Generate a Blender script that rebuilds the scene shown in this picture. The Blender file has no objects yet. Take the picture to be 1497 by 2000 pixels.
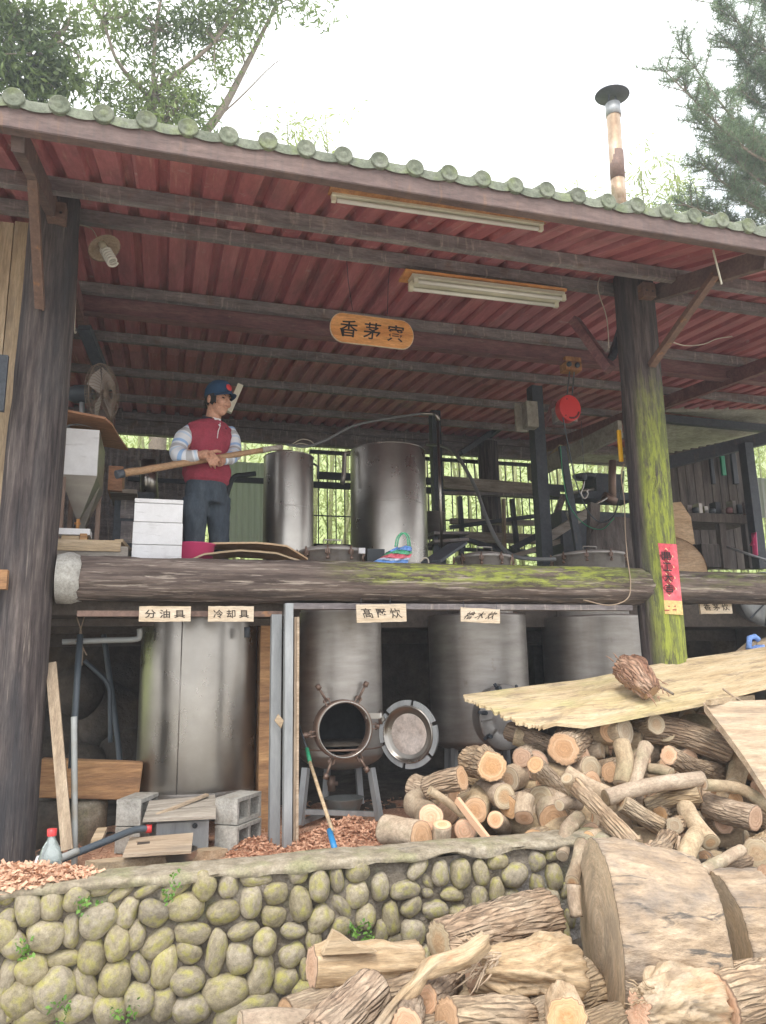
import bpy, bmesh, math, random
import numpy as np
from mathutils import Vector, Matrix, noise
PI = math.pi
S = bpy.context.scene
C = S.collection
# ---------------------------------------------------------------- camera
FPX = 1480.0
def _n(a): return a/np.linalg.norm(a)
_U = _n(np.array([-134., 7104., FPX]))
_X = np.array([5152., -205., FPX]); _X = _n(_X - _X.dot(_U)*_U)
_Y = np.cross(_X, _U)
if _Y[2] < 0: _Y = -_Y
RW = np.array([_X, _Y, _U])            # world axes written in camera axes (right, up, forward)
EYE = np.array([0., 0., 1.65])
cam = bpy.data.cameras.new('camera'); cam.sensor_fit = 'VERTICAL'; cam.sensor_height = 24
cam.lens = FPX/2000*24; cam.clip_start = .05; cam.clip_end = 600
co = bpy.data.objects.new('camera', cam); C.objects.link(co); S.camera = co
_r, _u, _f = RW[:, 0], RW[:, 1], RW[:, 2]
co.matrix_world = Matrix(((_r[0], _u[0], -_f[0], EYE[0]), (_r[1], _u[1], -_f[1], EYE[1]), (_r[2], _u[2], -_f[2], EYE[2]), (0, 0, 0, 1)))
def ray(px, py): return RW @ np.array([px-748.5, 1000-py, FPX])
def P(px, py, Y):
    d = ray(px, py); return Vector(EYE + d*(Y/d[1]))
def PZ(px, py, z):
    d = ray(px, py); return Vector(EYE + d*((z-1.65)/d[2]))
# ---------------------------------------------------------------- world, sun, exposure
SUN_EL, SUN_AZ = math.radians(58), math.radians(205)      # azimuth clockwise from +Y
w = bpy.data.worlds.new('World'); S.world = w; w.use_nodes = True
nt = w.node_tree; nt.nodes.clear()
o_ = nt.nodes.new('ShaderNodeOutputWorld'); bg = nt.nodes.new('ShaderNodeBackground')
sk = nt.nodes.new('ShaderNodeTexSky'); sk.sky_type = 'NISHITA'; sk.sun_disc = False
sk.sun_elevation = SUN_EL; sk.sun_rotation = SUN_AZ; sk.dust_density = 3
tc = nt.nodes.new('ShaderNodeTexCoord'); nz = nt.nodes.new('ShaderNodeTexNoise'); nz.inputs['Scale'].default_value = 2.2; nz.inputs['Detail'].default_value = 5
rp = nt.nodes.new('ShaderNodeValToRGB'); rp.color_ramp.elements[0].position = .3; rp.color_ramp.elements[1].position = .7
rp.color_ramp.elements[0].color = (8.6, 9.0, 9.6, 1); rp.color_ramp.elements[1].color = (11.2, 11.2, 11.2, 1)
mx = nt.nodes.new('ShaderNodeMix'); mx.data_type = 'RGBA'; mx.inputs[0].default_value = .88
L = nt.links.new
L(tc.outputs['Generated'], nz.inputs['Vector']); L(nz.outputs['Fac'], rp.inputs[0])
L(sk.outputs[0], mx.inputs[6]); L(rp.outputs[0], mx.inputs[7]); L(mx.outputs[2], bg.inputs[0])
bg.inputs[1].default_value = .12; L(bg.outputs[0], o_.inputs[0])
sl = bpy.data.lights.new('sun', 'SUN'); sl.energy = 1.3; sl.angle = math.radians(18); sl.color = (1, .95, .87)
so = bpy.data.objects.new('sun', sl); C.objects.link(so)
_d = Vector((math.sin(SUN_AZ)*math.cos(SUN_EL), math.cos(SUN_AZ)*math.cos(SUN_EL), math.sin(SUN_EL)))
so.rotation_euler = _d.to_track_quat('Z', 'Y').to_euler(); so.location = _d*30
S.view_settings.view_transform = 'Standard'; S.view_settings.look = 'None'
S.view_settings.exposure = 1.18; S.view_settings.gamma = 1; S.view_settings.use_curve_mapping = False
S.cycles.max_bounces = 10; S.cycles.diffuse_bounces = 6; S.cycles.glossy_bounces = 4
# ---------------------------------------------------------------- materials
def mat(name, stops, sc=(1, 1, 1), coord='obj', det=6, rough=.8, metal=0, bump=.25, bsc=None, bdist=.01, layers=(), vor=None,
        rnd=0, rings=0, spec=.4, rr=0, trans=0, emis=None, aniso=0, fine=None):
    m = bpy.data.materials.new(name); m.use_nodes = True
    t = m.node_tree; N = t.nodes.new; K = t.links.new
    b = t.nodes['Principled BSDF']
    def val(s, v): b.inputs[s].default_value = v
    val('Roughness', rough); val('Metallic', metal); val('Specular IOR Level', spec)
    if aniso: val('Anisotropic', aniso)
    if coord == 'lc':
        a = N('ShaderNodeAttribute'); a.attribute_name = 'lc'; vec = a.outputs['Vector']
    else:
        a = N('ShaderNodeTexCoord'); vec = a.outputs['Object']
    raw = vec
    oi = N('ShaderNodeObjectInfo')
    ad = N('ShaderNodeVectorMath'); ad.operation = 'ADD'
    ml = N('ShaderNodeMath'); ml.operation = 'MULTIPLY'; ml.inputs[1].default_value = 41
    K(oi.outputs['Random'], ml.inputs[0]); K(vec, ad.inputs[0]); K(ml.outputs[0], ad.inputs[1]); vec = ad.outputs[0]
    def nse(scale, detail=6, rg=.6, dist=0):
        mp = N('ShaderNodeMapping'); mp.inputs['Scale'].default_value = scale
        nn = N('ShaderNodeTexNoise'); nn.inputs['Scale'].default_value = 1; nn.inputs['Detail'].default_value = detail
        nn.inputs['Roughness'].default_value = rg; nn.inputs['Distortion'].default_value = dist
        K(vec, mp.inputs['Vector']); K(mp.outputs[0], nn.inputs['Vector']); return nn.outputs['Fac']
    def ramp(fac, st):
        r = N('ShaderNodeValToRGB'); e = r.color_ramp.elements
        while len(e) < len(st): e.new(.5)
        for k, (p, c) in enumerate(st): e[k].position = p; e[k].color = (*c, 1)
        K(fac, r.inputs[0]); return r.outputs[0]
    def rng(fac, lo, hi, a=0, z=1):
        r = N('ShaderNodeMapRange'); r.inputs[1].default_value = lo; r.inputs[2].default_value = hi
        r.inputs[3].default_value = a; r.inputs[4].default_value = z; K(fac, r.inputs[0]); return r.outputs[0]
    def mul(x, y):
        r = N('ShaderNodeMath'); r.operation = 'MULTIPLY'
        K(x, r.inputs[0])
        if isinstance(y, (int, float)): r.inputs[1].default_value = y
        else: K(y, r.inputs[1])
        return r.outputs[0]
    def mixc(f, c1, c2, blend='MIX'):
        r = N('ShaderNodeMix'); r.data_type = 'RGBA'; r.blend_type = blend; K(f, r.inputs[0]) if not isinstance(f, float) else setattr(r.inputs[0], 'default_value', f)
        K(c1, r.inputs[6])
        if isinstance(c2, tuple): r.inputs[7].default_value = (*c2, 1)
        else: K(c2, r.inputs[7])
        return r.outputs[2]
    if isinstance(stops[0], (int, float)): stops = [(.3, tuple(x*.85 for x in stops)), (.7, tuple(min(1, x*1.12) for x in stops))]
    base = nse(sc, det)
    h = base
    col = ramp(base, stops)
    if rings:
        sp = N('ShaderNodeSeparateXYZ'); K(raw, sp.inputs[0])
        nn = N('ShaderNodeTexNoise'); nn.inputs['Scale'].default_value = 9; K(vec, nn.inputs['Vector'])
        cb = N('ShaderNodeCombineXYZ'); K(sp.outputs[0], cb.inputs[0]); K(sp.outputs[1], cb.inputs[1])
        ln = N('ShaderNodeVectorMath'); ln.operation = 'LENGTH'; K(cb.outputs[0], ln.inputs[0])
        s1 = N('ShaderNodeMath'); s1.operation = 'MULTIPLY_ADD'; K(nn.outputs['Fac'], s1.inputs[0]); s1.inputs[1].default_value = .022; K(ln.outputs['Value'], s1.inputs[2])
        s2 = mul(s1.outputs[0], rings); s3 = N('ShaderNodeMath'); s3.operation = 'SINE'; K(s2, s3.inputs[0])
        rf = rng(s3.outputs[0], -.2, 1, 0, .22)
        col = mixc(rf, col, (.30, .17, .08))
        # heartwood darker, sapwood rim lighter (lc.z = r/R)
        hw = mul(rng(sp.outputs[2], .62, .4, 0, 1), rng(oi.outputs['Random'], 0, 1, .05, .55))
        col = mixc(hw, col, (.42, .22, .10))
        rim = rng(sp.outputs[2], .93, .97, 0, .75); col = mixc(rim, col, (.16, .11, .075))
    if rnd:
        hs = N('ShaderNodeHueSaturation'); hs.inputs['Value'].default_value = 1
        K(rng(oi.outputs['Random'], 0, 1, 1-rnd, 1+rnd), hs.inputs['Value']); K(col, hs.inputs['Color'])
        m2 = N('ShaderNodeMath'); m2.operation = 'FRACT'; K(mul(oi.outputs['Random'], 7.31), m2.inputs[0])
        K(rng(m2.outputs[0], 0, 1, 1-rnd*.8, 1+rnd*.6), hs.inputs['Saturation']); K(rng(m2.outputs[0], 0, 1, .5-rnd*.03, .5+rnd*.03), hs.inputs['Hue'])
        col = hs.outputs[0]
    for ly in layers:
        f = rng(nse(ly.get('sc', (3, 3, 3)), ly.get('det', 5), ly.get('rg', .6), ly.get('dist', 0)), ly['lo'], ly['hi'], 0, ly.get('amt', 1))
        if 'up' in ly:
            g = N('ShaderNodeNewGeometry'); sx = N('ShaderNodeSeparateXYZ'); K(g.outputs['Normal'], sx.inputs[0])
            f = mul(f, rng(sx.outputs[2], ly['up'][0], ly['up'][1]))
        if 'side' in ly:                                    # side of a trunk that moss or another tone is kept to (fixed to the thing)
            ax, a0, a1 = ly['side']; g = N('ShaderNodeNewGeometry'); sx = N('ShaderNodeSeparateXYZ'); K(g.outputs['Normal'], sx.inputs[0])
            f = mul(f, rng(sx.outputs[ax], a0, a1))
        if 'pos' in ly:
            for (ax, a0, a1) in ly['pos']:
                sx = N('ShaderNodeSeparateXYZ'); K(raw, sx.inputs[0]); f = mul(f, rng(sx.outputs[ax], a0, a1))
        col = mixc(f, col, ly['c'])
    if fine is None: fine = 0 if (trans or not bump) else (.07 if metal > .3 else .34)
    if fine:
        fs = tuple(x*5.5 for x in sc); fv = rng(nse(fs, 8, .78), .32, .68, 1-fine, 1+fine); cv_ = N('ShaderNodeCombineColor'); [K(fv, cv_.inputs[q]) for q in range(3)]
        mm = N('ShaderNodeMix'); mm.data_type = 'RGBA'; mm.blend_type = 'MULTIPLY'; mm.inputs[0].default_value = 1; K(col, mm.inputs[6]); K(cv_.outputs[0], mm.inputs[7]); col = mm.outputs[2]
    K(col, b.inputs['Base Color'])
    if rr: K(rng(nse(tuple(x*1.7 for x in sc)), .3, .7, rough-rr, rough+rr), b.inputs['Roughness'])
    if vor:
        mp = N('ShaderNodeMapping'); mp.inputs['Scale'].default_value = vor; K(vec, mp.inputs[0])
        vv = N('ShaderNodeTexVoronoi'); vv.feature = 'DISTANCE_TO_EDGE'; vv.inputs['Scale'].default_value = 1
        dn = N('ShaderNodeMix'); dn.data_type = 'VECTOR'; dn.inputs[0].default_value = .14
        nn2 = N('ShaderNodeTexNoise'); nn2.inputs['Scale'].default_value = 1.6; K(mp.outputs[0], nn2.inputs[0]); K(mp.outputs[0], dn.inputs[4]); K(nn2.outputs['Color'], dn.inputs[5])
        K(dn.outputs[1], vv.inputs['Vector'])
        vf = rng(vv.outputs['Distance'], 0, .22)
        col2 = mixc(rng(vf, 0, 1, .36, 0), col, (.12, .08, .055)); K(col2, b.inputs['Base Color'])
        hm = N('ShaderNodeMath'); hm.operation = 'ADD'; K(vf, hm.inputs[0]); K(mul(h, .6), hm.inputs[1]); h = hm.outputs[0]
    if bump:
        if bsc: h2 = nse(bsc, 8, .65)
        else: h2 = nse(tuple(x*3 for x in sc), 8, .65)
        hm = N('ShaderNodeMath'); hm.operation = 'ADD'; K(h, hm.inputs[0]); K(h2, hm.inputs[1])
        bp = N('ShaderNodeBump'); bp.inputs['Strength'].default_value = bump; bp.inputs['Distance'].default_value = bdist
        K(hm.outputs[0], bp.inputs['Height']); K(bp.outputs[0], b.inputs['Normal'])
    if trans: val('Transmission Weight', trans)
    if emis: val('Emission Color', (*emis[0], 1)); val('Emission Strength', emis[1])
    return m
def leafmat(name, a, b_, tr=.35):
    m = bpy.data.materials.new(name); m.use_nodes = True; t = m.node_tree; N = t.nodes.new; K = t.links.new
    b = t.nodes['Principled BSDF']; b.inputs['Roughness'].default_value = .55
    at = N('ShaderNodeAttribute'); at.attribute_name = 'lv'; r = N('ShaderNodeValToRGB')
    r.color_ramp.elements[0].color = (*a, 1); r.color_ramp.elements[1].color = (*b_, 1); K(at.outputs['Fac'], r.inputs[0]); K(r.outputs[0], b.inputs['Base Color'])
    tn = N('ShaderNodeBsdfTranslucent'); K(r.outputs[0], tn.inputs[0]); ms = N('ShaderNodeMixShader'); ms.inputs[0].default_value = tr
    K(b.outputs[0], ms.inputs[1]); K(tn.outputs[0], ms.inputs[2]); K(ms.outputs[0], t.nodes['Material Output'].inputs[0]); return m
def ramp3(a, b_, c): return [(.28, a), (.5, b_), (.72, c)]
MOSS = (.33, .37, .065); MOSS2 = (.20, .23, .06)
M = {}
M['post'] = mat('old_timber', [(.28, (.022, .018, .018)), (.45, (.07, .055, .053)), (.62, (.135, .11, .10)), (.8, (.24, .20, .185))], (32, 32, 2.2), rough=.9, bump=.8, bsc=(110, 110, 7), bdist=.012,
    layers=[dict(c=(.045, .045, .05), sc=(5, 5, .9), lo=.45, hi=.62, amt=.75), dict(c=(.32, .27, .23), sc=(60, 60, 2), lo=.62, hi=.72, amt=.6)])
M['post_moss'] = mat('mossy_timber', [(.28, (.022, .018, .018)), (.45, (.07, .055, .053)), (.62, (.135, .11, .10)), (.8, (.24, .20, .185))], (32, 32, 2.2), rough=.9, bump=.8, bsc=(110, 110, 7), bdist=.012,
    layers=[dict(c=(.045, .045, .05), sc=(5, 5, .9), lo=.45, hi=.62, amt=.75), dict(c=MOSS2, sc=(14, 14, 2.4), rg=.75, lo=.36, hi=.52, amt=.75, side=(1, -.35, -.75), pos=[(2, 3.0, 2.4)]),
            dict(c=MOSS, sc=(30, 30, 5), rg=.78, lo=.45, hi=.56, amt=.9, side=(1, -.55, -.85), pos=[(2, 3.1, 2.2)]), dict(c=MOSS, sc=(26, 26, 4), rg=.78, lo=.42, hi=.53, amt=.8, side=(0, .1, .6), pos=[(2, 1.7, 1.1)])])
M['logbeam'] = mat('beam_log_timber', [(.25, (.035, .027, .024)), (.45, (.095, .07, .06)), (.6, (.17, .13, .11)), (.8, (.30, .24, .20))], (1.6, 24, 24), rough=.9, bump=.8, bsc=(5, 80, 80), bdist=.014,
    layers=[dict(c=(.44, .37, .31), sc=(3, 55, 55), lo=.56, hi=.64, amt=.8), dict(c=MOSS2, sc=(3, 12, 12), rg=.7, lo=.42, hi=.56, amt=.6, side=(2, -.15, .35), pos=[(0, -.45, .1)]),
            dict(c=MOSS, sc=(7, 34, 34), rg=.75, lo=.475, hi=.57, amt=.85, side=(2, -.3, .25), pos=[(0, -.4, .15), (0, 1.75, 1.6)]),
            dict(c=(.03, .03, .03), sc=(2, 9, 9), lo=.4, hi=.6, amt=.7, side=(2, -.3, -.8))])  # last layer: darker towards faces turned down
M['fascia'] = mat('brown_painted_metal', [(.3, (.11, .075, .07)), (.7, (.18, .125, .11))], (2, 8, 8), rough=.75, bump=.1, layers=[dict(c=(.27, .15, .08), sc=(25, 3, 3), lo=.6, hi=.75, amt=.6), dict(c=(.09, .08, .08), sc=(40, 3, 3), lo=.5, hi=.8, amt=.6)])
M['brownsteel'] = mat('brown_painted_steel', (.17, .105, .08), (6, 6, 6), rough=.6, bump=.1, layers=[dict(c=(.36, .17, .07), sc=(14, 14, 14), lo=.6, hi=.72, amt=.7)])
M['greysteel'] = mat('grimy_grey_steel', ramp3((.13, .11, .11), (.20, .175, .175), (.30, .265, .25)), (3, 14, 14), rough=.75, bump=.15, layers=[dict(c=(.42, .37, .31), sc=(34, 5, 5), lo=.56, hi=.70, amt=.7), dict(c=(.17, .09, .06), sc=(6, 6, 6), lo=.55, hi=.7, amt=.5)])
M['redsteel'] = mat('dark_red_steel', ramp3((.14, .065, .07), (.21, .10, .10), (.27, .15, .14)), (2, 10, 10), rough=.65, bump=.1, layers=[dict(c=(.3, .22, .18), sc=(12, 2, 30), lo=.64, hi=.75, amt=.6)])
M['darksteel'] = mat('dark_steel', (.06, .068, .08), (6, 6, 6), rough=.6, bump=.15, layers=[dict(c=(.12, .09, .07), sc=(12, 12, 4), lo=.6, hi=.75, amt=.5)])
M['sheet'] = mat('red_corrugated_metal', ramp3((.36, .115, .13), (.46, .155, .17), (.53, .21, .21)), (9, 1.0, 3), fine=.15, rough=.62, bump=.08, rnd=.1,
    layers=[dict(c=(.62, .38, .30), sc=(40, 1.4, 5), lo=.58, hi=.70, amt=.5), dict(c=(.20, .09, .10), sc=(5, 1.1, 3), lo=.52, hi=.7, amt=.6), dict(c=(.55, .48, .42), sc=(7, 7, 7), lo=.64, hi=.74, amt=.5)])
M['tile'] = mat('green_grey_roof_tile', ramp3((.09, .105, .075), (.15, .165, .12), (.21, .22, .175)), (14, 14, 14), rough=.85, bump=.25, rnd=.12, layers=[dict(c=(.20, .24, .09), sc=(9, 9, 9), lo=.5, hi=.68, amt=.5), dict(c=(.08, .09, .07), sc=(20, 20, 20), lo=.6, hi=.75, amt=.5)])
M['steel'] = mat('stainless_steel', ramp3((.25, .23, .205), (.32, .295, .265), (.41, .38, .34)), (2.2, 2.2, 2.2), rough=.29, metal=1, bump=.012, bsc=(4, 4, 60), bdist=.001, fine=.025, rr=.04, aniso=.4,
    layers=[dict(c=(.28, .24, .19), sc=(5, 5, 1.2), lo=.5, hi=.85, amt=.25)])
M['steel_dull'] = mat('weathered_stainless_steel', ramp3((.30, .275, .25), (.37, .34, .31), (.44, .41, .375)), (3, 3, 14), rough=.47, metal=.9, bump=.02, bsc=(3, 3, 40), bdist=.001, fine=.04, rr=.06,
    layers=[dict(c=(.22, .17, .13), sc=(6, 6, 1.2), lo=.5, hi=.8, amt=.4), dict(c=(.2, .14, .10), sc=(14, 14, 9), lo=.66, hi=.78, amt=.5)])
M['steel_rust'] = mat('rust_stained_steel', (.26, .18, .14), (8, 8, 8), rough=.5, metal=.6, bump=.1)
M['galv'] = mat('galvanised_steel', ramp3((.26, .27, .275), (.34, .35, .355), (.43, .44, .44)), (14, 14, 3), rough=.55, metal=.55, bump=.05)
M['zincdark'] = mat('dull_zinc_bowl', (.22, .23, .22), (8, 8, 8), rough=.55, metal=.5, bump=.05)
M['concrete'] = mat('mossy_concrete', ramp3((.18, .15, .105), (.30, .255, .185), (.42, .37, .29)), (17, 17, 17), rough=.95, bump=.5, bsc=(60, 60, 60), layers=[dict(c=(.24, .25, .11), sc=(5, 5, 5), lo=.5, hi=.66, amt=.55), dict(c=(.10, .09, .075), sc=(11, 11, 11), lo=.58, hi=.7, amt=.6)])
M['mortar'] = mat('crumbling_mortar', ramp3((.12, .098, .075), (.21, .178, .138), (.32, .28, .23)), (16, 16, 16), rough=1, bump=.9, bsc=(70, 70, 70), bdist=.02, layers=[dict(c=(.45, .43, .42), sc=(2.2, 2, 2), lo=.56, hi=.66, amt=.6, pos=[(0, 1.3, 1.6)]), dict(c=(.10, .13, .04), sc=(4, 4, 4), lo=.55, hi=.68, amt=.6)])
M['stone'] = mat('river_stone', ramp3((.20, .168, .11), (.30, .255, .175), (.39, .34, .245)), (3.2, 3.2, 3.2), rough=.88, bump=.3, bsc=(30, 30, 30), bdist=.006, rnd=.2,
    layers=[dict(c=(.38, .36, .07), sc=(1.4, 1.4, 1.4), lo=.48, hi=.68, amt=.65), dict(c=(.13, .11, .085), sc=(4, 4, 4), lo=.58, hi=.74, amt=.55), dict(c=(.42, .40, .34), sc=(22, 22, 22), lo=.66, hi=.74, amt=.4)])
M['soil'] = mat('dark_earth_floor', ramp3((.05, .04, .03), (.10, .08, .06), (.17, .14, .11)), (5, 5, 5), rough=1, bump=.8, bsc=(50, 50, 50), bdist=.02)
M['yard'] = mat('bounce_pale_yard', ramp3((.36, .33, .28), (.44, .41, .35), (.52, .49, .43)), (.8, .8, .8), rough=1, bump=.6, bsc=(18, 18, 18), bdist=.03, layers=[dict(c=(.20, .21, .10), sc=(.5, .5, .5), lo=.56, hi=.66, amt=.5)])  # unseen forecourt, made pale to bounce light up to the ceiling
M['slab'] = mat('dark_floor_boards', (.11, .09, .075), (4, 4, 4), rough=.9, bump=.3)
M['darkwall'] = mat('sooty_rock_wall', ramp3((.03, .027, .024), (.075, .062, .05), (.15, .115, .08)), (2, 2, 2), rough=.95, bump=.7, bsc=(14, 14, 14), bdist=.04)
BST = [(.3, (.25, .17, .10)), (.5, (.40, .29, .185)), (.7, (.52, .40, .27))]
M['bark_rough'] = mat('fissured_bark', [(.3, (.27, .175, .105)), (.5, (.43, .30, .19)), (.7, (.54, .41, .28))], (16, 16, 5), 'lc', rough=.95, bump=1, bsc=(60, 60, 16), bdist=.01, vor=(62, 62, 8), rnd=.14, layers=[dict(c=(.50, .40, .29), sc=(4, 4, 3), lo=.45, hi=.65, amt=.6)])
M['bark_grey'] = mat('grey_brown_bark', BST, (14, 14, 7), 'lc', rough=.92, bump=.8, bsc=(60, 60, 22), bdist=.008, vor=(70, 70, 12), rnd=.18, layers=[dict(c=(.44, .36, .26), sc=(6, 6, 3), lo=.45, hi=.65, amt=.7), dict(c=(.20, .13, .08), sc=(9, 9, 6), lo=.6, hi=.72, amt=.5)])
M['bark_smooth'] = mat('smooth_branch_bark', [(.3, (.28, .20, .13)), (.5, (.40, .305, .205)), (.7, (.50, .40, .28))], (16, 16, 9), 'lc', rough=.88, bump=.45, bsc=(50, 50, 60), bdist=.005, rnd=.18, layers=[dict(c=(.20, .21, .12), sc=(5, 5, 3), lo=.55, hi=.7, amt=.5), dict(c=(.5, .43, .34), sc=(12, 12, 7), lo=.6, hi=.72, amt=.5), dict(c=(.13, .10, .07), sc=(30, 30, 90), lo=.66, hi=.74, amt=.6)])
M['bare'] = mat('weathered_bare_wood', [(.3, (.30, .20, .115)), (.5, (.46, .335, .21)), (.7, (.58, .45, .31))], (34, 34, 4), 'lc', rough=.85, bump=.5, bsc=(70, 70, 7), bdist=.008, rnd=.08, layers=[dict(c=(.34, .30, .25), sc=(5, 5, 1.5), lo=.52, hi=.68, amt=.6), dict(c=(.62, .27, .13), sc=(3.5, 3.5, 2.5), lo=.62, hi=.74, amt=.6), dict(c=(.10, .09, .08), sc=(30, 30, 6), lo=.66, hi=.74, amt=.7)])
M['giant'] = mat('giant_log_side', [(.3, (.27, .195, .13)), (.5, (.40, .30, .205)), (.7, (.50, .39, .28))], (9, 9, 2.6), 'lc', rough=.9, bump=.9, bsc=(24, 24, 9), bdist=.02, layers=[dict(c=(.21, .18, .155), sc=(5, 5, 4), lo=.46, hi=.62, amt=.75), dict(c=(.08, .075, .07), sc=(26, 26, 2.5), lo=.585, hi=.66, amt=.85, dist=.8), dict(c=(.66, .56, .44), sc=(7, 7, 4), lo=.6, hi=.72, amt=.5)])
M['cut'] = mat('sawn_log_end', [(.3, (.42, .25, .14)), (.5, (.53, .335, .20)), (.7, (.61, .41, .27))], (7, 7, 7), 'lc', rough=.8, bump=.15, rnd=.16, rings=360)
M['cut_grey'] = mat('weathered_log_end', [(.3, (.36, .28, .19)), (.5, (.44, .36, .25)), (.7, (.52, .43, .31))], (9, 9, 9), 'lc', rough=.88, bump=.2, rnd=.12, rings=300)
M['cut_red'] = mat('fresh_reddish_log_end', [(.3, (.66, .36, .22)), (.5, (.74, .46, .30)), (.7, (.78, .54, .37))], (7, 7, 7), 'lc', rough=.8, bump=.15, rnd=.1, rings=420)
M['giantcut'] = mat('giant_sawn_face', [(.3, (.48, .36, .23)), (.5, (.56, .43, .29)), (.7, (.62, .50, .35))], (7, 1.2, 7), 'lc', rough=.85, bump=.25, bsc=(60, 4, 60), bdist=.004, layers=[dict(c=(.27, .225, .17), sc=(5, 1.4, 3), lo=.45, hi=.62, amt=.6), dict(c=(.6, .48, .32), sc=(30, 3, 3), lo=.55, hi=.65, amt=.4)])
M['ply'] = mat('weathered_plywood', [(.3, (.40, .29, .165)), (.5, (.52, .40, .245)), (.7, (.60, .49, .33))], (1.6, 16, 16), rough=.9, bump=.35, bsc=(4, 50, 50), layers=[dict(c=(.44, .44, .18), sc=(2, 3, 3), lo=.45, hi=.62, amt=.5, pos=[(0, .35, -.6)]), dict(c=(.24, .18, .13), sc=(5, 12, 12), rg=.7, lo=.53, hi=.66, amt=.75), dict(c=(.16, .11, .07), sc=(30, 40, 40), lo=.66, hi=.72, amt=.7)])
M['plank'] = mat('sawn_plank', [(.3, (.31, .22, .135)), (.5, (.42, .315, .205)), (.7, (.51, .40, .28))], (2, 26, 26), rough=.88, bump=.35, rnd=.12, layers=[dict(c=(.24, .20, .16), sc=(3, 12, 12), lo=.55, hi=.7, amt=.6)])
M['planky'] = mat('upright_sawn_plank', [(.3, (.30, .22, .15)), (.5, (.42, .32, .22)), (.7, (.52, .41, .29))], (26, 26, 2), rough=.88, bump=.35, rnd=.12, layers=[dict(c=(.2, .16, .13), sc=(9, 9, 2), lo=.55, hi=.7, amt=.6)])
M['greyplank'] = mat('greyed_plank', [(.3, (.20, .17, .14)), (.5, (.32, .28, .23)), (.7, (.42, .37, .31))], (3, 26, 26), rough=.92, bump=.45, rnd=.12)
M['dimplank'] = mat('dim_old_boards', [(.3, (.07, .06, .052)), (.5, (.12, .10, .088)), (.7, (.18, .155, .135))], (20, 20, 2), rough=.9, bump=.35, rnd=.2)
M['leaf_fern'] = leafmat('fern_green', (.08, .19, .03), (.20, .38, .07), .3)
M['lidsteel'] = mat('grey_lid_metal', ramp3((.30, .28, .26), (.38, .355, .33), (.46, .43, .40)), (6, 6, 6), rough=.5, metal=.35, bump=.05, layers=[dict(c=(.2, .15, .12), sc=(9, 9, 9), lo=.55, hi=.7, amt=.5)])
M['inner_shade'] = mat('still_inner_shade', (.035, .035, .035), (4, 4, 4), rough=.7, metal=.2, bump=.2)  # near-black tone standing in for shade inside the open still
M['orangeplank'] = mat('orange_brown_slab', [(.3, (.17, .09, .05)), (.5, (.35, .19, .09)), (.7, (.48, .28, .13))], (1.8, 14, 14), rough=.85, bump=.5)
M['lightwood'] = mat('pale_sign_wood', [(.3, (.52, .40, .27)), (.6, (.64, .53, .40)), (.8, (.70, .60, .48))], (3, 3, 26), rough=.8, bump=.2)
M['signwood'] = mat('varnished_orange_wood', [(.3, (.50, .20, .06)), (.5, (.64, .30, .10)), (.7, (.70, .37, .15))], (2.5, 3, 16), rough=.5, bump=.1)
M['ink'] = mat('black_ink', (.02, .02, .022), rough=.7, bump=0)
M['inkbrown'] = mat('dark_brown_ink', (.06, .045, .035), rough=.8, bump=0)
M['block'] = mat('cinder_block', ramp3((.28, .265, .235), (.38, .365, .33), (.46, .445, .41)), (12, 12, 12), rough=.97, bump=.5, bsc=(90, 90, 90), layers=[dict(c=(.25, .20, .15), sc=(5, 5, 5), lo=.55, hi=.7, amt=.5)])
M['pvc'] = mat('grey_plastic_pipe', (.33, .34, .33), (5, 5, 5), rough=.5, bump=0, layers=[dict(c=(.26, .21, .14), sc=(9, 9, 9), lo=.5, hi=.7, amt=.5)])
M['darkpipe'] = mat('dark_grey_pipe', (.07, .085, .10), (5, 5, 5), rough=.45, bump=0)
M['hose'] = mat('black_hose', (.03, .035, .04), rough=.4, bump=0)
M['white'] = mat('dirty_white_paint', ramp3((.64, .62, .62), (.72, .71, .71), (.78, .77, .78)), (6, 6, 6), fine=.05, rough=.8, bump=.15, layers=[dict(c=(.33, .31, .30), sc=(4, 4, 22), lo=.6, hi=.74, amt=.6)])
M['lampwhite'] = mat('yellowed_white_enamel', (.66, .63, .50), (5, 5, 5), rough=.45, bump=0)
M['tube'] = mat('unlit_glass_tube', (.72, .70, .64), rough=.25, bump=0)
M['rustboard'] = mat('rusty_lamp_board', ramp3((.16, .08, .05), (.36, .17, .07), (.55, .30, .13)), (9, 9, 5), rough=.8, bump=.2)
M['redplastic'] = mat('red_plastic', (.62, .05, .05), rough=.35, bump=0)
M['yellow'] = mat('yellow_plastic', (.75, .40, .02), rough=.4, bump=0)
M['pink'] = mat('pink_plastic', (.68, .07, .20), rough=.35, bump=0)
M['chips'] = mat('red_wood_chips', [(.28, (.24, .10, .06)), (.5, (.50, .27, .17)), (.72, (.70, .48, .33))], (70, 70, 70), rough=.9, bump=.3)
M['brush_blue'] = mat('blue_tape', (.03, .22, .48), rough=.4, bump=0)
M['green_pl'] = mat('green_tape', (.03, .28, .14), rough=.4, bump=0)
M['rope'] = mat('old_cord', (.33, .25, .18), rough=.9, bump=0)
M['wire_white'] = mat('pale_cable', (.50, .44, .36), rough=.6, bump=0)
M['beige_roof'] = mat('dusty_beige_sheet', ramp3((.24, .22, .18), (.32, .30, .25), (.40, .38, .33)), (3, 3, 3), rough=.8, bump=.1)
M['whitesheet'] = leafmat('translucent_corrugated_plastic', (.62, .66, .60), (.70, .74, .68), .6)
M['whitesheet_opaque'] = mat('white_corrugated_sheet', (.60, .64, .58), (3, 3, 3), rough=.7, bump=.05)
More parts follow.
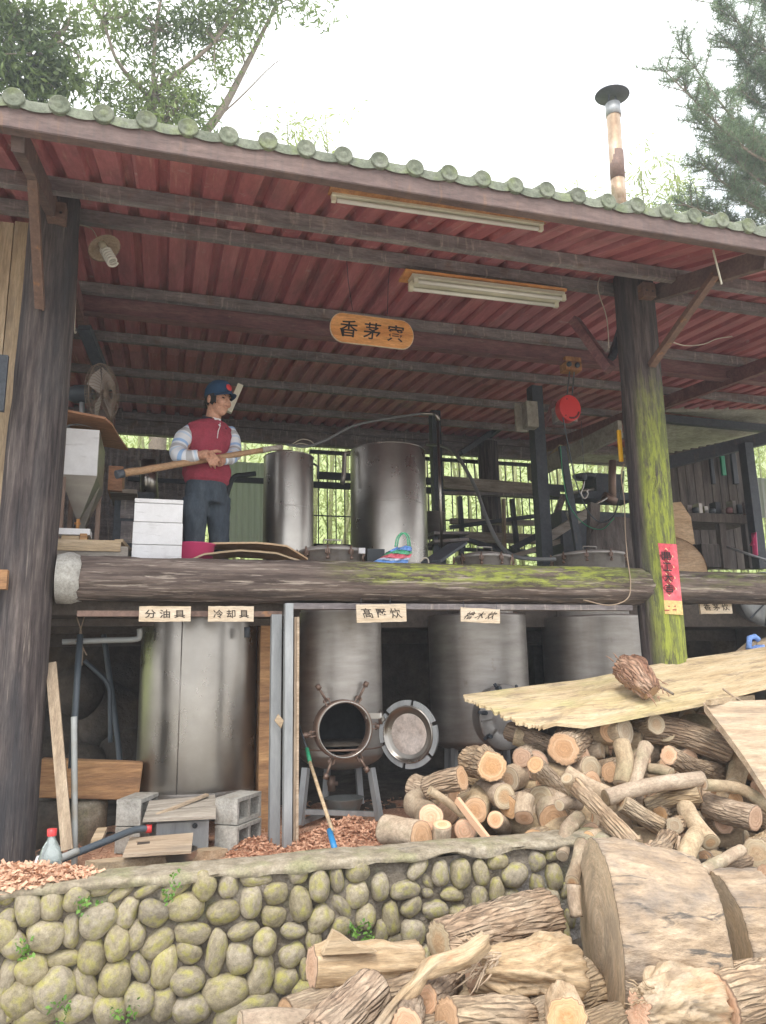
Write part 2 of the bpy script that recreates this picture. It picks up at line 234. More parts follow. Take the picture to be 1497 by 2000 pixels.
M['glass'] = mat('clear_glass', (.75, .8, .8), rough=.08, bump=0, trans=.85)
M['leaf_a'] = leafmat('broad_leaf_green', (.07, .11, .035), (.24, .31, .10), .45)
M['leaf_b'] = leafmat('bamboo_leaf_green', (.24, .30, .09), (.52, .58, .24), .5)
M['leaf_p'] = leafmat('pine_needle_green', (.08, .13, .07), (.24, .32, .17), .45)
M['twig'] = mat('twig_bark', (.22, .18, .14), (6, 6, 6), rough=.9, bump=.2)
M['bamboo'] = mat('bamboo_culm', (.26, .27, .12), (3, 3, 3), rough=.5, bump=.05)
# ---------------------------------------------------------------- object helpers
def tag(o, label=None, cat=None, group=None, kind=None):
    if label: o['label'] = label
    if cat: o['category'] = cat
    if group: o['group'] = group
    if kind: o['kind'] = kind
    return o
def empty(name, loc, label, cat, group=None, rz=0):
    o = bpy.data.objects.new(name, None); C.objects.link(o); o.location = loc; o.rotation_euler = (0, 0, rz); o.empty_display_size = .1
    return tag(o, label, cat, group)
def wloc(o):
    v = Vector(o.location)
    while o.parent: o = o.parent; v += Vector(o.location)
    return v
class MB:
    def __init__(s): s.V = []; s.F = []; s.MI = []; s.SM = []; s.A = {}
    def add(s, V, F, mi=0, sm=False, A=None):
        b = len(s.V); s.V += [Vector(v) for v in V]
        s.F += [tuple(i+b for i in f) for f in F]; s.MI += [mi]*len(F); s.SM += [sm]*len(F)
        if A:
            for i, a in enumerate(A): s.A[b+i] = a
        return s
    def box(s, c, d, R=None, mi=0, taper=None):
        hx, hy, hz = d[0]/2, d[1]/2, d[2]/2
        V = [Vector((x*hx, y*hy, z*hz)) for z in (-1, 1) for y in (-1, 1) for x in (-1, 1)]
        if R is not None: V = [R @ v for v in V]
        c = Vector(c)
        return s.add([v+c for v in V], [(0, 2, 3, 1), (4, 5, 7, 6), (0, 1, 5, 4), (2, 6, 7, 3), (0, 4, 6, 2), (1, 3, 7, 5)], mi)
    def beam(s, a, b, w, h, up=(0, 0, 1), mi=0):      # box from a to b; w sideways, h along up
        a, b = Vector(a), Vector(b); x = (b-a).normalized(); y = Vector(up).cross(x)
        if y.length < 1e-4: y = Vector((0, 1, 0)).cross(x)
        y.normalize(); z = x.cross(y)
        R = Matrix((x, y, z)).transposed()
        return s.box((a+b)/2, ((b-a).length, w, h), R, mi)
    def tube(s, pts, r, n=8, cap=True, mi=0, sm=True, smooth_path=0):
        pts = [Vector(p) for p in pts]
        if smooth_path: pts = catmull(pts, smooth_path)
        rr = r if isinstance(r, (list, tuple)) else [r]*len(pts)
        if len(rr) != len(pts): rr = [np.interp(i/(len(pts)-1), np.linspace(0, 1, len(rr)), rr) for i in range(len(pts))]
        fr = frames(pts); V = []; F = []
        for p, (t, u, v), q in zip(pts, fr, rr):
            V += [p+(u*math.cos(2*PI*k/n)+v*math.sin(2*PI*k/n))*q for k in range(n)]
        for i in range(len(pts)-1):
            for k in range(n): F.append((i*n+k, i*n+(k+1) % n, (i+1)*n+(k+1) % n, (i+1)*n+k))
        s.add(V, F, mi, sm)
        if cap:
            m_ = len(V); b = len(s.V)-m_
            s.F.append(tuple(b+k for k in reversed(range(n)))); s.MI.append(mi); s.SM.append(False)
            s.F.append(tuple(b+m_-n+k for k in range(n))); s.MI.append(mi); s.SM.append(False)
        return s
    def lathe(s, prof, c=(0, 0, 0), ax=(0, 0, 1), n=32, mi=0, sm=True, closed=False):   # prof: (r, h)
        z = Vector(ax).normalized(); x = z.orthogonal().normalized(); y = z.cross(x); c = Vector(c); V = []; F = []
        for (r, h) in prof:
            V += [c+z*h+(x*math.cos(2*PI*k/n)+y*math.sin(2*PI*k/n))*max(r, 1e-4) for k in range(n)]
        m_ = len(prof)
        for i in range(m_-1 if not closed else m_):
            j = (i+1) % m_
            for k in range(n): F.append((i*n+k, i*n+(k+1) % n, j*n+(k+1) % n, j*n+k))
        return s.add(V, F, mi, sm)
    def prism(s, poly, o, x, y, t, mi=0):             # 2-D poly in plane (o; x, y), thickness vector t
        o, x, y, t = Vector(o), Vector(x), Vector(y), Vector(t); n = len(poly)
        A = [o+x*a+y*b for a, b in poly]; B = [p+t for p in A]
        return s.add(A+B, [tuple(reversed(range(n))), tuple(range(n, 2*n))]+[(i, (i+1) % n, n+(i+1) % n, n+i) for i in range(n)], mi)
    def build(s, name, mats, parent=None, origin=None, bevel=0, **kw):
        if not isinstance(mats, (list, tuple)): mats = [mats]
        if parent is not None: o0 = wloc(parent)
        elif origin is not None: o0 = Vector(origin)
        else:
            a = np.array([tuple(v) for v in s.V]); o0 = Vector(((a[:, 0].min()+a[:, 0].max())/2, (a[:, 1].min()+a[:, 1].max())/2, a[:, 2].min()))
        me = bpy.data.meshes.new(name)
        me.from_pydata([tuple(v-o0) for v in s.V], [], s.F)
        for m_ in mats: me.materials.append(m_)
        me.polygons.foreach_set('material_index', s.MI); me.polygons.foreach_set('use_smooth', s.SM)
        if s.A:
            at = me.attributes.new('lc', 'FLOAT_VECTOR', 'POINT'); arr = np.zeros((len(s.V), 3), dtype=np.float32)
            for i, a in s.A.items(): arr[i] = a
            at.data.foreach_set('vector', arr.ravel())
        me.update()
        bm = bmesh.new(); bm.from_mesh(me); bmesh.ops.recalc_face_normals(bm, faces=bm.faces); bm.to_mesh(me); bm.free()
        ob = bpy.data.objects.new(name, me); C.objects.link(ob)
        if parent is not None: ob.parent = parent
        else: ob.location = o0
        if bevel:
            bv = ob.modifiers.new('bevel', 'BEVEL'); bv.width = bevel; bv.segments = 2; bv.limit_method = 'ANGLE'
        if kw: tag(ob, kw.get('label'), kw.get('cat'), kw.get('group'), kw.get('kind'))
        return ob
def catmull(pts, k):
    if len(pts) < 3:
        return [pts[0].lerp(pts[-1], i/k) for i in range(k+1)]
    out = []; q = [2*pts[0]-pts[1]]+list(pts)+[2*pts[-1]-pts[-2]]
    for i in range(1, len(q)-2):
        for j in range(k):
            t = j/k; a, b, c, d = q[i-1], q[i], q[i+1], q[i+2]
            out.append(.5*((2*b)+(c-a)*t+(2*a-5*b+4*c-d)*t*t+(3*b-a-3*c+d)*t**3))
    out.append(Vector(pts[-1])); return out
def frames(pts):
    fr = []; u = None
    for i in range(len(pts)):
        t = (pts[min(i+1, len(pts)-1)]-pts[max(i-1, 0)]); t = t.normalized() if t.length > 1e-9 else Vector((0, 0, 1))
        if u is None: u = t.orthogonal().normalized()
        else:
            u = (u-t*u.dot(t)); u = u.normalized() if u.length > 1e-6 else t.orthogonal().normalized()
        fr.append((t, u, t.cross(u)))
    return fr
def link_copy(o, parent=None, loc=None, rot=None, scale=None):
    c = o.copy(); C.objects.link(c)
    if parent is not None: c.parent = parent
    if loc is not None: c.location = loc
    if rot is not None: c.rotation_euler = rot
    if scale is not None: c.scale = scale
    return c
def copy_tree(o, loc, rz=None, label=None):
    r = link_copy(o, loc=loc)
    if rz is not None: r.rotation_euler = (0, 0, rz)
    if label: r['label'] = label
    def rec(a, b):
        for ch in list(a.children):
            c = link_copy(ch, parent=b); rec(ch, c)
    rec(o, r); return r
def nz3(x, y, z): return noise.noise(Vector((x, y, z)))
# a log: bark mesh (thing or part) with its cut ends as children
BK = {'rough': ('bark_rough', .0075, 52, 8), 'grey': ('bark_grey', .0055, 45, 9), 'smooth': ('bark_smooth', .003, 12, 10), 'bare': ('bare', .007, 20, 4), 'giant': ('giant', .012, 22, 4)}
def log_thing(name, pts, d, kind='grey', cut='cut', ends=(1, 1), seed=0, label=None, cat='log', group=None, parent=None, segs=None, amp=1, knots=0, tilt=(0, 0)):
    R = random.Random(seed); pts = [Vector(p) for p in pts]
    ln = sum((pts[i+1]-pts[i]).length for i in range(len(pts)-1))
    rad = d if isinstance(d, (list, tuple)) else [d, d]; rm = max(rad)/2
    segs = segs or int(min(96, max(20, rm*2*PI/.009)))
    nst = int(min(70, max(8, ln/.012)))
    if len(pts) == 2:
        mid = (pts[0]+pts[1])/2 + Vector((R.uniform(-1, 1), R.uniform(-1, 1), R.uniform(-1, 1)))*ln*.03; pts = [pts[0], mid, pts[1]]
    path = catmull(pts, max(2, nst//(len(pts)-1))); n = len(path); fr = frames(path)
    mn, am, ku, kv = BK[kind]; am *= amp; sd = seed*3.7+1.3; V = []; F = []; A = []; sacc = 0; rings = []
    kn = [(R.uniform(.15, .85), R.uniform(0, 2*PI), R.uniform(.5, 1)) for _ in range(knots)]
    for i, p in enumerate(path):
        if i: sacc += (path[i]-path[i-1]).length
        t, u, v = fr[i]; f_ = i/(n-1); rb = np.interp(f_, np.linspace(0, 1, len(rad)), rad)/2
        rb *= 1+.05*nz3(sd, f_*ln*5, 0); ring = []
        for k in range(segs):
            th = 2*PI*k/segs; c, s_ = math.cos(th), math.sin(th)
            r = rb*(1+.07*nz3(c*1.2+sd, s_*1.2, sacc*3))
            if kind in ('rough', 'grey', 'giant'):
                q = abs(nz3(c*rb*ku+sd, s_*rb*ku, sacc*kv)); r += am*(min(q*3.2, 1)-.75)+am*.5*nz3(c*rb*90, s_*rb*90, sacc*30+sd)
            else:
                r += am*nz3(c*rb*ku*1.5+sd, s_*rb*ku*1.5, sacc*kv)+am*.4*nz3(c*rb*60, s_*rb*60, sacc*kv*1.4+sd)
                if kind == 'bare': r += am*.9*(min(abs(nz3(c*rb*55+sd, s_*rb*55, sacc*3.5))*5, 1)-.8)+am*.35*nz3(c*rb*90, s_*rb*90+sd, sacc*10)
            for (kf, ka, ks) in kn:
                da = math.atan2(math.sin(th-ka), math.cos(th-ka))*rb; ds = (f_-kf)*ln; g = math.exp(-(da*da+ds*ds)/(2*(rb*.38)**2)); r += rb*.35*ks*g
            pv = p+(u*c+v*s_)*r
            if i == 0 and tilt[0]: pv = pv+t*(c*r*tilt[0])
            if i == n-1 and tilt[1]: pv = pv+t*(c*r*tilt[1])
            ring.append(pv); A.append((c*rb, s_*rb, sacc))
        V += ring; rings.append(ring)
    for i in range(n-1):
        for k in range(segs): F.append((i*segs+k, i*segs+(k+1) % segs, (i+1)*segs+(k+1) % segs, (i+1)*segs+k))
    mb = MB(); mb.add(V, F, 0, True, A)
    # plain closing faces so that the bark is never an open shell
    mb.F.append(tuple(reversed(range(segs)))); mb.MI.append(0); mb.SM.append(False)
    mb.F.append(tuple((n-1)*segs+k for k in range(segs))); mb.MI.append(0); mb.SM.append(False)
    ob = mb.build(name, M[mn], parent, label=label, cat=cat if label else None, group=group)
    for e, on in enumerate(ends):
        if not on: continue
        ring = rings[0] if e == 0 else rings[-1]; ctr = sum(ring, Vector())/segs; t = fr[0][0]*-1 if e == 0 else fr[-1][0]
        rb = rad[0]/2 if e == 0 else rad[-1]/2
        cb = MB(); V = []; A = []; F = []; off = Vector((nz3(sd, 1, 1), nz3(sd, 2, 2), 0))*rb*.5
        for j, q in enumerate((1.0, .97, .7, .4, .12)):
            for k in range(segs):
                th = 2*PI*k/segs; bump_ = .0016+(0 if j == 0 else .001+.0015*nz3(k*.5, q*5, sd))
                V.append(ctr+(ring[k]-ctr)*q*(.995)+t*bump_); A.append((math.cos(th)*rb*q+off.x*(1-q), math.sin(th)*rb*q+off.y*(1-q), q))
        for j in range(4):
            for k in range(segs): F.append((j*segs+k, j*segs+(k+1) % segs, (j+1)*segs+(k+1) % segs, (j+1)*segs+k))
        V.append(ctr+t*.003); A.append((off.x, off.y, 0)); F += [(4*segs+k, 4*segs+(k+1) % segs, 5*segs) for k in range(segs)]
        cb.add(V, F, 0, True, A)
        tgt = ob
        c = cb.build('cut_end', M[cut], tgt)
    return ob
def text_part(txt, size, o, x, y, t, m, parent, name='lettering', bold=.0, width=None, space=1.0, skew=0):
    cu = bpy.data.curves.new('t', 'FONT'); cu.body = txt; cu.size = 1; cu.offset = bold; cu.extrude = 0; cu.align_x = 'CENTER'; cu.align_y = 'CENTER'; cu.resolution_u = 3
    cu.space_character = space
    ob = bpy.data.objects.new('t', cu); C.objects.link(ob); dg = bpy.context.evaluated_depsgraph_get(); me = bpy.data.meshes.new_from_object(ob.evaluated_get(dg))
    co_ = np.array([v.co[:] for v in me.vertices])
    if len(co_) == 0: bpy.data.objects.remove(ob); return
    w_ = co_[:, 0].max()-co_[:, 0].min(); cx = (co_[:, 0].max()+co_[:, 0].min())/2; cy = (co_[:, 1].max()+co_[:, 1].min())/2; h_ = co_[:, 1].max()-co_[:, 1].min()
    sx = width/w_ if width else size; sy = size/h_ if width else size
    mb = MB(); o, x, y, t = Vector(o), Vector(x), Vector(y), Vector(t)
    V = [o+x*((a[0]-cx)*sx+(a[1]-cy)*skew*sx)+y*(a[1]-cy)*sy+t for a in co_]
    mb.add(V, [tuple(p.vertices) for p in me.polygons]); bpy.data.objects.remove(ob)
    return mb.build(name, m, parent)
def leaf_arrays(cent, rng, size, elong=2.6, droop=.3, fold=True):
    n = len(cent); d = rng.normal(size=(n, 3)); d[:, 2] -= droop*1.5; d /= np.linalg.norm(d, axis=1)[:, None]
    q = rng.normal(size=(n, 3)); s_ = np.cross(d, q); s_ /= np.linalg.norm(s_, axis=1)[:, None]+1e-9
    L_ = size*rng.uniform(.6, 1.3, n)[:, None]; W = L_/elong
    v = np.empty((n, 4, 3)); v[:, 0] = cent; v[:, 1] = cent+d*L_*.45+s_*W*.5; v[:, 2] = cent+d*L_; v[:, 3] = cent+d*L_*.45-s_*W*.5
    return v.reshape(-1, 3)
def leaf_obj(name, cent, size, m, parent=None, elong=2.6, droop=.3, seed=0, shade=None, **kw):
    rng = np.random.default_rng(seed); v = leaf_arrays(np.asarray(cent), rng, size, elong, droop); n = len(cent)
    o0 = np.array(wloc(parent)) if parent is not None else np.array([v[:, 0].mean(), v[:, 1].mean(), v[:, 2].min()])
    me = bpy.data.meshes.new(name); me.vertices.add(4*n); me.vertices.foreach_set('co', (v-o0).ravel())
    me.loops.add(4*n); me.loops.foreach_set('vertex_index', np.arange(4*n)); me.polygons.add(n); me.polygons.foreach_set('loop_start', np.arange(n)*4); me.polygons.foreach_set('loop_total', np.full(n, 4))
    me.materials.append(m); at = me.attributes.new('lv', 'FLOAT', 'POINT'); lv = np.clip(rng.normal(.5, .28, n), 0, 1) if shade is None else shade
    at.data.foreach_set('value', np.repeat(lv, 4).astype(np.float32)); me.update(calc_edges=True); me.validate()
    ob = bpy.data.objects.new(name, me); C.objects.link(ob)
    if parent is not None: ob.parent = parent
    else: ob.location = o0
    return tag(ob, kw.get('label'), kw.get('cat'), kw.get('group'), kw.get('kind'))
# ---------------------------------------------------------------- ground
M['grassy'] = mat('bright_grass_bank', ramp3((.16, .20, .07), (.27, .33, .12), (.40, .44, .20)), (3, 3, 3), rough=1, bump=.6)
def sheet(name, x0, x1, y0, y1, z, m, nx=40, ny=40, amp=0, kind='structure', zf=None, sc=1.0, seed=0):
    V = []; F = []
    for j in range(ny+1):
        for i in range(nx+1):
            x = x0+(x1-x0)*i/nx; y = y0+(y1-y0)*j/ny
            V.append((x, y, (zf(x, y) if zf else z)+amp*nz3(x*sc, y*sc, seed)))
    for j in range(ny):
        for i in range(nx): a = j*(nx+1)+i; F.append((a, a+1, a+nx+2, a+nx+1))
    mb = MB(); mb.add(V, F, 0, True); return mb.build(name, m, origin=(0, 0, 0), kind=kind)
sheet('ground', -60, 60, -50, 60, -.02, M['yard'], 60, 60)
sheet('yard', -8, 10, -4, 3.42, 0, M['yard'], 60, 40, .03, sc=2)
sheet('earth_floor', -8, 9, 3.40, 11.5, .69, M['soil'], 90, 60, .03, sc=3)
def hillz(x, y): return .6+max(0, y-11.4)*.42+max(0, y-20)*.12
sheet('hillside', -45, 55, 11.3, 58, 0, M['grassy'], 50, 30, .5, zf=hillz, sc=.3)
# ---------------------------------------------------------------- the shed
XL, XR, YB = -2.45, 8.2, 10.4
def zr(y): return 4.09+.347*(y-3.25) if y < 4.55 else 4.541+.1*(y-4.55)
shed = empty('open_sided_shed', (1.3, 4.5, .69), 'open timber and steel shed with red corrugated roof edged in green grey tiles', 'shed')
def post(px, Y, r0, r1, z0, z1, m, name='post', seed=0, lean=0, parent=shed, ref=1000, segs=40):
    c = P(px, ref, Y); mb = MB(); n = 60; V = []; F = []
    for i in range(n+1):
        z = z0+(z1-z0)*i/n; r = r0+(r1-r0)*i/n
        for k in range(segs):
            a = 2*PI*k/segs; co_, si = math.cos(a), math.sin(a)
            q = r*(1+.05*nz3(co_*1.3+seed, si*1.3, z*.8))+.007*nz3(co_*9+seed, si*9, z*1.2)-.008*max(0, 1-abs(nz3(co_*7+seed, si*7, z*.7))*9)
            V.append((c.x+q*co_+.015*math.sin(z*1.3+seed), c.y+q*si, z))
    for i in range(n):
        for k in range(segs): F.append((i*segs+k, i*segs+(k+1) % segs, (i+1)*segs+(k+1) % segs, (i+1)*segs+k))
    F += [tuple(reversed(range(segs))), tuple(n*segs+k for k in range(segs))]
    mb.add(V, F, 0, True)
    o = mb.build(name, m, parent); return o, c
pL, cL = post(59, 4.5, .163, .142, .66, 4.50, M['post'], seed=3)
pR, cR = post(1266, 4.5, .150, .142, .66, 4.52, M['post_moss'], seed=8, ref=900)
pB, cB = post(958, 10.1, .16, .15, .66, zr(10.1)-.12, M['post'], seed=5, ref=950)
# horizontal log beam (right of the left post, running on behind the right post)
def hlog(x0, x1, Y, z, r, m, seed, name='log_beam', parent=shed):
    mb = MB(); n = int((x1-x0)/.05); sg = 44; V = []; F = []
    for i in range(n+1):
        x = x0+(x1-x0)*i/n
        for k in range(sg):
            a = 2*PI*k/sg; c, s_ = math.cos(a), math.sin(a)
            q = r*(1+.035*nz3(x*.9+seed, c, s_))+.006*nz3(x*1.5, c*11+seed, s_*11)-.010*max(0, 1-abs(nz3(x*.8+seed, c*6, s_*6))*8)+.006*nz3(x*12, c*6, s_*6+seed)
            V.append((x, Y+q*c, z+q*s_))
    for i in range(n):
        for k in range(sg): F.append((i*sg+k, i*sg+(k+1) % sg, (i+1)*sg+(k+1) % sg, (i+1)*sg+k))
    F += [tuple(reversed(range(sg))), tuple(n*sg+k for k in range(sg))]
    mb.add(V, F, 0, True); return mb.build(name, m, parent)
lb = hlog(cL.x+.2, cR.x-.05, 4.52, 2.18, .128, M['logbeam'], 2)
hlog(cR.x+.02, 7.9, 4.6, 2.185, .118, M['logbeam'], 9)
mb = MB(); V = []
cx0, cx1 = P(112, 1130, 4.5).x, P(150, 1130, 4.5).x      # cement plug between post and beam
sg = 36
for i, (x, r) in enumerate(((cx0, .135), (cx0+.05, .142), (cx0+.08, .14), (cx1-.01, .134), (cx1+.015, .13))):
    for k in range(sg):
        a = 2*PI*k/sg; q = r*(1+.05*nz3(x*20, math.cos(a)*3, math.sin(a)*3)); xx = x+(.03*nz3(k*.7, 3, 1) if i >= 3 else 0)
        V.append((xx, 4.52+q*math.cos(a), 2.18+q*math.sin(a)))
mb.add(V, [(i*sg+k, i*sg+(k+1) % sg, (i+1)*sg+(k+1) % sg, (i+1)*sg+k) for i in range(4) for k in range(sg)]+[tuple(range(sg)), tuple(4*sg+k for k in range(sg))], 0, True)
mb.build('cement_joint', M['block'], shed)
# upper floor and its edge
def boxp(name, x0, x1, y0, y1, z0, z1, m, parent=None, bevel=0, **kw):
    mb = MB(); mb.box(((x0+x1)/2, (y0+y1)/2, (z0+z1)/2), (x1-x0, y1-y0, z1-z0)); return mb.build(name, m, parent, bevel=bevel, **kw)
XS = P(545, 1190, 4.9).x
boxp('floor_slab', -2.4, XS, 4.70, 5.99, 1.99, 2.05, M['slab'], shed); boxp('floor_slab', -2.4, 8.0, 5.993, 10.55, 1.99, 2.05, M['slab'], shed)
for i in range(7): boxp('floor_joist', -2.4, XS if i < 2 else 8.0, 4.9+i*.85, 4.96+i*.85, 1.94 if i < 2 else 1.88, 1.985, M['slab'], shed)
boxp('floor_edge', -2.4, XS, 4.66, 4.697, 1.99, 2.13, M['slab'], shed)
boxp('slit_blocker', XS, 8.0, 5.95, 5.985, 1.985, 2.36, M['slab'], shed)  # dark board added to block the bright slit behind the stills
x0 = P(150, 1200, 4.45).x; x1 = P(552, 1200, 4.45).x
boxp('edge_batten', x0, x1, 4.47, 4.50, P(300, 1204, 4.47).z, P(300, 1193, 4.47).z, M['brownsteel'], shed)
boxp('edge_angle', x1+.03, P(1232, 1200, 4.5).x, 4.47, 4.56, P(800, 1190, 4.47).z, P(800, 1179, 4.47).z, M['greysteel'], shed)
# roof: red sheets (each a part), purlins, fascia, tiles
PITCH = .185; SW = PITCH*4
def corr_sheet(name, y0, y1, seed):
    prof = []
    for k in range(4):
        b = k*PITCH; prof += [(b+.0, 0), (b+.105, 0), (b+.122, .042), (b+.166, .042), (b+.183, 0)]
    prof.append((SW+.012, 0))
    ny = max(2, int((y1-y0)/.3)); V = []; F = []
    for j in range(ny+1):
        y = y0+(y1-y0)*j/ny
        for (x, h) in prof: V.append((x, y, h+zr(y)+.003*nz3(x*4, y*3, seed)))
    m_ = len(prof)
    for j in range(ny):
        for i in range(m_-1): a = j*m_+i; F.append((a, a+1, a+m_+1, a+m_))
    nv = len(V); V += [(x, y, z+.0015) for x, y, z in V]; F += [tuple(reversed([i+nv for i in f])) for f in F]
    mb = MB(); mb.add(V, F, 0); return mb.build(name, M['sheet'], origin=(0, 0, 0))
nsh = int((XR-XL)/SW)+1
roof = MB(); roof.box(((XL+XR)/2, 3.245, 4.105), (XR-XL+.4, .02, .03)); roof = roof.build('roof', M['fascia'], shed)
ro = wloc(roof)
# fascia with a lip under it
mb = MB(); mb.box(((XL+XR)/2, 3.218, 4.045), (XR-XL+.4, .022, .105)); mb.box(((XL+XR)/2, 3.235, 3.992), (XR-XL+.4, .05, .008)); mb.build('fascia_board', M['fascia'], roof)
for (ya, yb, dz) in ((3.26, 4.62, 0), (4.5, 7.6, .012), (7.5, 10.9, .024)):
    base = corr_sheet('corrugated_sheet', ya, yb, ya); base.parent = roof; base.location = Vector((XL, 0, dz))-ro
    for k in range(1, nsh): link_copy(base, roof, Vector((XL+k*SW, 0, dz+(k % 2)*.002))-ro)
def purlin(y, m, w=.05, h=.085, dz=0, y2=None):
    mb = MB(); z = zr(y)-.004+dz; a, b = XL+.05, XR-.05
    mb.box(((a+b)/2, y, z-h/2), (b-a, .004, h)); mb.box(((a+b)/2, y+w/2+.002, z-h+.002), (b-a, w, .004)); mb.box(((a+b)/2, y+w/2+.002, z-.0025), (b-a, w, .004))
    mb.box(((a+b)/2, y+w, z-h+.012), (b-a, .003, .016)); return mb.build('purlin', m, shed)
for y in (4.12, 4.66, 5.85, 7.0, 8.15, 9.3, 10.3): purlin(y, M['greysteel'])
for (y, z) in ((6.05, P(600, 640, 6.05).z),):          # I-beam that carries the hoist
    mb = MB(); a, b = XL+.05, XR-.1
    mb.box(((a+b)/2, y, z), (b-a, .008, .15)); mb.box(((a+b)/2, y, z+.079), (b-a, .10, .008)); mb.box(((a+b)/2, y, z-.079), (b-a, .10, .008))
    mb.build('hoist_beam', M['redsteel'], shed); ZI = z
# rafters along Y over the posts
for X in (cL.x, cR.x+2.2):
    mb = MB(); mb.beam((X, 4.5, zr(4.5)-.17), (X, 10.3, zr(10.3)-.17), .06, .14); mb.build('rafter', M['redsteel'], shed)
# bracket arms and braces in front of the posts
def arm(X, name='bracket_arm'):
    mb = MB(); mb.beam((X, 4.42, zr(4.42)-.145), (X, 3.33, zr(3.33)-.085), .05, .12); mb.beam((X, 3.33, zr(3.33)-.085), (X, 3.325, zr(3.325)-.085), .056, .13); return mb.build(name, M['fascia'], shed)
xa = P(1370, 540, 3.9).x; arm(xa)
xb = P(72, 330, 3.8).x; arm(xb)
mb = MB(); mb.beam(P(1275, 716, 4.33), P(1400, 538, 3.66), .045, .012, up=(0, 1, 0)); mb.beam(P(1268, 713, 4.33), P(1393, 536, 3.66), .012, .045, up=(0, 1, 0)); mb.build('brace', M['brownsteel'], shed)
mb = MB(); mb.beam(P(77, 603, 4.33), P(60, 300, 3.62), .045, .010, up=(0, 1, 0)); mb.beam(P(86, 603, 4.33), P(69, 300, 3.62), .010, .045, up=(0, 1, 0)); mb.build('brace', M['brownsteel'], shed)
for (px, py) in ((1263, 570), (112, 418)):
    c = P(px, py, 4.34); mb = MB(); mb.box(c, (.10, .08, .11)); b_ = mb.build('bracket_plate', M['brownsteel'], shed)
    for dx in (-.025, .025): mb = MB(); mb.lathe([(0, -.012), (.009, -.012), (.009, 0), (0, 0)], c+Vector((dx, -.04, -.01)), (0, -1, 0), 8); mb.build('bolt', M['darksteel'], b_)
mb = MB(); mb.beam(P(1192, 722, 4.72), P(1122, 625, 5.0), .07, .07); mb.build('brace', M['redsteel'], shed)
mb = MB(); mb.beam(P(1195, 700, 4.72), P(1240, 560, 4.7), .05, .05); mb.build('brace', M['darksteel'], shed)
mb = MB(); mb.beam(P(165, 640, 5.4), P(215, 760, 6.0), .09, .05); mb.build('brace', M['darksteel'], shed)
mb = MB(); mb.beam(P(955, 850, 10.0), P(1105, 735, 8.2), .07, .1); mb.build('brace', M['darksteel'], shed)
mb = MB(); mb.beam(P(1045, 880, 8.2), P(1105, 725, 8.0), .05, .05); mb.build('brace', M['redsteel'], shed)
mb = MB(); mb.beam(P(900, 885, 9.6), P(960, 845, 9.9), .07, .07); mb.build('brace', M['darksteel'], shed)
# tiles along the eave: round cover tiles with end discs, hanging pan tile lips between
T0 = -.708; TP = .1848; TZ = 4.127; TY = 3.2
ct = MB(); r = .0465
ct.lathe([(0, -.012), (r*.3, -.0125), (r*.36, -.0105), (r*.52, -.0105), (r*.6, -.0125), (r*.8, -.012), (r*.86, -.014), (r*.96, -.013), (r, -.009), (r, .02)], (0, 0, 0), (0, 1, 0), 28)
slope = .40
def barrel(mb, y0, y1, s_, ro_=r, a0=-.25, a1=PI+.25, sg=14):
    V = []; F = []; n = sg
    for y in (y0, y1):
        for k in range(n+1):
            a = a0+(a1-a0)*k/n; V.append((ro_*math.cos(a), y, ro_*math.sin(a)+s_*y))
    for k in range(n): F.append((k, k+1, n+2+k, n+1+k))
    return mb.add(V, F, 0, True)
barrel(ct, .01, 1.36, slope, r*.97); 
c0 = ct.build('cover_tile', M['tile'], origin=(0, 0, 0)); c0.parent = roof
pt = MB(); V = []; F = []; ns = 12; hw = TP/2-.018
for (y, th) in ((-.004, 0), (-.004, .052), (.012, .052), (1.36, .006)):
    for k in range(ns+1):
        u = -1+2*k/ns; x = TP/2+u*(hw+.012); z = -.030-.020*(1-u*u)
        V.append((x, y, z-(th if 0 else 0)+(.052*(1-.15*abs(u)) if (th and y < .1) else 0)+slope*y))
for j in range(3):
    for k in range(ns): a = j*(ns+1)+k; F.append((a, a+1, a+ns+2, a+ns+1))
pt.add(V, F, 0, True); p0 = pt.build('pan_tile', M['tile'], origin=(0, 0, 0)); p0.parent = roof
ks = range(-9, 38)
for i, k in enumerate(ks):
    loc = Vector((T0+k*TP, TY, TZ+.004*math.sin(k*2.3)))-ro
    rr_ = (0, .25*math.sin(k*5.1), 0)
    if i == 0: c0.location = loc; p0.location = loc
    else: link_copy(c0, roof, loc); link_copy(p0, roof, loc)
# tiled slope seen from above only (one sheet of waves)
V = []; F = []; nx = len(ks)*8
for j, y in enumerate((4.5, 10.95)):
    for i in range(nx+1):
        x = T0+(ks[0]+i/8)*TP; V.append((x, y, zr(y)+.125+.03*math.cos(2*PI*(x-T0)/TP)))
for i in range(nx): F.append((i, i+1, nx+2+i, nx+1+i))
mb = MB(); mb.add(V, F, 0, True); mb.build('tiled_slope', M['tile'], roof)
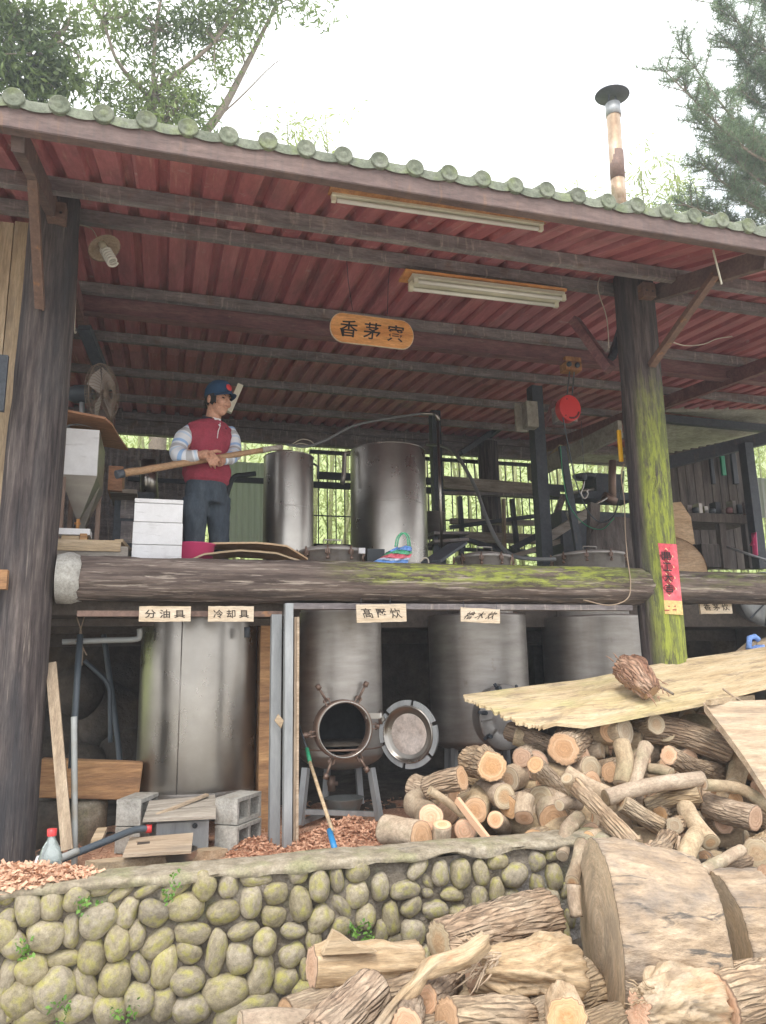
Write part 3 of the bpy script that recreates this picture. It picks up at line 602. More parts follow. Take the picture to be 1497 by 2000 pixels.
# back side: rails, grille bars, sheets
back = YB
def bz(py, Y=back, px=750): return P(px, py, Y).z
def hrail(name, px0, px1, py, h, Y=back, m='darksteel', d=.06, py2=None):
    a = P(px0, py, Y); b = P(px1, py2 if py2 else py, Y); a.z = b.z = (a.z+b.z)/2; mb = MB(); mb.beam(a, b, d, h); return mb.build(name, M[m], shed)
zt = P(750, 848, back).z
boxp('wall_plate', XL, XR, back-.05, back+.05, P(560, 868, back).z, zt+.09, M['greysteel'], shed)
gr = MB(); gx0, gx1 = P(605, 900, back).x, P(1100, 900, back).x
gz0, gz1 = P(640, 1066, back).z, P(640, 884, back).z; gm = P(640, 948, back).z
for z, h in ((gz0, .05), (gm, .09), (gz1, .05)): gr.box(((gx0+gx1)/2, back, z), (gx1-gx0, .05, h))
gr = gr.build('window_grille', M['darksteel'], shed)
n = int((gx1-gx0)/.125)
b0 = MB(); b0.box((0, 0, (gz0+gz1)/2), (.014, .014, gz1-gz0)); b0 = b0.build('bar', M['darksteel'], origin=(0, 0, 0)); b0.parent = gr; go = wloc(gr)
for i in range(n+1):
    loc = Vector((gx0+(gx1-gx0)*i/n, back-.01, 0))-go
    if i == 0: b0.location = loc
    else: link_copy(b0, gr, loc)
mb = MB(); mb.box(((gx0+gx1)/2, back-.012, P(640, 1008, back).z), (gx1-gx0, .012, .016)); mb.build('grille_rail', M['darksteel'], gr)
# white corrugated sheets left of the small drum and grey ones further left
def wsheet(px0, px1, py0, py1, m, name, Y=back+.06, parent=shed, pitch=.085):
    a, b = P(px0, (py0+py1)/2, Y), P(px1, (py0+py1)/2, Y); z0, z1 = P((px0+px1)/2, py1, Y).z, P((px0+px1)/2, py0, Y).z
    V = []; F = []; n = int((b.x-a.x)/pitch*4)
    for i in range(n+1):
        x = a.x+(b.x-a.x)*i/n; h = (0, .0, .018, .018)[i % 4]
        V += [(x, Y-h, z0), (x, Y-h, z1)]
    for i in range(n): F.append((2*i, 2*i+2, 2*i+3, 2*i+1))
    nv = len(V); V += [(x, y+.002, z) for x, y, z in V]; F += [tuple(reversed([q+nv for q in f])) for f in F]
    mb = MB(); mb.add(V, F); return mb.build(name, M[m], parent)
wsheet(432, 600, 905, 1085, 'whitesheet', 'white_wall_sheet')
wsheet(40, 372, 872, 1100, 'greysteel', 'grey_wall_sheet')
hrail('back_rail', 432, 612, 940, .07); hrail('back_rail', 250, 440, 940, .05)
hrail('back_rail', 620, 1110, 942, .10, Y=back-.12)
# dark side wall on the left and boards left of the post
mb = MB(); xs = P(128, 900, 7.0).x
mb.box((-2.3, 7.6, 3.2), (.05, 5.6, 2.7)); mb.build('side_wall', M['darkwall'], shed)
# lower level: sooty rock wall at the back
def rockwall(name, x0, x1, y, z0, z1, m, seed=0):
    nx, nz_ = int((x1-x0)/.09), int((z1-z0)/.09); V = []; F = []
    for j in range(nz_+1):
        for i in range(nx+1):
            x = x0+(x1-x0)*i/nx; z = z0+(z1-z0)*j/nz_; V.append((x, y+.16*nz3(x*1.4, z*1.4, seed)+.05*nz3(x*5, z*5, seed), z))
    for j in range(nz_):
        for i in range(nx): a = j*(nx+1)+i; F.append((a, a+1, a+nx+2, a+nx+1))
    mb = MB(); mb.add(V, F, 0, True)
    mb.box(((x0+x1)/2, y+.4, (z0+z1)/2), (x1-x0, .3, z1-z0)); return mb.build(name, m, label=None)
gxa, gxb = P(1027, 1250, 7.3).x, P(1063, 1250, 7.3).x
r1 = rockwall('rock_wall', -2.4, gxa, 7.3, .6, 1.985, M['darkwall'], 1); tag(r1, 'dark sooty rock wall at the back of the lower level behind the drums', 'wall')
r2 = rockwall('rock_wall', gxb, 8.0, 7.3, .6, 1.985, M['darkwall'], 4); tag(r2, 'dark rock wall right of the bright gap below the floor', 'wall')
# ---------------------------------------------------------------- stone wall
WX0, WX1, WY, WZ = -2.6, 2.05, 3.3, .878
sw = empty('cobble_wall', ((WX0+WX1)/2, WY+.12, 0), 'low wall of mossy river cobbles in mortar with a concrete coping', 'wall')
def mortar_face():
    nx, nz_ = 260, 46; V = []; F = []
    for j in range(nz_+1):
        for i in range(nx+1):
            x = WX0+(WX1-WX0)*i/nx; z = (WZ-.03)*j/nz_
            V.append((x, WY+.045+.02*nz3(x*7, z*7, 1)+.012*nz3(x*24, z*24, 5), z))
    for j in range(nz_):
        for i in range(nx): a = j*(nx+1)+i; F.append((a, a+1, a+nx+2, a+nx+1))
    mb = MB(); mb.add(V, F, 0, True); mb.box(((WX0+WX1)/2, WY+.165, (WZ-.04)/2), (WX1-WX0, .18, WZ-.04)); return mb.build('mortar', M['mortar'], sw)
mortar_face()
V = []; F = []; nx = 200; prof = [(.004, -.034), (-.002, -.024), (.0, -.012), (.015, -.002), (.06, .004), (.13, .006), (.20, .002), (.245, -.02), (.25, -.10)]
for i in range(nx+1):
    x = WX0+(WX1-WX0)*i/nx
    for j, (dy, dz) in enumerate(prof): V.append((x, WY+.012+dy+.012*nz3(x*3, j, 2)+.006*nz3(x*15, j*2, 2), WZ+dz+.010*nz3(x*2.2, j*.3, 7)+(.022*nz3(x*6, 3, 3) if j < 2 else 0)+.004*nz3(x*18, j, 7)))
m_ = len(prof)
for i in range(nx):
    for j in range(m_-1): a = i*m_+j; F.append((a, a+1, a+m_+1, a+m_))
F += [tuple(range(m_)), tuple(reversed([nx*m_+j for j in range(m_)]))]
mb = MB(); mb.add(V, F, 0, True); mb.build('coping', M['concrete'], sw)
# stones: traced one by one; centre, width, height (px of an enlarged view), tilt
SA = '35,290,100,65,35;130,340,125,170,0;252,328,105,168,0;368,295,118,165,0;495,252,135,115,15;595,268,140,65,30;738,240,165,65,25;855,248,165,90,25;998,240,120,140,-20;1120,228,100,130,0;1252,203,155,72,0;20,420,85,130,-25;55,525,115,130,30;218,488,170,140,0;345,462,82,165,0;475,408,180,145,35;620,370,100,145,-20;748,370,150,120,-15;912,345,180,140,0;1092,368,160,115,10;1228,318,110,155,0;1352,275,130,110,20;1342,390,130,105,0;1190,458,150,80,15;940,472,175,105,-5;768,522,180,115,35;665,482,85,140,-10;568,515,118,170,0;450,585,125,170,0;298,602,165,75,0;142,652,145,135,0;25,700,80,180,-10;80,795,145,160,15;258,748,205,180,30;412,725,90,185,25;555,695,140,160,-25;680,645,75,140,25;800,638,115,190,-15;920,565,135,100,-25;1058,570,100,215,-12;1170,590,135,145,0;1300,512,115,135,0;910,700,165,120,10;1098,755,220,150,15;1275,680,125,200,-15;1400,705,130,115,0;675,790,145,140,0;795,820,125,150,0;930,840,175,130,0;1200,850,300,140,10;355,835,175,120,15;530,840,150,150,0;160,880,180,90,0;20,880,90,70,0'
SB = '92,188,105,85,15;195,238,110,165,0;280,205,72,130,10;383,165,130,110,0;680,145,140,80,40;788,172,95,120,0;888,178,105,145,0;990,172,90,140,15;1072,112,110,90,0;1262,112,95,110,0;1340,85,80,60,0;100,322,115,165,0;378,282,125,130,0;492,243,90,135,-5;615,255,150,92,0;730,222,50,90,35;725,270,60,45,0;848,275,130,65,-10;983,293,88,125,0;1065,258,75,125,0;1150,180,140,110,40;1262,225,80,100,0;1345,190,85,130,0;1325,315,110,130,0;1145,282,80,55,0;1400,260,50,80,0;62,455,125,72,0;198,398,145,110,35;305,335,130,75,-45;425,390,110,130,0;548,398,95,155,5;648,340,120,85,40;762,355,135,85,0;878,375,100,85,0;300,435,110,95,0;500,462,70,110,0;165,512,80,120,0;655,472,130,135,0;570,495,80,40,0;62,580,135,110,20;120,645,50,110,0;130,760,170,110,0;700,590,100,110,0;1385,490,110,190,0;1430,400,60,90,0;300,780,160,100,0;560,660,120,150,0;780,470,90,140,0;425,770,110,120,0;950,430,120,90,10;1080,360,90,80,0;1200,420,90,110,0;1290,450,80,110,0;860,560,110,120,10;970,540,90,100,0;1090,520,110,90,0;1220,560,110,130,0;430,640,110,110,0;250,620,100,100,0;1330,640,90,120,0;820,700,120,110,0;960,680,110,110,0;1100,660,120,120,0;1240,720,110,110,0'
SM_ = []
for v_ in range(8):
    bm = bmesh.new(); bmesh.ops.create_icosphere(bm, subdivisions=3, radius=1)
    for q in bm.verts:
        c = q.co.copy(); pw = .82+.05*(v_ % 3)
        c = Vector([math.copysign(abs(a)**pw, a) for a in c]); c *= 1+.20*nz3(c.x*1.0+v_*5, c.y*.9, c.z*.9)+.035*nz3(c.x*3+v_, c.y*3, c.z*3)+.07*nz3(v_*3, c.x*1.6, c.z*1.6)
        q.co = c
    me = bpy.data.meshes.new('stone'); bm.to_mesh(me); bm.free(); me.materials.append(M['stone'])
    for p_ in me.polygons: p_.use_smooth = True
    SM_.append(me)
so_ = wloc(sw); rs = random.Random(5); placed = []
def stone(x, z, w_, h_, rot):
    if z+h_*.5 > WZ-.008: h_ = max(.05, (WZ-.008-z)*2)
    o = bpy.data.objects.new('stone', SM_[rs.randrange(8)]); C.objects.link(o); o.parent = sw
    dd = min(w_, h_)*rs.uniform(.42, .52)
    o.location = Vector((x, WY+.04+rs.uniform(-.004, .012), z))-so_; o.rotation_euler = (rs.uniform(-.08, .08), -math.radians(rot), rs.uniform(-.1, .1)); o.scale = (w_/2*1.04, dd*1.1, h_/2*1.04); placed.append((x, z, max(w_, h_)))
for st, (ox, oy) in ((SA, (0, 1640)), (SB, (550, 1640))):
    for q in st.split(';'):
        a, b, c, d, r_ = map(float, q.split(',')); p = P(ox+a/2.495, oy+b/2.495, WY)
        k = ((p-Vector(EYE)).length)/FPX/2.495*.93
        stone(p.x, p.z, c*k*.90, d*k*.90, r_)
for x in np.arange(WX0+.06, P(0, 1850, WY).x-.05, .115):          # the wall beyond the left edge of the picture
    for i, z in enumerate(np.arange(.09, .85, .125)): stone(x+(i % 2)*.05+rs.uniform(-.015, .015), z+rs.uniform(-.02, .02), rs.uniform(.09, .14), rs.uniform(.09, .13), rs.uniform(-40, 40))
for x in np.arange(P(0, 1850, WY).x, WX1-.05, .12):
    for i, z in enumerate(np.arange(.05, P(600, 2003, WY).z, .12)): stone(x+(i % 2)*.05, z, rs.uniform(.09, .14), rs.uniform(.09, .12), rs.uniform(-40, 40))
# ---------------------------------------------------------------- drums and stills
def depth(p): return float(RW[:, 2] @ (np.array(p)-EYE))
def rad(hw, p): return hw*depth(p)/FPX*.97
def ctr_at(px, py, Y): p = P(px, py, Y); return p
def pb(mb, x0, y0, x1, y1, Y, dep, mi=0):
    a, b = P(x0, (y0+y1)/2, Y), P(x1, (y0+y1)/2, Y); z1, z0 = P((x0+x1)/2, y0, Y).z, P((x0+x1)/2, y1, Y).z
    return mb.box(((a.x+b.x)/2, Y+dep/2, (z0+z1)/2), (abs(b.x-a.x), dep, z1-z0), mi=mi)
def pbox(name, x0, y0, x1, y1, Y, dep, m, parent=None, bevel=0, **kw):
    mb = MB(); pb(mb, x0, y0, x1, y1, Y, dep); return mb.build(name, m, parent, bevel=bevel, **kw)
def drum_body(mb, c, r, z0, z1, hole=None, n=96, top=True, dent=0, dish=.0, seed=0):
    prof = []
    if dish: prof += [(r*math.sin(a), z0-dish*math.cos(a)) for a in np.linspace(.02, PI/2-.08, 9)]
    else: prof += [(.001, z0), (r-.012, z0)]
    nz_ = int((z1-z0)/.018)
    prof += [(r, z0+(z1-z0)*i/nz_) for i in range(nz_+1)]
    if top: prof += [(r-.02, z1+.004), (r*.5, z1+.02), (.001, z1+.03)]
    V = []; F = []
    for (q, z) in prof:
        for k in range(n):
            a = 2*PI*k/n; rr_ = q
            if dent and q > r*.95: rr_ = q*(1+dent*nz3(math.cos(a)*1.7+seed, math.sin(a)*1.7, z*1.6)+dent*.5*nz3(math.cos(a)*5, math.sin(a)*5+seed, z*5))
            V.append((c[0]+rr_*math.cos(a), c[1]+rr_*math.sin(a), z))
    for i in range(len(prof)-1):
        for k in range(n):
            f = (i*n+k, i*n+(k+1) % n, (i+1)*n+(k+1) % n, (i+1)*n+k)
            if hole:
                hc, hn, hr = hole; m_ = sum((Vector(V[j]) for j in f), Vector())/4-hc
                if m_.dot(hn) > -.2 and (m_-hn*m_.dot(hn)).length < hr: continue
            F.append(f)
    return mb.add(V, F, 0, True)
def clamp_mesh():
    mb = MB(); mb.box((0, -.012, 0), (.012, .014, .05)); mb.box((-.014, -.01, -.012), (.006, .02, .03)); mb.box((.014, -.01, -.012), (.006, .02, .03))
    mb.tube([(0, -.014, .035), (0, -.016, -.06)], .007, 8); mb.lathe([(0, 0), (.014, 0), (.014, .02), (0, .022)], (0, -.016, -.075), (0, 0, 1), 8)
    mb.tube([(-.02, -.012, -.03), (.02, -.012, -.03)], .006, 8); return mb
CL = clamp_mesh().build('clamp', M['steel_rust'], origin=(0, 0, 0)); CLM = CL.data; bpy.data.objects.remove(CL)
def lid(parent, c, r, z0, z1, n=8, a0=.3):
    mb = MB(); mb.lathe([(r*.93, z0), (r*.93, z1-.03), (r, z1-.03), (r*1.02, z1-.018), (r, z1-.006), (r*.93, z1), (r*.6, z1+.022), (.001, z1+.035)], (c[0], c[1], 0), (0, 0, 1), 56)
    l = mb.build('lid', M['lidsteel'], parent); o = wloc(l)
    for k in range(n):
        a = a0+2*PI*k/n; q = bpy.data.objects.new('clamp', CLM); C.objects.link(q); q.parent = l
        q.location = Vector((c[0]+math.cos(a)*r*.99, c[1]+math.sin(a)*r*.99, z1-.025))-o; q.rotation_euler = (0, 0, a+PI/2); q.scale = (.9, .9, .9)
    mb = MB(); mb.tube([(c[0]-.06, c[1]-.02, z1+.02), (c[0]-.06, c[1]-.02, z1+.075), (c[0]+.07, c[1]-.02, z1+.075), (c[0]+.07, c[1]-.02, z1+.02)], .006, 8); mb.build('handle', M['steel'], l)
    return l
FZ = 2.05
# lower left big drum
c1 = P(387, 1400, 5.12); R1 = rad(115, c1); b1 = P(384, 1562, 5.12-R1).z
d1 = empty('steel_drum', (c1.x, c1.y, b1), 'big plain dented stainless drum standing behind the cinder blocks at lower left', 'drum')
mb = MB(); drum_body(mb, c1, R1, b1, 2.0, dent=.006, seed=2); mb.build('drum_body', M['steel'], d1)
mb = MB(); mb.lathe([(R1*1.004, b1+.0), (R1*1.008, b1+.015), (R1*1.004, b1+.03)], (c1.x, c1.y, 0), (0, 0, 1), 80); mb.build('rim', M['steel_dull'], d1)
mb = MB(); mb.tube([(c1.x-R1*1.001*math.sin(.35), c1.y-R1*1.001*math.cos(.35), b1+.03), (c1.x-R1*1.001*math.sin(.35), c1.y-R1*1.001*math.cos(.35), 1.98)], .0035, 6); mb.build('weld_seam', M['steel_dull'], d1)
mb = MB(); mb.tube([P(483, 1225, 4.75), P(483, 1245, 4.75)], .018, 10); mb.build('outlet', M['darksteel'], d1)
# pressure still with the open door
c2 = P(666, 1330, 5.2); R2 = rad(83, c2); zb = P(668, 1478, 5.2-R2).z; hn = Vector((0, -1, 0)); hc = P(674, 1425, 5.2-R2-.05); HR = rad(52, hc)
d2 = empty('pressure_still', (c2.x, c2.y, .69), 'tall stainless still on legs with its round door hanging open in the middle', 'still')
mb = MB(); drum_body(mb, c2, R2, zb, 2.05, hole=(Vector((hc.x, c2.y, hc.z)), hn, HR*1.04), dish=.11, top=True); mb.build('still_body', M['steel_dull'], d2)
mb = MB(); mb.lathe([(R2-.003, zb+.03), (R2+.004, zb+.034), (R2+.004, zb+.04), (R2-.003, zb+.044)], (c2.x, c2.y, 0), (0, 0, 1), 64); mb.build('seam', M['steel_rust'], d2)
mb = MB(); y0 = c2.y-R2*.80; y1 = hc.y
mb.lathe([(HR, 0), (HR, y0-y1), (HR+.014, y0-y1+.002), (HR+.02, y0-y1), (HR+.022, 0)], (hc.x, y0, hc.z), (0, -1, 0), 64)
mb.build('door_collar', M['steel_rust'], d2)
mb = MB(); mb.lathe([(HR+.001, 0), (HR+.006, .006), (HR+.012, .002)], (hc.x, y1-.002, hc.z), (0, -1, 0), 64); mb.build('gasket', M['steel'], d2)
mb = MB(); drum_body(mb, c2, R2-.012, zb+.02, 1.97, hole=(Vector((hc.x, c2.y, hc.z)), hn, HR*1.02), dish=.09, top=True); mb.build('shade_shell', M['inner_shade'], d2)  # added dark shell so the inside looks shaded through the door
mb = MB(); V = []; n = 40
mb.lathe([(0.001, 0), (R2*.5, .01), (R2*.9, -.01)], (c2.x, c2.y, hc.z-HR*.62), (0, 0, 1), 40); mb.build('ash_residue', M['soil'], d2)
for (a, l_) in ((122, .125), (62, .125), (186, .06), (247, .115), (300, .10), (3, .04)):
    t = math.radians(a); d = Vector((math.cos(t), 0, math.sin(t))); s_ = Vector((-math.sin(t), 0, math.cos(t))); o = Vector((hc.x, y1+.03, hc.z))+d*(HR+.022)
    mb = MB(); mb.beam(o-d*.005+s_*.014, o+d*.04+s_*.014, .022, .007, up=s_); mb.beam(o-d*.005-s_*.014, o+d*.04-s_*.014, .022, .007, up=s_)
    mb.tube([o+s_*.024+d*.028, o-s_*.024+d*.028], .007, 8); mb.tube([o+d*.02, o+d*l_+Vector((0, -.01, 0))], .0085, 8); mb.tube([o+d*(l_-.012)+Vector((0, -.01, 0)), o+d*(l_+.02)+Vector((0, -.01, 0))], .017, 8)
    mb.build('door_clamp', M['steel_rust'], d2)
dc = P(797, 1434, 4.72); nd = Vector((-.72, -.69, 0)).normalized(); RD = rad(67, dc)
mb = MB(); z = nd; y_ = Vector((0, 0, 1)); x_ = y_.cross(z)
segs = 6; V = []; F = []
for k in range(segs):                                   # flange cut by six slots
    a0, a1 = 2*PI*k/segs+.055+.35, 2*PI*(k+1)/segs-.055+.35; nn = 12; base = len(V)
    for i in range(nn+1):
        a = a0+(a1-a0)*i/nn; e = x_*math.cos(a)+y_*math.sin(a)
        V += [dc+e*RD, dc+e*RD*.84, dc+e*RD*.84-z*.016, dc+e*RD-z*.016]
    for i in range(nn):
        for j in range(4): F.append((base+4*i+j, base+4*i+(j+1) % 4, base+4*i+4+(j+1) % 4, base+4*i+4+j))
    F += [tuple(base+j for j in range(4)), tuple(base+4*nn+j for j in reversed(range(4)))]
mb.add(V, F); dm = mb.build('open_door', M['galv'], d2, label='round door swung open showing its brown stained inside')
mb = MB(); mb.lathe([(RD*.85, -.012), (RD*.84, .008), (RD*.80, .012), (RD*.79, -.004), (RD*.7, -.012), (RD*.4, -.022), (.001, -.025)], dc, z, 56)
M['doorin'] = mat('stained_door_inside', [(.3, (.42, .34, .29)), (.7, (.52, .46, .42))], (5, 5, 5), rough=.6, metal=.3, bump=.1, layers=[dict(c=(.22, .12, .09), sc=(60, 60, 60), lo=.2, hi=.6, amt=.8, pos=[(2, .09, .05), (2, -.16, -.10)])])
mb.build('door_dish', M['steel'], dm)
mb = MB(); mb.lathe([(RD*.60, .0), (RD*.58, .0015), (RD*.3, -.0075), (.001, -.009)], dc-z*.0125, z, 48); o = mb.build('door_stain', M['doorin'], dm)
hp = P(744, 1398, 4.86); mb = MB(); mb.tube([hp-Vector((0, 0, .05)), hp+Vector((0, 0, .03))], .016, 10); mb.beam(hp, (hc.x+HR*.9, y1+.03, hp.z), .03, .035); mb.beam(hp, dc+x_*(-RD*.8 if x_.x > 0 else RD*.8)+Vector((0, 0, .08)), .02, .03); mb.build('hinge', M['steel'], dm)
for (a, b) in (((598, 1500), (586, 1612)), ((725, 1500), (742, 1602)), ((640, 1500), (636, 1560)), ((700, 1500), (705, 1570))):
    k = 0 if a[0] in (598, 725) else .38
    mb = MB(); mb.beam(P(a[0], a[1], 4.98+k), P(b[0], b[1], 4.92+k), .04, .04); mb.build('leg', M['galv'], d2)
mb = MB(); mb.beam(P(590, 1585, 4.95), P(740, 1590, 4.95), .03, .03); mb.beam(P(592, 1605, 4.95), P(650, 1582, 5.3), .03, .03); mb.build('leg_brace', M['galv'], d2)
mb = MB(); mb.tube([P(648, 1515, 5.2), P(648, 1545, 5.2)], .026, 10); mb.tube([P(640, 1530, 5.2), P(660, 1530, 5.2)], .014, 8); mb.build('drain_pipe', M['steel_rust'], d2)
mb = MB(); mb.lathe([(.001, 0), (.03, 0), (.10, .02), (.125, .09), (.13, .095), (.12, .093), (.095, .03), (.001, .012)], P(673, 1588, 5.05), (0, 0, 1), 28); mb.build('drain_bowl', M['zincdark'], label='small grey zinc bowl under the drain of the open still', cat='bowl')
lz = P(640, 1078, 5.0).z; lid(d2, (P(648, 1078, 5.25).x, 5.25), rad(66, P(640, 1078, 5.25)), 1.98, P(640, 1064, 5.0).z, 9, .2)
# cypress still (closed hatch)
c3 = P(936, 1330, 5.75); R3 = rad(99, c3); zb3 = P(936, 1452, 5.75-R3).z
d3 = empty('round_still', (c3.x, c3.y, .69), 'stainless still with closed round hatch behind the splintered plywood sheet', 'still')
mb = MB(); drum_body(mb, c3, R3, zb3, 2.06, dish=.10, dent=.004, top=True, seed=7); mb.build('still_body', M['steel_dull'], d3)
for a in (-.7, .5, 2.2, 3.6): mb = MB(); mb.beam((c3.x+R3*.8*math.cos(a), c3.y+R3*.8*math.sin(a), zb3), (c3.x+R3*.85*math.cos(a), c3.y+R3*.85*math.sin(a), .69), .04, .04); mb.build('leg', M['galv'], d3)
hp3 = P(987, 1400, 5.28); n3 = Vector((.28, -.96, 0)).normalized(); y3 = Vector((0, 0, 1)); x3 = y3.cross(n3); RH = rad(65, hp3)
mb = MB(); mb.lathe([(RH*.9, -.12), (RH*.9, -.02), (RH, -.02), (RH, 0), (RH*.97, .005), (RH*.6, .014), (RH*.57, .008), (RH*.5, .016), (.001, .024)], hp3, n3, 56); hd = mb.build('hatch', M['lidsteel'], d3)
for a in (100, 90+130, 90+95, 90-95, 90-130+8, 90-30, 90+50):
    t = math.radians(a); e = x3*math.cos(t)+y3*math.sin(t); mb = MB(); mb.beam(hp3+e*RH*.55+n3*.016, hp3+e*RH*.98+n3*.008, .012, .016, up=n3); mb.build('hatch_rib', M['steel_dull'], hd)
for a in (60, 110, 170, 215, 300, 345):
    t = math.radians(a); e = x3*math.cos(t)+y3*math.sin(t); mb = MB(); mb.tube([hp3+e*RH*.93+n3*.0, hp3+e*RH*.93+n3*.05], .015, 8); mb.beam(hp3+e*RH*.85+n3*.02, hp3+e*RH*1.08+n3*.0, .02, .015, up=n3); mb.build('hatch_clamp', M['darksteel'], hd)
lid(d3, (P(944, 1085, 5.6).x, 5.6), rad(57, P(944, 1085, 5.6)), 1.98, P(944, 1077, 5.35).z, 9, .05)
# third still, half hidden by the mossy post
c4 = P(1160, 1280, 5.9); R4 = rad(100, c4)
d4 = empty('wide_still', (c4.x, c4.y, .69), 'wide dark still half hidden behind the mossy post, its clamped lid above the floor', 'still')
mb = MB(); drum_body(mb, c4, R4, .9, 2.06, dent=.004, top=True, seed=4); mb.build('still_body', M['steel_dull'], d4)
mb = MB(); mb.lathe([(R4*.6, .69), (R4*.6, .9)], (c4.x, c4.y, 0), (0, 0, 1), 30); mb.build('stand', M['darksteel'], d4)
lid(d4, (P(1150, 1088, 5.8).x, 5.8), rad(74, P(1150, 1088, 5.8)), 1.98, P(1150, 1073, 5.5).z, 10, .35)
# lemongrass still at far right, hatch only partly in view
c5 = P(1560, 1280, 6.2); R5 = rad(110, c5)
d5 = empty('corner_still', (c5.x, c5.y, .69), 'dark still at the right edge with a slanting clamped hatch above the plywood', 'still')
mb = MB(); drum_body(mb, c5, R5, .9, 2.06, seed=6); mb.build('still_body', M['steel_dull'], d5)
hp5 = P(1500, 1170, 5.6); n5 = Vector((-.3, -.9, -.1)).normalized(); x5 = Vector((0, 0, 1)).cross(n5).normalized(); y5 = n5.cross(x5); mb = MB(); RR = rad(55, hp5)
mb.lathe([(RR*.9, -.2), (RR*.9, -.02), (RR, -.02), (RR, 0), (RR*.7, .012), (.001, .02)], hp5, n5, 48); h5 = mb.build('hatch', M['galv'], d5)
for a in (225, 260, 300, 190): t = math.radians(a); e = x5*math.cos(t)+y5*math.sin(t); mb = MB(); mb.beam(hp5+e*RR*.2+n5*.018, hp5+e*RR*.98+n5*.008, .012, .014, up=n5); mb.build('hatch_rib', M['darksteel'], h5)
mb = MB(); mb.lathe([(R5*.6, .69), (R5*.6, .9)], (c5.x, c5.y, 0), (0, 0, 1), 30); mb.build('stand', M['darksteel'], d5)
# upper drums
def updrum(px, hw, ptop, Y, label):
    c = P(px, 960, Y); r = rad(hw, c); zt_ = P(px, ptop, Y-r).z
    e = empty('steel_drum', (c.x, c.y, FZ), label, 'drum', 'tall drums on the upper floor')
    mb = MB(); drum_body(mb, c, r, FZ, zt_, top=False, dent=.003, seed=px)
    V = len(mb.V); mb.lathe([(r-.004, zt_), (r-.02, zt_-.002), (r-.02, zt_-.05), (.001, zt_-.05)], (c.x, c.y, 0), (0, 0, 1), 64); mb.build('drum_body', M['steel'], e)
    mb = MB(); mb.lathe([(r-.002, zt_-.012), (r+.006, zt_-.006), (r-.002, zt_)], (c.x, c.y, 0), (0, 0, 1), 72); mb.build('rim', M['steel'], e)
    for q_ in (.33, .67): zz_ = FZ+(zt_-FZ)*q_; mb = MB(); mb.lathe([(r-.002, zz_-.006), (r+.0025, zz_), (r-.002, zz_+.006)], (c.x, c.y, 0), (0, 0, 1), 72); mb.build('weld_seam', M['steel_dull'], e)
    return e, c, r, zt_
u1, cu1, ru1, zu1 = updrum(564, 50, 880, 6.3, 'slimmer shorter drum upstairs just right of the man')
u2, cu2, ru2, zu2 = updrum(759, 76, 861, 7.0, 'largest and tallest drum upstairs, right of the slim one')
mb = MB(); mb.tube([P(612, 905, 6.3), P(622, 912, 6.3), P(621, 935, 6.3)], .01, 8); mb.build('handle', M['darksteel'], u1)
mb = MB(); mb.tube([P(684, 884, 6.9), P(673, 886, 6.9), P(672, 930, 6.9), P(668, 945, 6.9)], .022, 10); mb.build('side_pipe', M['steel_dull'], u2)
M['darkpipe2'] = mat('grey_rubber_hose', (.16, .165, .165), rough=.5, bump=0)
def pipe(name, pts, r, m, label, cat='pipe', sp=6, parent=None, n=8):
    mb = MB(); mb.tube([P(*p) for p in pts], r, n, smooth_path=sp if len(pts) > 2 else 0); return mb.build(name, M[m] if isinstance(m, str) else m, parent, label=label, cat=cat)
pipe('hose', [(560, 868, 6.2), (600, 872, 6.2), (640, 858, 6.2), (690, 832, 6.3), (760, 817, 6.4), (822, 808, 6.4)], .012, 'darkpipe2', 'grey hose rising from the slim drum towards the pipe elbow', 'hose')
st = empty('standpipe', (P(858, 1000, 6.4).x, 6.4, FZ), 'thin upright steel pipe with an elbow right of the tall drum', 'pipe')
mb = MB(); mb.tube([P(822, 808, 6.4), P(851, 808, 6.4)], .017, 10); mb.tube([P(848, 808, 6.4), P(854, 812, 6.4), P(856, 822, 6.4)], .02, 10); mb.build('elbow', M['steel'], st)
mb = MB(); mb.tube([P(855, 815, 6.4), P(864, 1085, 6.35)], .014, 10); mb.build('pipe_shaft', M['steel'], st)
pipe('hose', [(835, 868, 8), (868, 872, 7.5), (893, 890, 7), (928, 950, 6.6), (950, 1010, 6.2), (975, 1062, 5.9), (1004, 1086, 5.7), (1048, 1092, 5.6), (1085, 1092, 5.6)], .018, 'darkpipe2', 'long thick hose sagging from the roof down to the wide still', 'hose')
pipe('hose', [(438, 985, 8.6), (455, 935, 8.6), (478, 928, 8.6), (500, 925, 8.6)], .03, 'darkpipe', 'black valve pipe in front of the white wall sheets', 'pipe')
va = empty('valve', cu1+Vector((0, 0, 0)), 'rusty hand valve on top of the slim upstairs drum', 'valve'); va.location = (cu1.x, cu1.y, zu1-.05)
mb = MB(); mb.tube([(cu1.x, cu1.y, zu1-.05), (cu1.x, cu1.y, zu1+.06)], .03, 10); mb.tube([(cu1.x-.05, cu1.y, zu1+.03), (cu1.x+.09, cu1.y, zu1+.03)], .024, 10); mb.build('valve_body', M['darksteel'], va)
mb = MB(); mb.tube([(cu1.x-.06+.09*math.cos(a), cu1.y+.06*math.sin(a), zu1+.06+.02*math.sin(a)) for a in np.linspace(0, 2*PI, 20)], .008, 6); mb.build('hand_wheel', M['steel_rust'], va)
mb = MB(); mb.tube([P(570, 868, 6.2), P(590, 858, 6.2), P(608, 862, 6.2), P(616, 872, 6.2)], .005, 6, smooth_path=5); mb.tube([P(566, 872, 6.2), P(588, 866, 6.2), P(610, 872, 6.2)], .005, 6, smooth_path=5); mb.build('wire_loop', M['wire_white'], va)
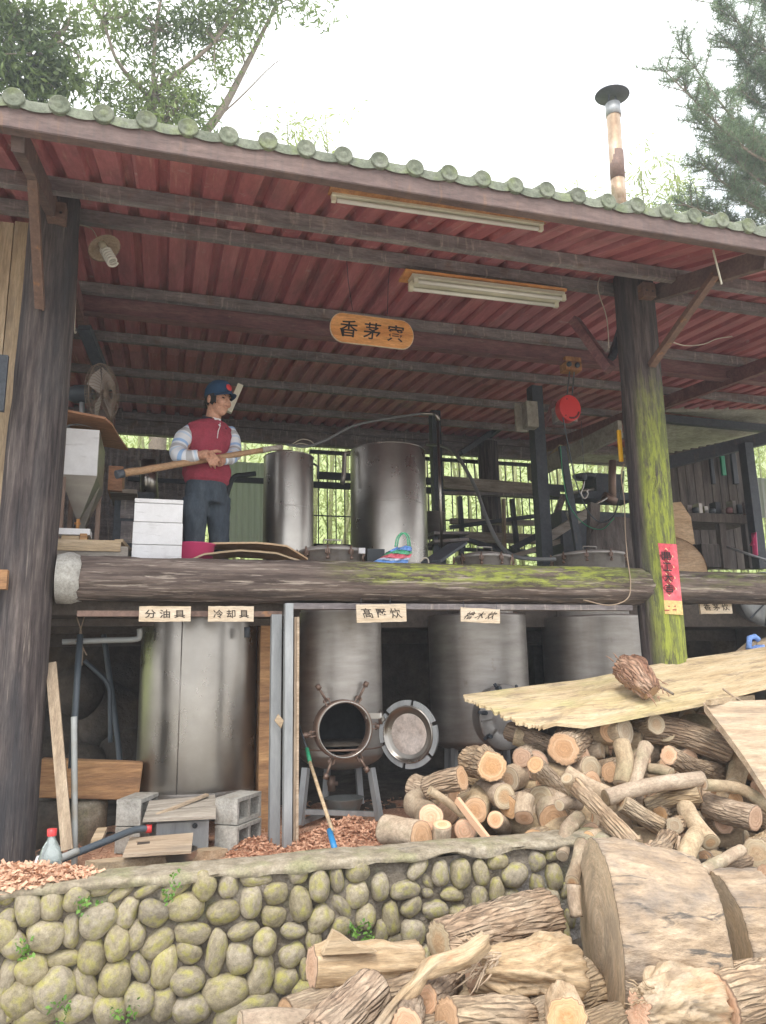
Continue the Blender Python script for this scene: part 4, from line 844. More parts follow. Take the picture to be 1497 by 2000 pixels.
# ---------------------------------------------------------------- signs hanging under the beam
def sign(name, x0, y0, x1, y1, Y, txt, m, ink, label, dz=(0, 0), bold=.012, tw=.78, th=.55):
    a, b = P(x0, (y0+y1)/2+dz[0], Y), P(x1, (y0+y1)/2+dz[1], Y); a.y = b.y = Y
    cxm = (x0+x1)/2; h = P(cxm, y0, Y).z-P(cxm, y1, Y).z; x = (b-a); wd = x.length; x.normalize(); up = Vector((-x.z, 0, x.x))
    o = empty(name, (a+b)/2-Vector((0, 0, h/2)), label, 'sign')
    rg = random.Random(txt); bd = MB(); pl = []
    for i in range(9): pl.append((wd*i/8, -h/2+rg.uniform(-.0015, .0015)))
    for i in range(9): pl.append((wd-wd*i/8, h/2+rg.uniform(-.0015, .0015)))
    bd.prism(pl, a, x, up, (0, .014, 0)); bd.build('board', M[m], o)
    tp_ = text_part(txt, 1, (a+b)/2, x, up, (0, -.0018, 0), M[ink], o, width=wd*tw, bold=bold)
    me = tp_.data; co_ = np.array([v.co[:] for v in me.vertices]); zz = co_@np.array([0, 0, 1]); sc_ = h*th/(zz.max()-zz.min()); mid = (zz.max()+zz.min())/2
    for v in me.vertices: v.co.z = mid+(v.co.z-mid)*sc_
    return o
s1 = sign('name_board', 272, 1184, 373, 1214, 4.42, '分 油 具', 'lightwood', 'inkbrown', 'small pale wooden sign with three characters, leftmost under the log beam')
s2 = sign('name_board', 407, 1184, 496, 1214, 4.42, '冷 却 具', 'lightwood', 'inkbrown', 'small pale wooden sign above the right side of the big lower drum')
s3 = sign('name_board', 697, 1180, 794, 1215, 4.40, '髙 壓 炊', 'lightwood', 'inkbrown', 'pale wooden sign above the still with the open door', dz=(1, -1))
s4 = sign('name_board', 901, 1188, 977, 1216, 4.42, '檜 木 炊', 'lightwood', 'inkbrown', 'weathered sign hanging slightly crooked above the still with the closed hatch', dz=(-2, 2))
s5 = sign('name_board', 1368, 1174, 1430, 1199, 4.62, '香 茅 炊', 'lightwood', 'inkbrown', 'small tan sign right of the mossy post', dz=(0, -1))
for o, pts in ((s3, ((705, 1181), (762, 1181))), (s4, ((905, 1187), (970, 1190)))):
    for (a, b) in pts: mb = MB(); mb.tube([P(a, b, 4.40), P(a+1, b-13, 4.42)], .0016, 5); mb.build('hanging_wire', M['darksteel'], o)
# hanging round-ended sign
a, b = P(646, 636, 4.9), P(808, 656, 4.9); hs = empty('hanging_sign', (a+b)/2-Vector((0, 0, .12)), 'orange varnished wooden sign with rounded ends hanging under the roof', 'sign')
x = (b-a); wd = x.length; x.normalize(); up = Vector((-x.z, 0, x.x)); h = .22; pl = []
for i in range(13): t = PI/2+PI*i/12; pl.append((h*.42+h*.42*math.cos(t), h/2*math.sin(t)))
for i in range(13): t = -PI/2+PI*i/12; pl.append((wd-h*.42+h*.42*math.cos(t), h/2*math.sin(t)))
mb = MB(); mb.prism(pl, a, x, up, (0, .022, 0)); mb.build('board', M['signwood'], hs, bevel=.003)
pl2 = [(wd/2+(u-wd/2)*1.012, v*1.03) for u, v in pl]; mb = MB(); mb.prism(pl2, a+Vector((0, .004, 0)), x, up, (0, .014, 0)); mb.build('rim', M['lightwood'], hs)
tp_ = text_part('香 茅 寮', 1, (a+b)/2+x*(-.002), x, up, (0, -.002, 0), M['ink'], hs, width=wd*.78, bold=.010)
me = tp_.data; zz = np.array([v.co.z for v in me.vertices]); mid = (zz.max()+zz.min())/2; k = h*.60/(zz.max()-zz.min())
for v in me.vertices: v.co.z = mid+(v.co.z-mid)*k
for (p, q) in (((689, 606), (676, 490)), ((757, 614), (764, 500))): mb = MB(); mb.tube([P(*p, 4.905), P((p[0]+q[0])/2-2, (p[1]+q[1])/2, 4.82), P(*q, 4.72)], .0022, 5); mb.build('hanging_wire', M['darksteel'], hs)
# red paper banner on the mossy post
ang = -.35
def onpost(px, py, off=.003):                           # point on the mossy post's front, curved like the post
    p = P(px, py, 4.5-.14); dx = max(-.135, min(.135, p.x-cR.x)); yy = 4.5-math.sqrt(max(.153**2-dx*dx, .0004)); p = P(px, py, yy-off); return p
bn = empty('paper_banner', onpost(1300, 1200), 'red and gold paper couplet pasted on the mossy post', 'banner')
def banner_patch(name, xa, xb, ya, yb, m, off, nx=10, ny=10, parent=bn, skewx=.092):
    V = []; F = []
    for j in range(ny+1):
        py = ya+(yb-ya)*j/ny
        for i in range(nx+1): V.append(onpost(xa+(xb-xa)*i/nx+(py-1060)*skewx, py-(i/nx)*(-3), off))
    for j in range(ny):
        for i in range(nx): q = j*(nx+1)+i; F.append((q, q+1, q+nx+2, q+nx+1))
    mb = MB(); mb.add(V, F, 0, True); return mb.build(name, m, parent)
M['redpaper'] = mat('red_paper', ramp3((.62, .06, .08), (.70, .10, .13), (.78, .22, .24)), (7, 7, 7), rough=.6, bump=.08); M['goldpaper'] = mat('gold_paper', (.72, .50, .20), (9, 9, 9), rough=.5, bump=.05)
M['darkred'] = mat('dark_red_print', (.33, .03, .04), rough=.6, bump=0); M['paleline'] = mat('pale_gold_line', (.85, .60, .35), rough=.5, bump=0)
pp = banner_patch('red_sheet', 1272, 1322, 1060, 1173, M['redpaper'], .004, 12, 16); banner_patch('gold_sheet', 1272, 1322, 1171, 1198, M['goldpaper'], .0045, 12, 6)
for i, ch in enumerate('開工大吉'):
    px, py = 1301+i*2.2, 1086+i*21; pts = [(px, py-14), (px+13, py+1), (px, py+14), (px-13, py-1)]
    mb = MB(); mb.add([onpost(px+(q[0]-px)*1.15, py+(q[1]-py)*1.15, .0055) for q in pts], [(0, 1, 2, 3)]); mb.build('diamond_outline', M['paleline'], pp)
    mb = MB(); mb.add([onpost(q[0], q[1], .0065) for q in pts], [(0, 1, 2, 3)]); mb.build('diamond', M['darkred'], pp)
    o_p = onpost(px, py, .008); xx = (onpost(px+5, py+.3, .008)-onpost(px-5, py-.3, .008)).normalized(); uu = Vector((0, 0, 1))
    text_part(ch, .056, o_p, xx, uu, (0, -.002, 0), M['ink'], pp, name='character', bold=.012, width=.060)
for (px, py, wd_) in ((1313, 1184, 16), (1303, 1192, 10), (1318, 1191, 8)):
    mb = MB(); mb.add([onpost(px-wd_/2, py-1, .007), onpost(px+wd_/2, py-1, .007), onpost(px+wd_/2, py+1, .007), onpost(px-wd_/2, py+1, .007)], [(0, 1, 2, 3)]); mb.build('small_print', M['darkred'], bn)
# ---------------------------------------------------------------- lamps, hoist, fan
M['rustb'] = M['rustboard']
def fluor(name, x0, y0, x1, y1, Y0, Y1, label, dbl=False, board=None, s=1.0, boardext=0):
    a, b = P(x0, y0, Y0), P(x1, y1, Y1); o = empty(name, (a+b)/2, label, 'lamp'); x = (b-a).normalized(); y = Vector((0, 0, 1)).cross(x).normalized(); z = x.cross(y)
    def bx(nm, p, q, w, h, m, dy=0, dzz=0): mb = MB(); mb.beam(p+y*dy+z*dzz, q+y*dy+z*dzz, w, h, up=z); return mb.build(nm, m, o)
    e = x*.06
    if board: bx('backing_board', a-x*boardext, b+e*.3, board*s, .018, M['signwood'] if dbl else M['rustboard'], .03*s, .062*s)
    if dbl:
        bx('housing', a, b, .10*s, .04*s, M['lampwhite'], 0, .022*s); bx('reflector', a+x*.005, b-x*.005, .15*s, .006, M['lampwhite'], 0, .004)
        for dy in (-.055*s, .055*s):
            mb = MB(); mb.tube([a+x*.035+y*dy-z*.022, b-x*.035+y*dy-z*.022], .0135*s, 10); mb.build('tube', M['tube'], o)
            for q in (a+x*.02, b-x*.02): mb = MB(); mb.beam(q-x*.016+y*dy-z*.018, q+x*.016+y*dy-z*.018, .028*s, .035*s, up=z); mb.build('tube_socket', M['lampwhite'], o)
    else:
        bx('housing', a, b, .05*s, .035*s, M['lampwhite'], 0, .025*s)
        mb = MB(); mb.tube([a+x*.03-z*.012, b-x*.03-z*.012], .014*s, 10); mb.build('tube', M['tube'], o)
        for q in (a+x*.012, b-x*.012): mb = MB(); mb.beam(q-x*.012-z*.006, q+x*.012-z*.006, .028*s, .036*s, up=z); mb.build('tube_socket', M['lampwhite'], o)
    return o
l1 = fluor('fluorescent_lamp', 648, 386, 1060, 445, 3.55, 3.55, 'long single tube lamp on a rusty board under the eave', s=.9)
mb = MB(); pa, pb_ = P(645, 364, 3.58), P(1066, 425, 3.58); mb.beam(pa, pb_, .02, .075); mb.build('backing_board', M['rustboard'], l1); mb = MB(); mb.beam(P(645, 366, 3.50), P(1066, 427, 3.50), .12, .012); mb.build('top_board', M['rustboard'], l1)
fluor('fluorescent_lamp', 802, 551, 1098, 586, 4.62, 4.62, 'twin tube lamp on an orange board hanging beside the mossy post', dbl=True, board=.16, boardext=.05)
fluor('fluorescent_lamp', 1372, 785, 1468, 796, 8.0, 8.0, 'small dusty tube lamp far under the lean-to roof at right', s=1.1)
M['shade'] = mat('dusty_tin_shade', (.34, .26, .19), (14, 14, 14), rough=.8, bump=.1)
bl = empty('screw_in_lamp', P(215, 500, 4.7), 'spiral energy saving bulb under a dusty tin shade', 'lamp')
p0_, p1_ = P(200, 478, 4.7), P(231, 531, 4.62); ax = (p1_-p0_).normalized()
mb = MB(); mb.lathe([(.02, -.01), (.04, -.005), (.095, .028), (.105, .036), (.094, .030), (.04, -.001)], p0_, ax, 28); mb.build('lamp_shade', M['shade'], bl)
mb = MB(); mb.lathe([(.001, -.03), (.022, -.03), (.024, .03), (.021, .05), (.001, .05)], p0_, ax, 16); mb.build('socket', M['lampwhite'], bl)
u_ = ax.orthogonal().normalized(); v_ = ax.cross(u_); mb = MB(); mb.tube([p0_+ax*(.05+.125*i/90)+(u_*math.cos(i*.39)+v_*math.sin(i*.39))*.029 for i in range(91)], .0085, 6); mb.build('spiral_tube', M['tube'], bl)
mb = MB(); mb.tube([P(148, 438, 4.7), P(178, 446, 4.7), P(192, 468, 4.7), p0_-ax*.02], .004, 6, smooth_path=5); mb.build('cord', M['wire_white'], bl)
# hoist
ho = empty('electric_hoist', P(1118, 800, 6.05), 'bright red teardrop shaped hoist hanging from the steel beam', 'hoist')
mb = MB(); pb(mb, 1106, 697, 1136, 722, 6.0, .12); tr_ = mb.build('trolley', M['rustboard'], ho)
for (px, py) in ((1111, 712), (1127, 714)): mb = MB(); mb.lathe([(.001, 0), (.024, 0), (.024, .02), (.001, .02)], P(px, py, 6.0), (0, -1, 0), 14); mb.build('wheel', M['darksteel'], tr_)
for (p, q) in (((1113, 724), (1108, 772)), ((1122, 724), (1118, 772))): mb = MB(); mb.beam(P(*p, 6.05), P(*q, 6.05), .012, .006, up=(0, 1, 0)); mb.build('hanger_strap', M['darksteel'], ho)
hc_ = P(1116, 800, 5.95); pl = []
kx = rad(1, hc_)
for i in range(36):
    t = 2*PI*i/36; r_ = 26*(1+.16*math.cos(t-math.radians(112))); pl.append((r_*math.cos(t)*kx*.93, r_*math.sin(t)*kx*1.06))
mb = MB(); mb.prism(pl, hc_, (1, 0, 0), (0, 0, 1), (0, .09, 0)); cv = mb.build('red_cover', M['redplastic'], ho, bevel=.008)
for k, (rk) in enumerate((.70, .78)):
    mb = MB(); mb.tube([hc_+Vector((kx*23*rk*math.cos(t), -.003, kx*24*rk*math.sin(t))) for t in np.linspace(-1.9, -.2, 14)], .0035, 5); mb.build('vent_slot', M['ink'], cv)
for (dx, dz_) in ((-8, 22), (-13, -13)): mb = MB(); mb.lathe([(.001, 0), (.006, 0), (.006, .003), (.001, .004)], hc_+Vector((dx*kx, -.001, dz_*kx)), (0, -1, 0), 8); mb.build('screw', M['ink'], cv)
mb = MB(); mb.box(hc_+Vector((.02, .16, 0)), (.2, .14, .16)); mb.build('motor_box', M['greysteel'], ho, bevel=.01)
mb = MB(); mb.tube([P(1136, 822, 5.95), P(1141, 925, 5.95)], .003, 5); mb.build('hoist_cable', M['darksteel'], ho)
mb = MB(); mb.lathe([(.001, 0), (.028, .01), (.03, .05), (.012, .07), (.001, .07)], P(1141, 938, 5.95), (0, 0, 1), 14); hk0 = mb.build('hook_block', M['darksteel'], ho)
mb = MB(); mb.tube([P(x_, y_, 5.95) for x_, y_ in ((1141, 938), (1139, 952), (1135, 962), (1141, 974), (1148, 966), (1146, 955))], .009, 8, smooth_path=4); mb.build('hook', M['steel'], hk0)
pipe('cable', [(1100, 815, 5.9), (1112, 880, 5.9), (1128, 950, 5.9), (1150, 1000, 5.8), (1175, 1020, 5.6), (1200, 1005, 5.4), (1215, 950, 4.9), (1218, 920, 4.8)], .006, 'darkpipe', 'black cable looping from the red hoist towards the mossy post', 'cable')
pipe('cable', [(1095, 870, 6.1), (1100, 930, 6.1), (1112, 985, 6.1), (1140, 1022, 6.0), (1175, 1034, 5.8), (1200, 1012, 5.6)], .004, 'green_pl', 'thin green cord hanging in a loop below the hoist', 'cord')
gb = empty('control_box', P(1028, 812, 7.0), 'grey dented electrical box under the roof left of the hoist', 'electric box')
mb = MB(); pb(mb, 1030, 783, 1052, 833, 6.9, .12); mb.build('box_front', M['beige_roof'], gb, bevel=.006); mb = MB(); pb(mb, 1008, 788, 1029, 843, 7.02, .03); mb.build('open_cover', M['beige_roof'], gb)
yb = empty('yellow_bar', P(1211, 870, 4.64), 'small yellow plastic bar on the left flank of the mossy post', 'bar'); mb = MB(); mb.beam(P(1209, 840, 4.62), P(1214, 902, 4.62), .03, .02, up=(0, 1, 0)); mb.build('bar_body', M['yellow'], yb, bevel=.004)
# table fan
fn = empty('table_fan', P(170, 835, 5.15), 'old brown caged fan standing on the brown board over the hopper', 'fan')
fc = P(200, 770, 5.2); fa = Vector((.94, -.34, -.05)).normalized(); RF = rad(61, fc)
mb = MB(); fu = fa.orthogonal().normalized(); fv = fa.cross(fu)
M['fancage'] = mat('rusty_fan_wire', (.22, .17, .13), rough=.6, bump=0)
for k in range(56):
    a = 2*PI*k/56; e = fu*math.cos(a)+fv*math.sin(a)
    mb.tube([fc+fa*.06+e*RF*.18, fc+fa*.055+e*RF*.7, fc+fa*.03+e*RF*.97, fc+e*RF, fc-fa*.03+e*RF*.95, fc-fa*.06+e*RF*.5, fc-fa*.06+e*RF*.2], .0016, 4)
for (rr_, h_) in ((.18, .06), (.45, .06), (.72, .055), (1.0, 0), (.95, -.03), (.5, -.06)):
    mb.tube([fc+fa*h_+(fu*math.cos(a)+fv*math.sin(a))*RF*rr_ for a in np.linspace(0, 2*PI, 33)], .003 if rr_ == 1.0 else .0018, 5)
mb.build('cage', M['fancage'], fn)
mb = MB(); mb.lathe([(.001, .0), (.03, 0), (.035, .015), (.001, .03)], fc+fa*.015, fa, 16); hb = mb.build('hub', M['fancage'], fn)
M['fanblade'] = mat('faded_plastic_blade', (.34, .30, .27), rough=.5, bump=0)
for k in range(4):
    a = 2*PI*k/4+.4; e = fu*math.cos(a)+fv*math.sin(a); t = fa.cross(e); mb = MB()
    V = [fc+e*RF*.15-t*.02+fa*.005, fc+e*RF*.15+t*.02-fa*.005, fc+e*RF*.85+t*.08-fa*.02, fc+e*RF*.9+t*.0, fc+e*RF*.8-t*.07+fa*.02]
    mb.add(V+[v+fa*.003 for v in V], [(0, 1, 2, 3, 4), (9, 8, 7, 6, 5)]+[(i, (i+1) % 5, 5+(i+1) % 5, 5+i) for i in range(5)]); mb.build('blade', M['fanblade'], fn)
mb = MB(); mb.lathe([(.001, 0), (.05, .01), (.062, .04), (.062, .13), (.045, .17), (.001, .18)], fc-fa*.06, -fa, 20); mb.build('motor', M['darkpipe'], fn)
mb = MB(); q = fc-fa*.14; mb.tube([q, Vector((q.x+.01, q.y, P(170, 822, 5.15).z))], .018, 8); mb.lathe([(.10, 0), (.10, .012), (.03, .03), (.001, .03)], (q.x+.01, q.y, P(170, 832, 5.15).z), (0, 0, 1), 20); mb.build('stand', M['galv'], fn)
# hopper
hx0, hx1 = P(121, 880, 5.0).x, P(193, 880, 5.0).x; hz1, hz0 = P(160, 838, 5.0).z, P(160, 929, 5.0).z; HY0, HY1 = 5.0, 5.52
hp_ = empty('hopper', ((hx0+hx1)/2, (HY0+HY1)/2, FZ), 'white faced stainless hopper with two funnel bottoms beside the left post', 'hopper')
mb = MB(); mb.box(((hx0+hx1)/2, (HY0+HY1)/2, (hz0+hz1)/2), (hx1-hx0, HY1-HY0, hz1-hz0)); mb.build('bin', M['steel_dull'], hp_)
mb = MB(); mb.box(((hx0+hx1)/2, HY0-.004, (hz0+hz1)/2), (hx1-hx0-.004, .005, hz1-hz0-.004)); mb.build('front_panel', M['white'], hp_)
for (ya, yb_, py) in ((HY0, HY0+.26, 1012), (HY0+.26, HY1, 1022)):
    zc = P(150, py, 5.1).z; xm = (hx0+hx1)/2; ym = (ya+yb_)/2; s_ = .012
    mb = MB(); mb.add([(hx0, ya, hz0), (hx1, ya, hz0), (hx1, yb_, hz0), (hx0, yb_, hz0), (xm-s_, ym-s_, zc), (xm+s_, ym-s_, zc), (xm+s_, ym+s_, zc), (xm-s_, ym+s_, zc)], [(0, 1, 5, 4), (1, 2, 6, 5), (2, 3, 7, 6), (3, 0, 4, 7), (4, 5, 6, 7)]); fu_ = mb.build('funnel', M['steel_dull'], hp_)
    mb = MB(); mb.tube([(xm, ym, zc), (xm, ym, zc-.07)], .011, 8); mb.tube([(xm-.02, ym, zc-.03), (xm+.015, ym, zc-.03)], .008, 6); mb.build('tap', M['signwood'], fu_)
for (x_, y_) in ((hx0+.02, HY0+.02), (hx1-.02, HY1-.02), (hx0+.02, HY1-.02)): mb = MB(); mb.beam((x_, y_, FZ), (x_, y_, hz0), .03, .03); mb.build('leg', M['steel_rust'], hp_)
mb = MB(); M['card0'] = mat('reddish_brown_board', (.40, .20, .11), (3, 9, 9), rough=.6, bump=.1); a0 = P(240, 850, 5.35); zt2 = hz1+.012
mb.prism([(hx0-.05, 4.93), (hx1+.03, 4.94), (hx1+.07, 5.05), (hx1+.10, 5.3), (hx1+.15, 5.6), (hx0-.05, 5.6)], (0, 0, zt2), (1, 0, -.12), (0, 1, 0), (0, 0, .014)); mb.build('loose_board', M['card0'], label='brown board with a wavy edge lying on top of the hopper', cat='board')
# things on the upper floor, left
wb = empty('foam_box_stack', (P(308, 1030, 4.8).x, 4.9, FZ), 'stack of dirty white foam boxes at the edge of the upper floor', 'box')
zs = [FZ, P(308, 1064, 4.76).z, P(308, 1020, 4.76).z, P(308, 983, 4.76).z, P(308, 974, 4.76).z]
for i in range(4):
    a, b = P(260+i*.5, 1030, 4.76).x, P(357-i*.3, 1030, 4.76).x; mb = MB(); mb.box(((a+b)/2, 4.76+.17, (zs[i]+zs[i+1])/2), (b-a+(.004 if i % 2 else 0), .34, zs[i+1]-zs[i]-.003)); mb.build('foam_box' if i < 3 else 'box_lid', M['white'], wb, bevel=.004)
rg = random.Random(4)
fu2 = pbox('wooden_crate', 212, 910, 240, 958, 5.7, .3, M['card0'], label='small brown wooden box beside the hopper', cat='box')
tb = empty('work_cabinet', (P(255, 1000, 6.0).x, 6.0, FZ), 'dark metal cabinet behind the white foam boxes', 'cabinet')
mb = MB(); pb(mb, 222, 960, 300, 1080, 6.0, .5); mb.build('cabinet_body', M['darksteel'], tb); mb = MB(); pb(mb, 215, 955, 268, 963, 5.75, .5); mb.build('cabinet_top', M['greyplank'], tb); mb = MB(); pb(mb, 236, 972, 262, 1012, 5.985, .02); mb.build('door_panel', M['greysteel'], tb); mb = MB(); pb(mb, 236, 1018, 262, 1060, 5.985, .02); mb.build('door_panel', M['greysteel'], tb)
pipe('flue', [(293, 975, 6.6), (290, 900, 6.6)], .07, 'steel', 'silver flexible flue pipe behind the cabinet', 'pipe', n=16)
pl_ = empty('plank_stack', (P(180, 1070, 4.85).x, 4.95, FZ), 'short pale planks stacked on the floor edge below the hopper', 'planks')
for (x0_, y0_, x1_, y1_, Y_, dp, m_) in ((113, 1054, 236, 1076, 4.76, .14, 'plank'), (120, 1046, 155, 1054, 4.8, .1, 'plank'), (156, 1042, 170, 1054, 4.78, .1, 'orangeplank')):
    mb = MB(); pb(mb, x0_, y0_, x1_, y1_, Y_, dp); mb.build('plank', M[m_], pl_)
mb = MB(); mb.beam(P(232, 1056, 4.80), P(258, 1084, 5.0), .05, .02); mb.build('plank', M['plank'], pl_)
mb = MB(); mb.box(P(180, 1086, 4.86), (.42, .18, .1)); mb.build('plank', M['greyplank'], pl_)
pbox('foam_slab', 114, 1032, 176, 1044, 4.8, .16, M['white'], label='flat white slab lying on the plank stack', cat='slab')
tub = MB(); tc_ = P(378, 1080, 5.0); tub.lathe([(.001, -.16), (.11, -.16), (.135, .05), (.145, .052), (.13, .045), (.10, -.15), (.001, -.15)], tc_, (0, 0, 1), 28); tub.build('tub', M['pink'], label='bright pink plastic tub at the man\'s feet', cat='tub')
def cardboard(name, pts, Y, dy, m, label, sag=0, seed=0):
    V = []; F = []; nx = 16; ny = 5
    for j in range(ny+1):
        for i in range(nx+1):
            u = i/nx; x, y = np.interp(u, np.linspace(0, 1, len(pts)), [p[0] for p in pts]), np.interp(u, np.linspace(0, 1, len(pts)), [p[1] for p in pts])
            p = P(x, y, Y); V.append((p.x, Y+dy*j/ny*(1+.1*nz3(u*3, seed, 0)), p.z-.0+.01*math.sin(j/ny*PI)+.003*nz3(u*9, j, seed)))
    n_ = len(V); V += [(x, y, z-.012) for x, y, z in V]
    for j in range(ny):
        for i in range(nx): q = j*(nx+1)+i; F += [(q, q+1, q+nx+2, q+nx+1), (q+n_+nx+1, q+n_+nx+2, q+n_+1, q+n_)]
    for i in range(nx): F += [(i+1, i, i+n_, i+1+n_), (ny*(nx+1)+i, ny*(nx+1)+i+1, ny*(nx+1)+i+1+n_, ny*(nx+1)+i+n_)]
    for j in range(ny): F += [(j*(nx+1), (j+1)*(nx+1), (j+1)*(nx+1)+n_, j*(nx+1)+n_), ((j+1)*(nx+1)+nx, j*(nx+1)+nx, j*(nx+1)+nx+n_, (j+1)*(nx+1)+nx+n_)]
    mb = MB(); mb.add(V, F); return mb.build(name, m, label=label, cat='board')
M['card'] = mat('brown_board', [(.3, (.42, .27, .15)), (.7, (.58, .42, .27))], (3, 12, 12), rough=.85, bump=.2)
cardboard('bowed_board', [(385, 1064), (420, 1059), (500, 1058), (560, 1064), (602, 1090)], 4.95, .34, M['card'], 'bowed brown board lying on top of the paler one behind the beam', seed=1)
cardboard('flat_board', [(362, 1096), (400, 1080), (470, 1073), (540, 1078), (595, 1097)], 4.80, .26, M['plank'], 'paler bowed board lowest in front of the man', seed=2)
# striped carrier bag
bg_ = empty('carrier_bag', P(775, 1097, 4.78), 'striped red, blue and green plastic bag slumped on the beam', 'bag'); MBb = []
cols = [('bag_blue', (.16, .32, .70)), ('bag_green', (.10, .42, .22)), ('bag_red', (.75, .16, .20)), ('bag_white', (.55, .62, .72)), ('bag_blue2', (.16, .32, .70))]
edges = [(776, 1068, 806, 1068), (760, 1076, 806, 1076), (752, 1083, 805, 1083), (740, 1091, 801, 1090), (735, 1095, 798, 1095), (730, 1101, 795, 1101)]
for i, (nm, c_) in enumerate(cols):
    M[nm] = mat(nm, c_, (9, 9, 9), rough=.4, bump=.05); a, b = edges[i], edges[i+1]; V = []; F = []; n_ = 10
    for (x0_, y0_, x1_, y1_) in (a, b):
        for k in range(n_+1):
            u = k/n_; p = P(x0_+(x1_-x0_)*u, y0_+1.5*math.sin(u*9+i), 4.74); p.y = 4.74-.03*math.sin(u*PI)+.012*math.sin(u*14+i); V.append(tuple(p))
    V += [(x, y+.09, z) for x, y, z in V]; m2 = 2*(n_+1)
    for k in range(n_): F += [(k, k+1, n_+2+k, n_+1+k), (m2+n_+1+k, m2+n_+2+k, m2+k+1, m2+k)]
    F += [(k, m2+k, m2+k+1, k+1) for k in range(n_)]; F += [(0, n_+1, m2+n_+1, m2), (n_, m2+n_, m2+2*n_+1, 2*n_+1)]
    mb = MB(); mb.add(V, F, 0, True); mb.build('stripe', M[nm], bg_)
for k, dx in enumerate((0, 4)): mb = MB(); mb.tube([P(772+dx, 1068, 4.76+k*.05), P(776+dx, 1050, 4.76+k*.05), P(786+dx, 1041, 4.76+k*.05), P(795+dx, 1048, 4.76+k*.05), P(798+dx, 1068, 4.76+k*.05)], .005, 6, smooth_path=5); mb.build('bag_handle', M['bag_green'], bg_)
bp_ = empty('black_pan', P(735, 1085, 5.0), 'black tray leaning behind the striped bag', 'tray'); mb = MB(); pb(mb, 718, 1072, 752, 1098, 5.05, .1); mb.build('tray', M['hose'], bp_); mb = MB(); pb(mb, 702, 1070, 714, 1081, 4.98, .03); mb.build('switch_plate', M['white'], bp_)
pipe('cord_end', [(820, 1098, 4.7), (828, 1090, 4.7), (836, 1092, 4.7), (838, 1100, 4.7)], .005, 'wire_white', 'scrap of white cord lying on the beam right of the bag', 'cord')
bl2 = MB(); bl2.beam(P(842, 1098, 5.1), P(895, 1062, 5.4), .16, .02); bl2.build('tilted_tray', M['darksteel'], label='dark tray leaning left of the middle lid', cat='tray')
pot = MB(); pot.lathe([(.001, 0), (.13, 0), (.15, .22), (.16, .225), (.14, .215), (.12, .02), (.001, .02)], P(845, 1042, 7.8), (0, 0, 1), 24); pot.build('steel_pot', M['steel_dull'], label='steel pot on the rack right of the tallest drum', cat='pot')
rk = empty('metal_rack', (P(870, 1060, 7.8).x, 7.9, FZ), 'dark metal rack right of the tallest drum', 'rack')
for q in (((838, 1046), (905, 1046)), ((838, 1062), (905, 1058))): mb = MB(); mb.beam(P(*q[0], 7.7), P(*q[1], 7.7), .35, .03); mb.build('shelf', M['greysteel'], rk)
for px in (850, 900): mb = MB(); a = P(px, 1046, 7.7); mb.beam((a.x, 7.7, FZ), a, .05, .05); mb.build('leg', M['darksteel'], rk)
# posts and lumber between the back grille and the mossy post
for (px, py, Y, w_, lb) in ((855, 980, 8.6, .12, 'dark square steel post right of the tallest drum'), (1058, 980, 7.2, .13, 'dark steel post left of the hoist')):
    c = P(px, py, Y); mb = MB(); mb.box((c.x, Y, (FZ+zr(Y)-.1)/2), (w_, w_, zr(Y)-.1-FZ)); mb.build('steel_post', M['darksteel'], shed)
RL = 'lumber lengths stacked on the rack at the back'
lr = empty('lumber_rack', (P(980, 1060, 9.4).x, 9.4, FZ), 'rails and stacked lengths of lumber in front of the barred windows', 'rack')
for (x0_, y0_, x1_, y1_, Y_, h_, m_) in ((866, 942, 1062, 958, 9.5, .17, 'greyplank'), (866, 963, 1062, 968, 9.5, .04, 'greysteel'), (880, 1018, 1062, 1022, 9.3, .07, 'greyplank'), (880, 1030, 1060, 1006, 9.2, .05, 'darksteel'), (905, 1048, 1060, 1054, 9.3, .13, 'greyplank'), (1060, 960, 1092, 966, 8.8, .09, 'darksteel'), (878, 1044, 1030, 1090, 8.6, .05, 'darksteel'), (1000, 1088, 1115, 1050, 8, .06, 'greyplank'), (1000, 1072, 1120, 1010, 8.2, .07, 'darksteel'), (1068, 1052, 1150, 1000, 7.6, .10, 'greyplank'), (1066, 1060, 1100, 970, 8.4, .06, 'greysteel'), (1012, 1086, 1000, 975, 9.2, .05, 'darksteel'), (898, 970, 905, 1075, 9.2, .05, 'darksteel'), (984, 975, 986, 1090, 9.1, .03, 'planky')):
    mb = MB(); mb.beam(P(x0_, y0_, Y_), P(x1_, y1_, Y_), .07, h_); mb.build('lumber', M[m_], lr)
for (x0_, y0_, x1_, y1_, m_, w_, lb) in ((1098, 872, 1132, 1085, 'darksteel', .07, 'dark upright pole leaning below the hoist'), (1108, 1000, 1140, 1092, 'beige_roof', .03, 'pale channel leaning below the hoist, right of the dark pole'), (1160, 985, 1158, 1088, 'dimplank', .11, 'rusty brown upright behind the loop of cable')):
    mb = MB(); mb.beam(P(x0_, y0_, 6.7), P(x1_, y1_, 6.6), w_, w_*.6, up=(0, 1, 0)); mb.build('leaning_pole', M[m_], label=lb, cat='pole')
mb = MB(); mb.beam(P(1035, 925, 8.4), P(1212, 838, 6.6), .05, .19); mb.build('slanting_board', M['beige_roof'], label='long dusty beam slanting up to the mossy post', cat='beam')
mb = MB(); mb.beam(P(1040, 938, 8.6), P(1098, 875, 8.0), .06, .10); mb.build('slanting_board', M['plank'], label='short pale plank slanting behind the dark steel post', cat='plank')
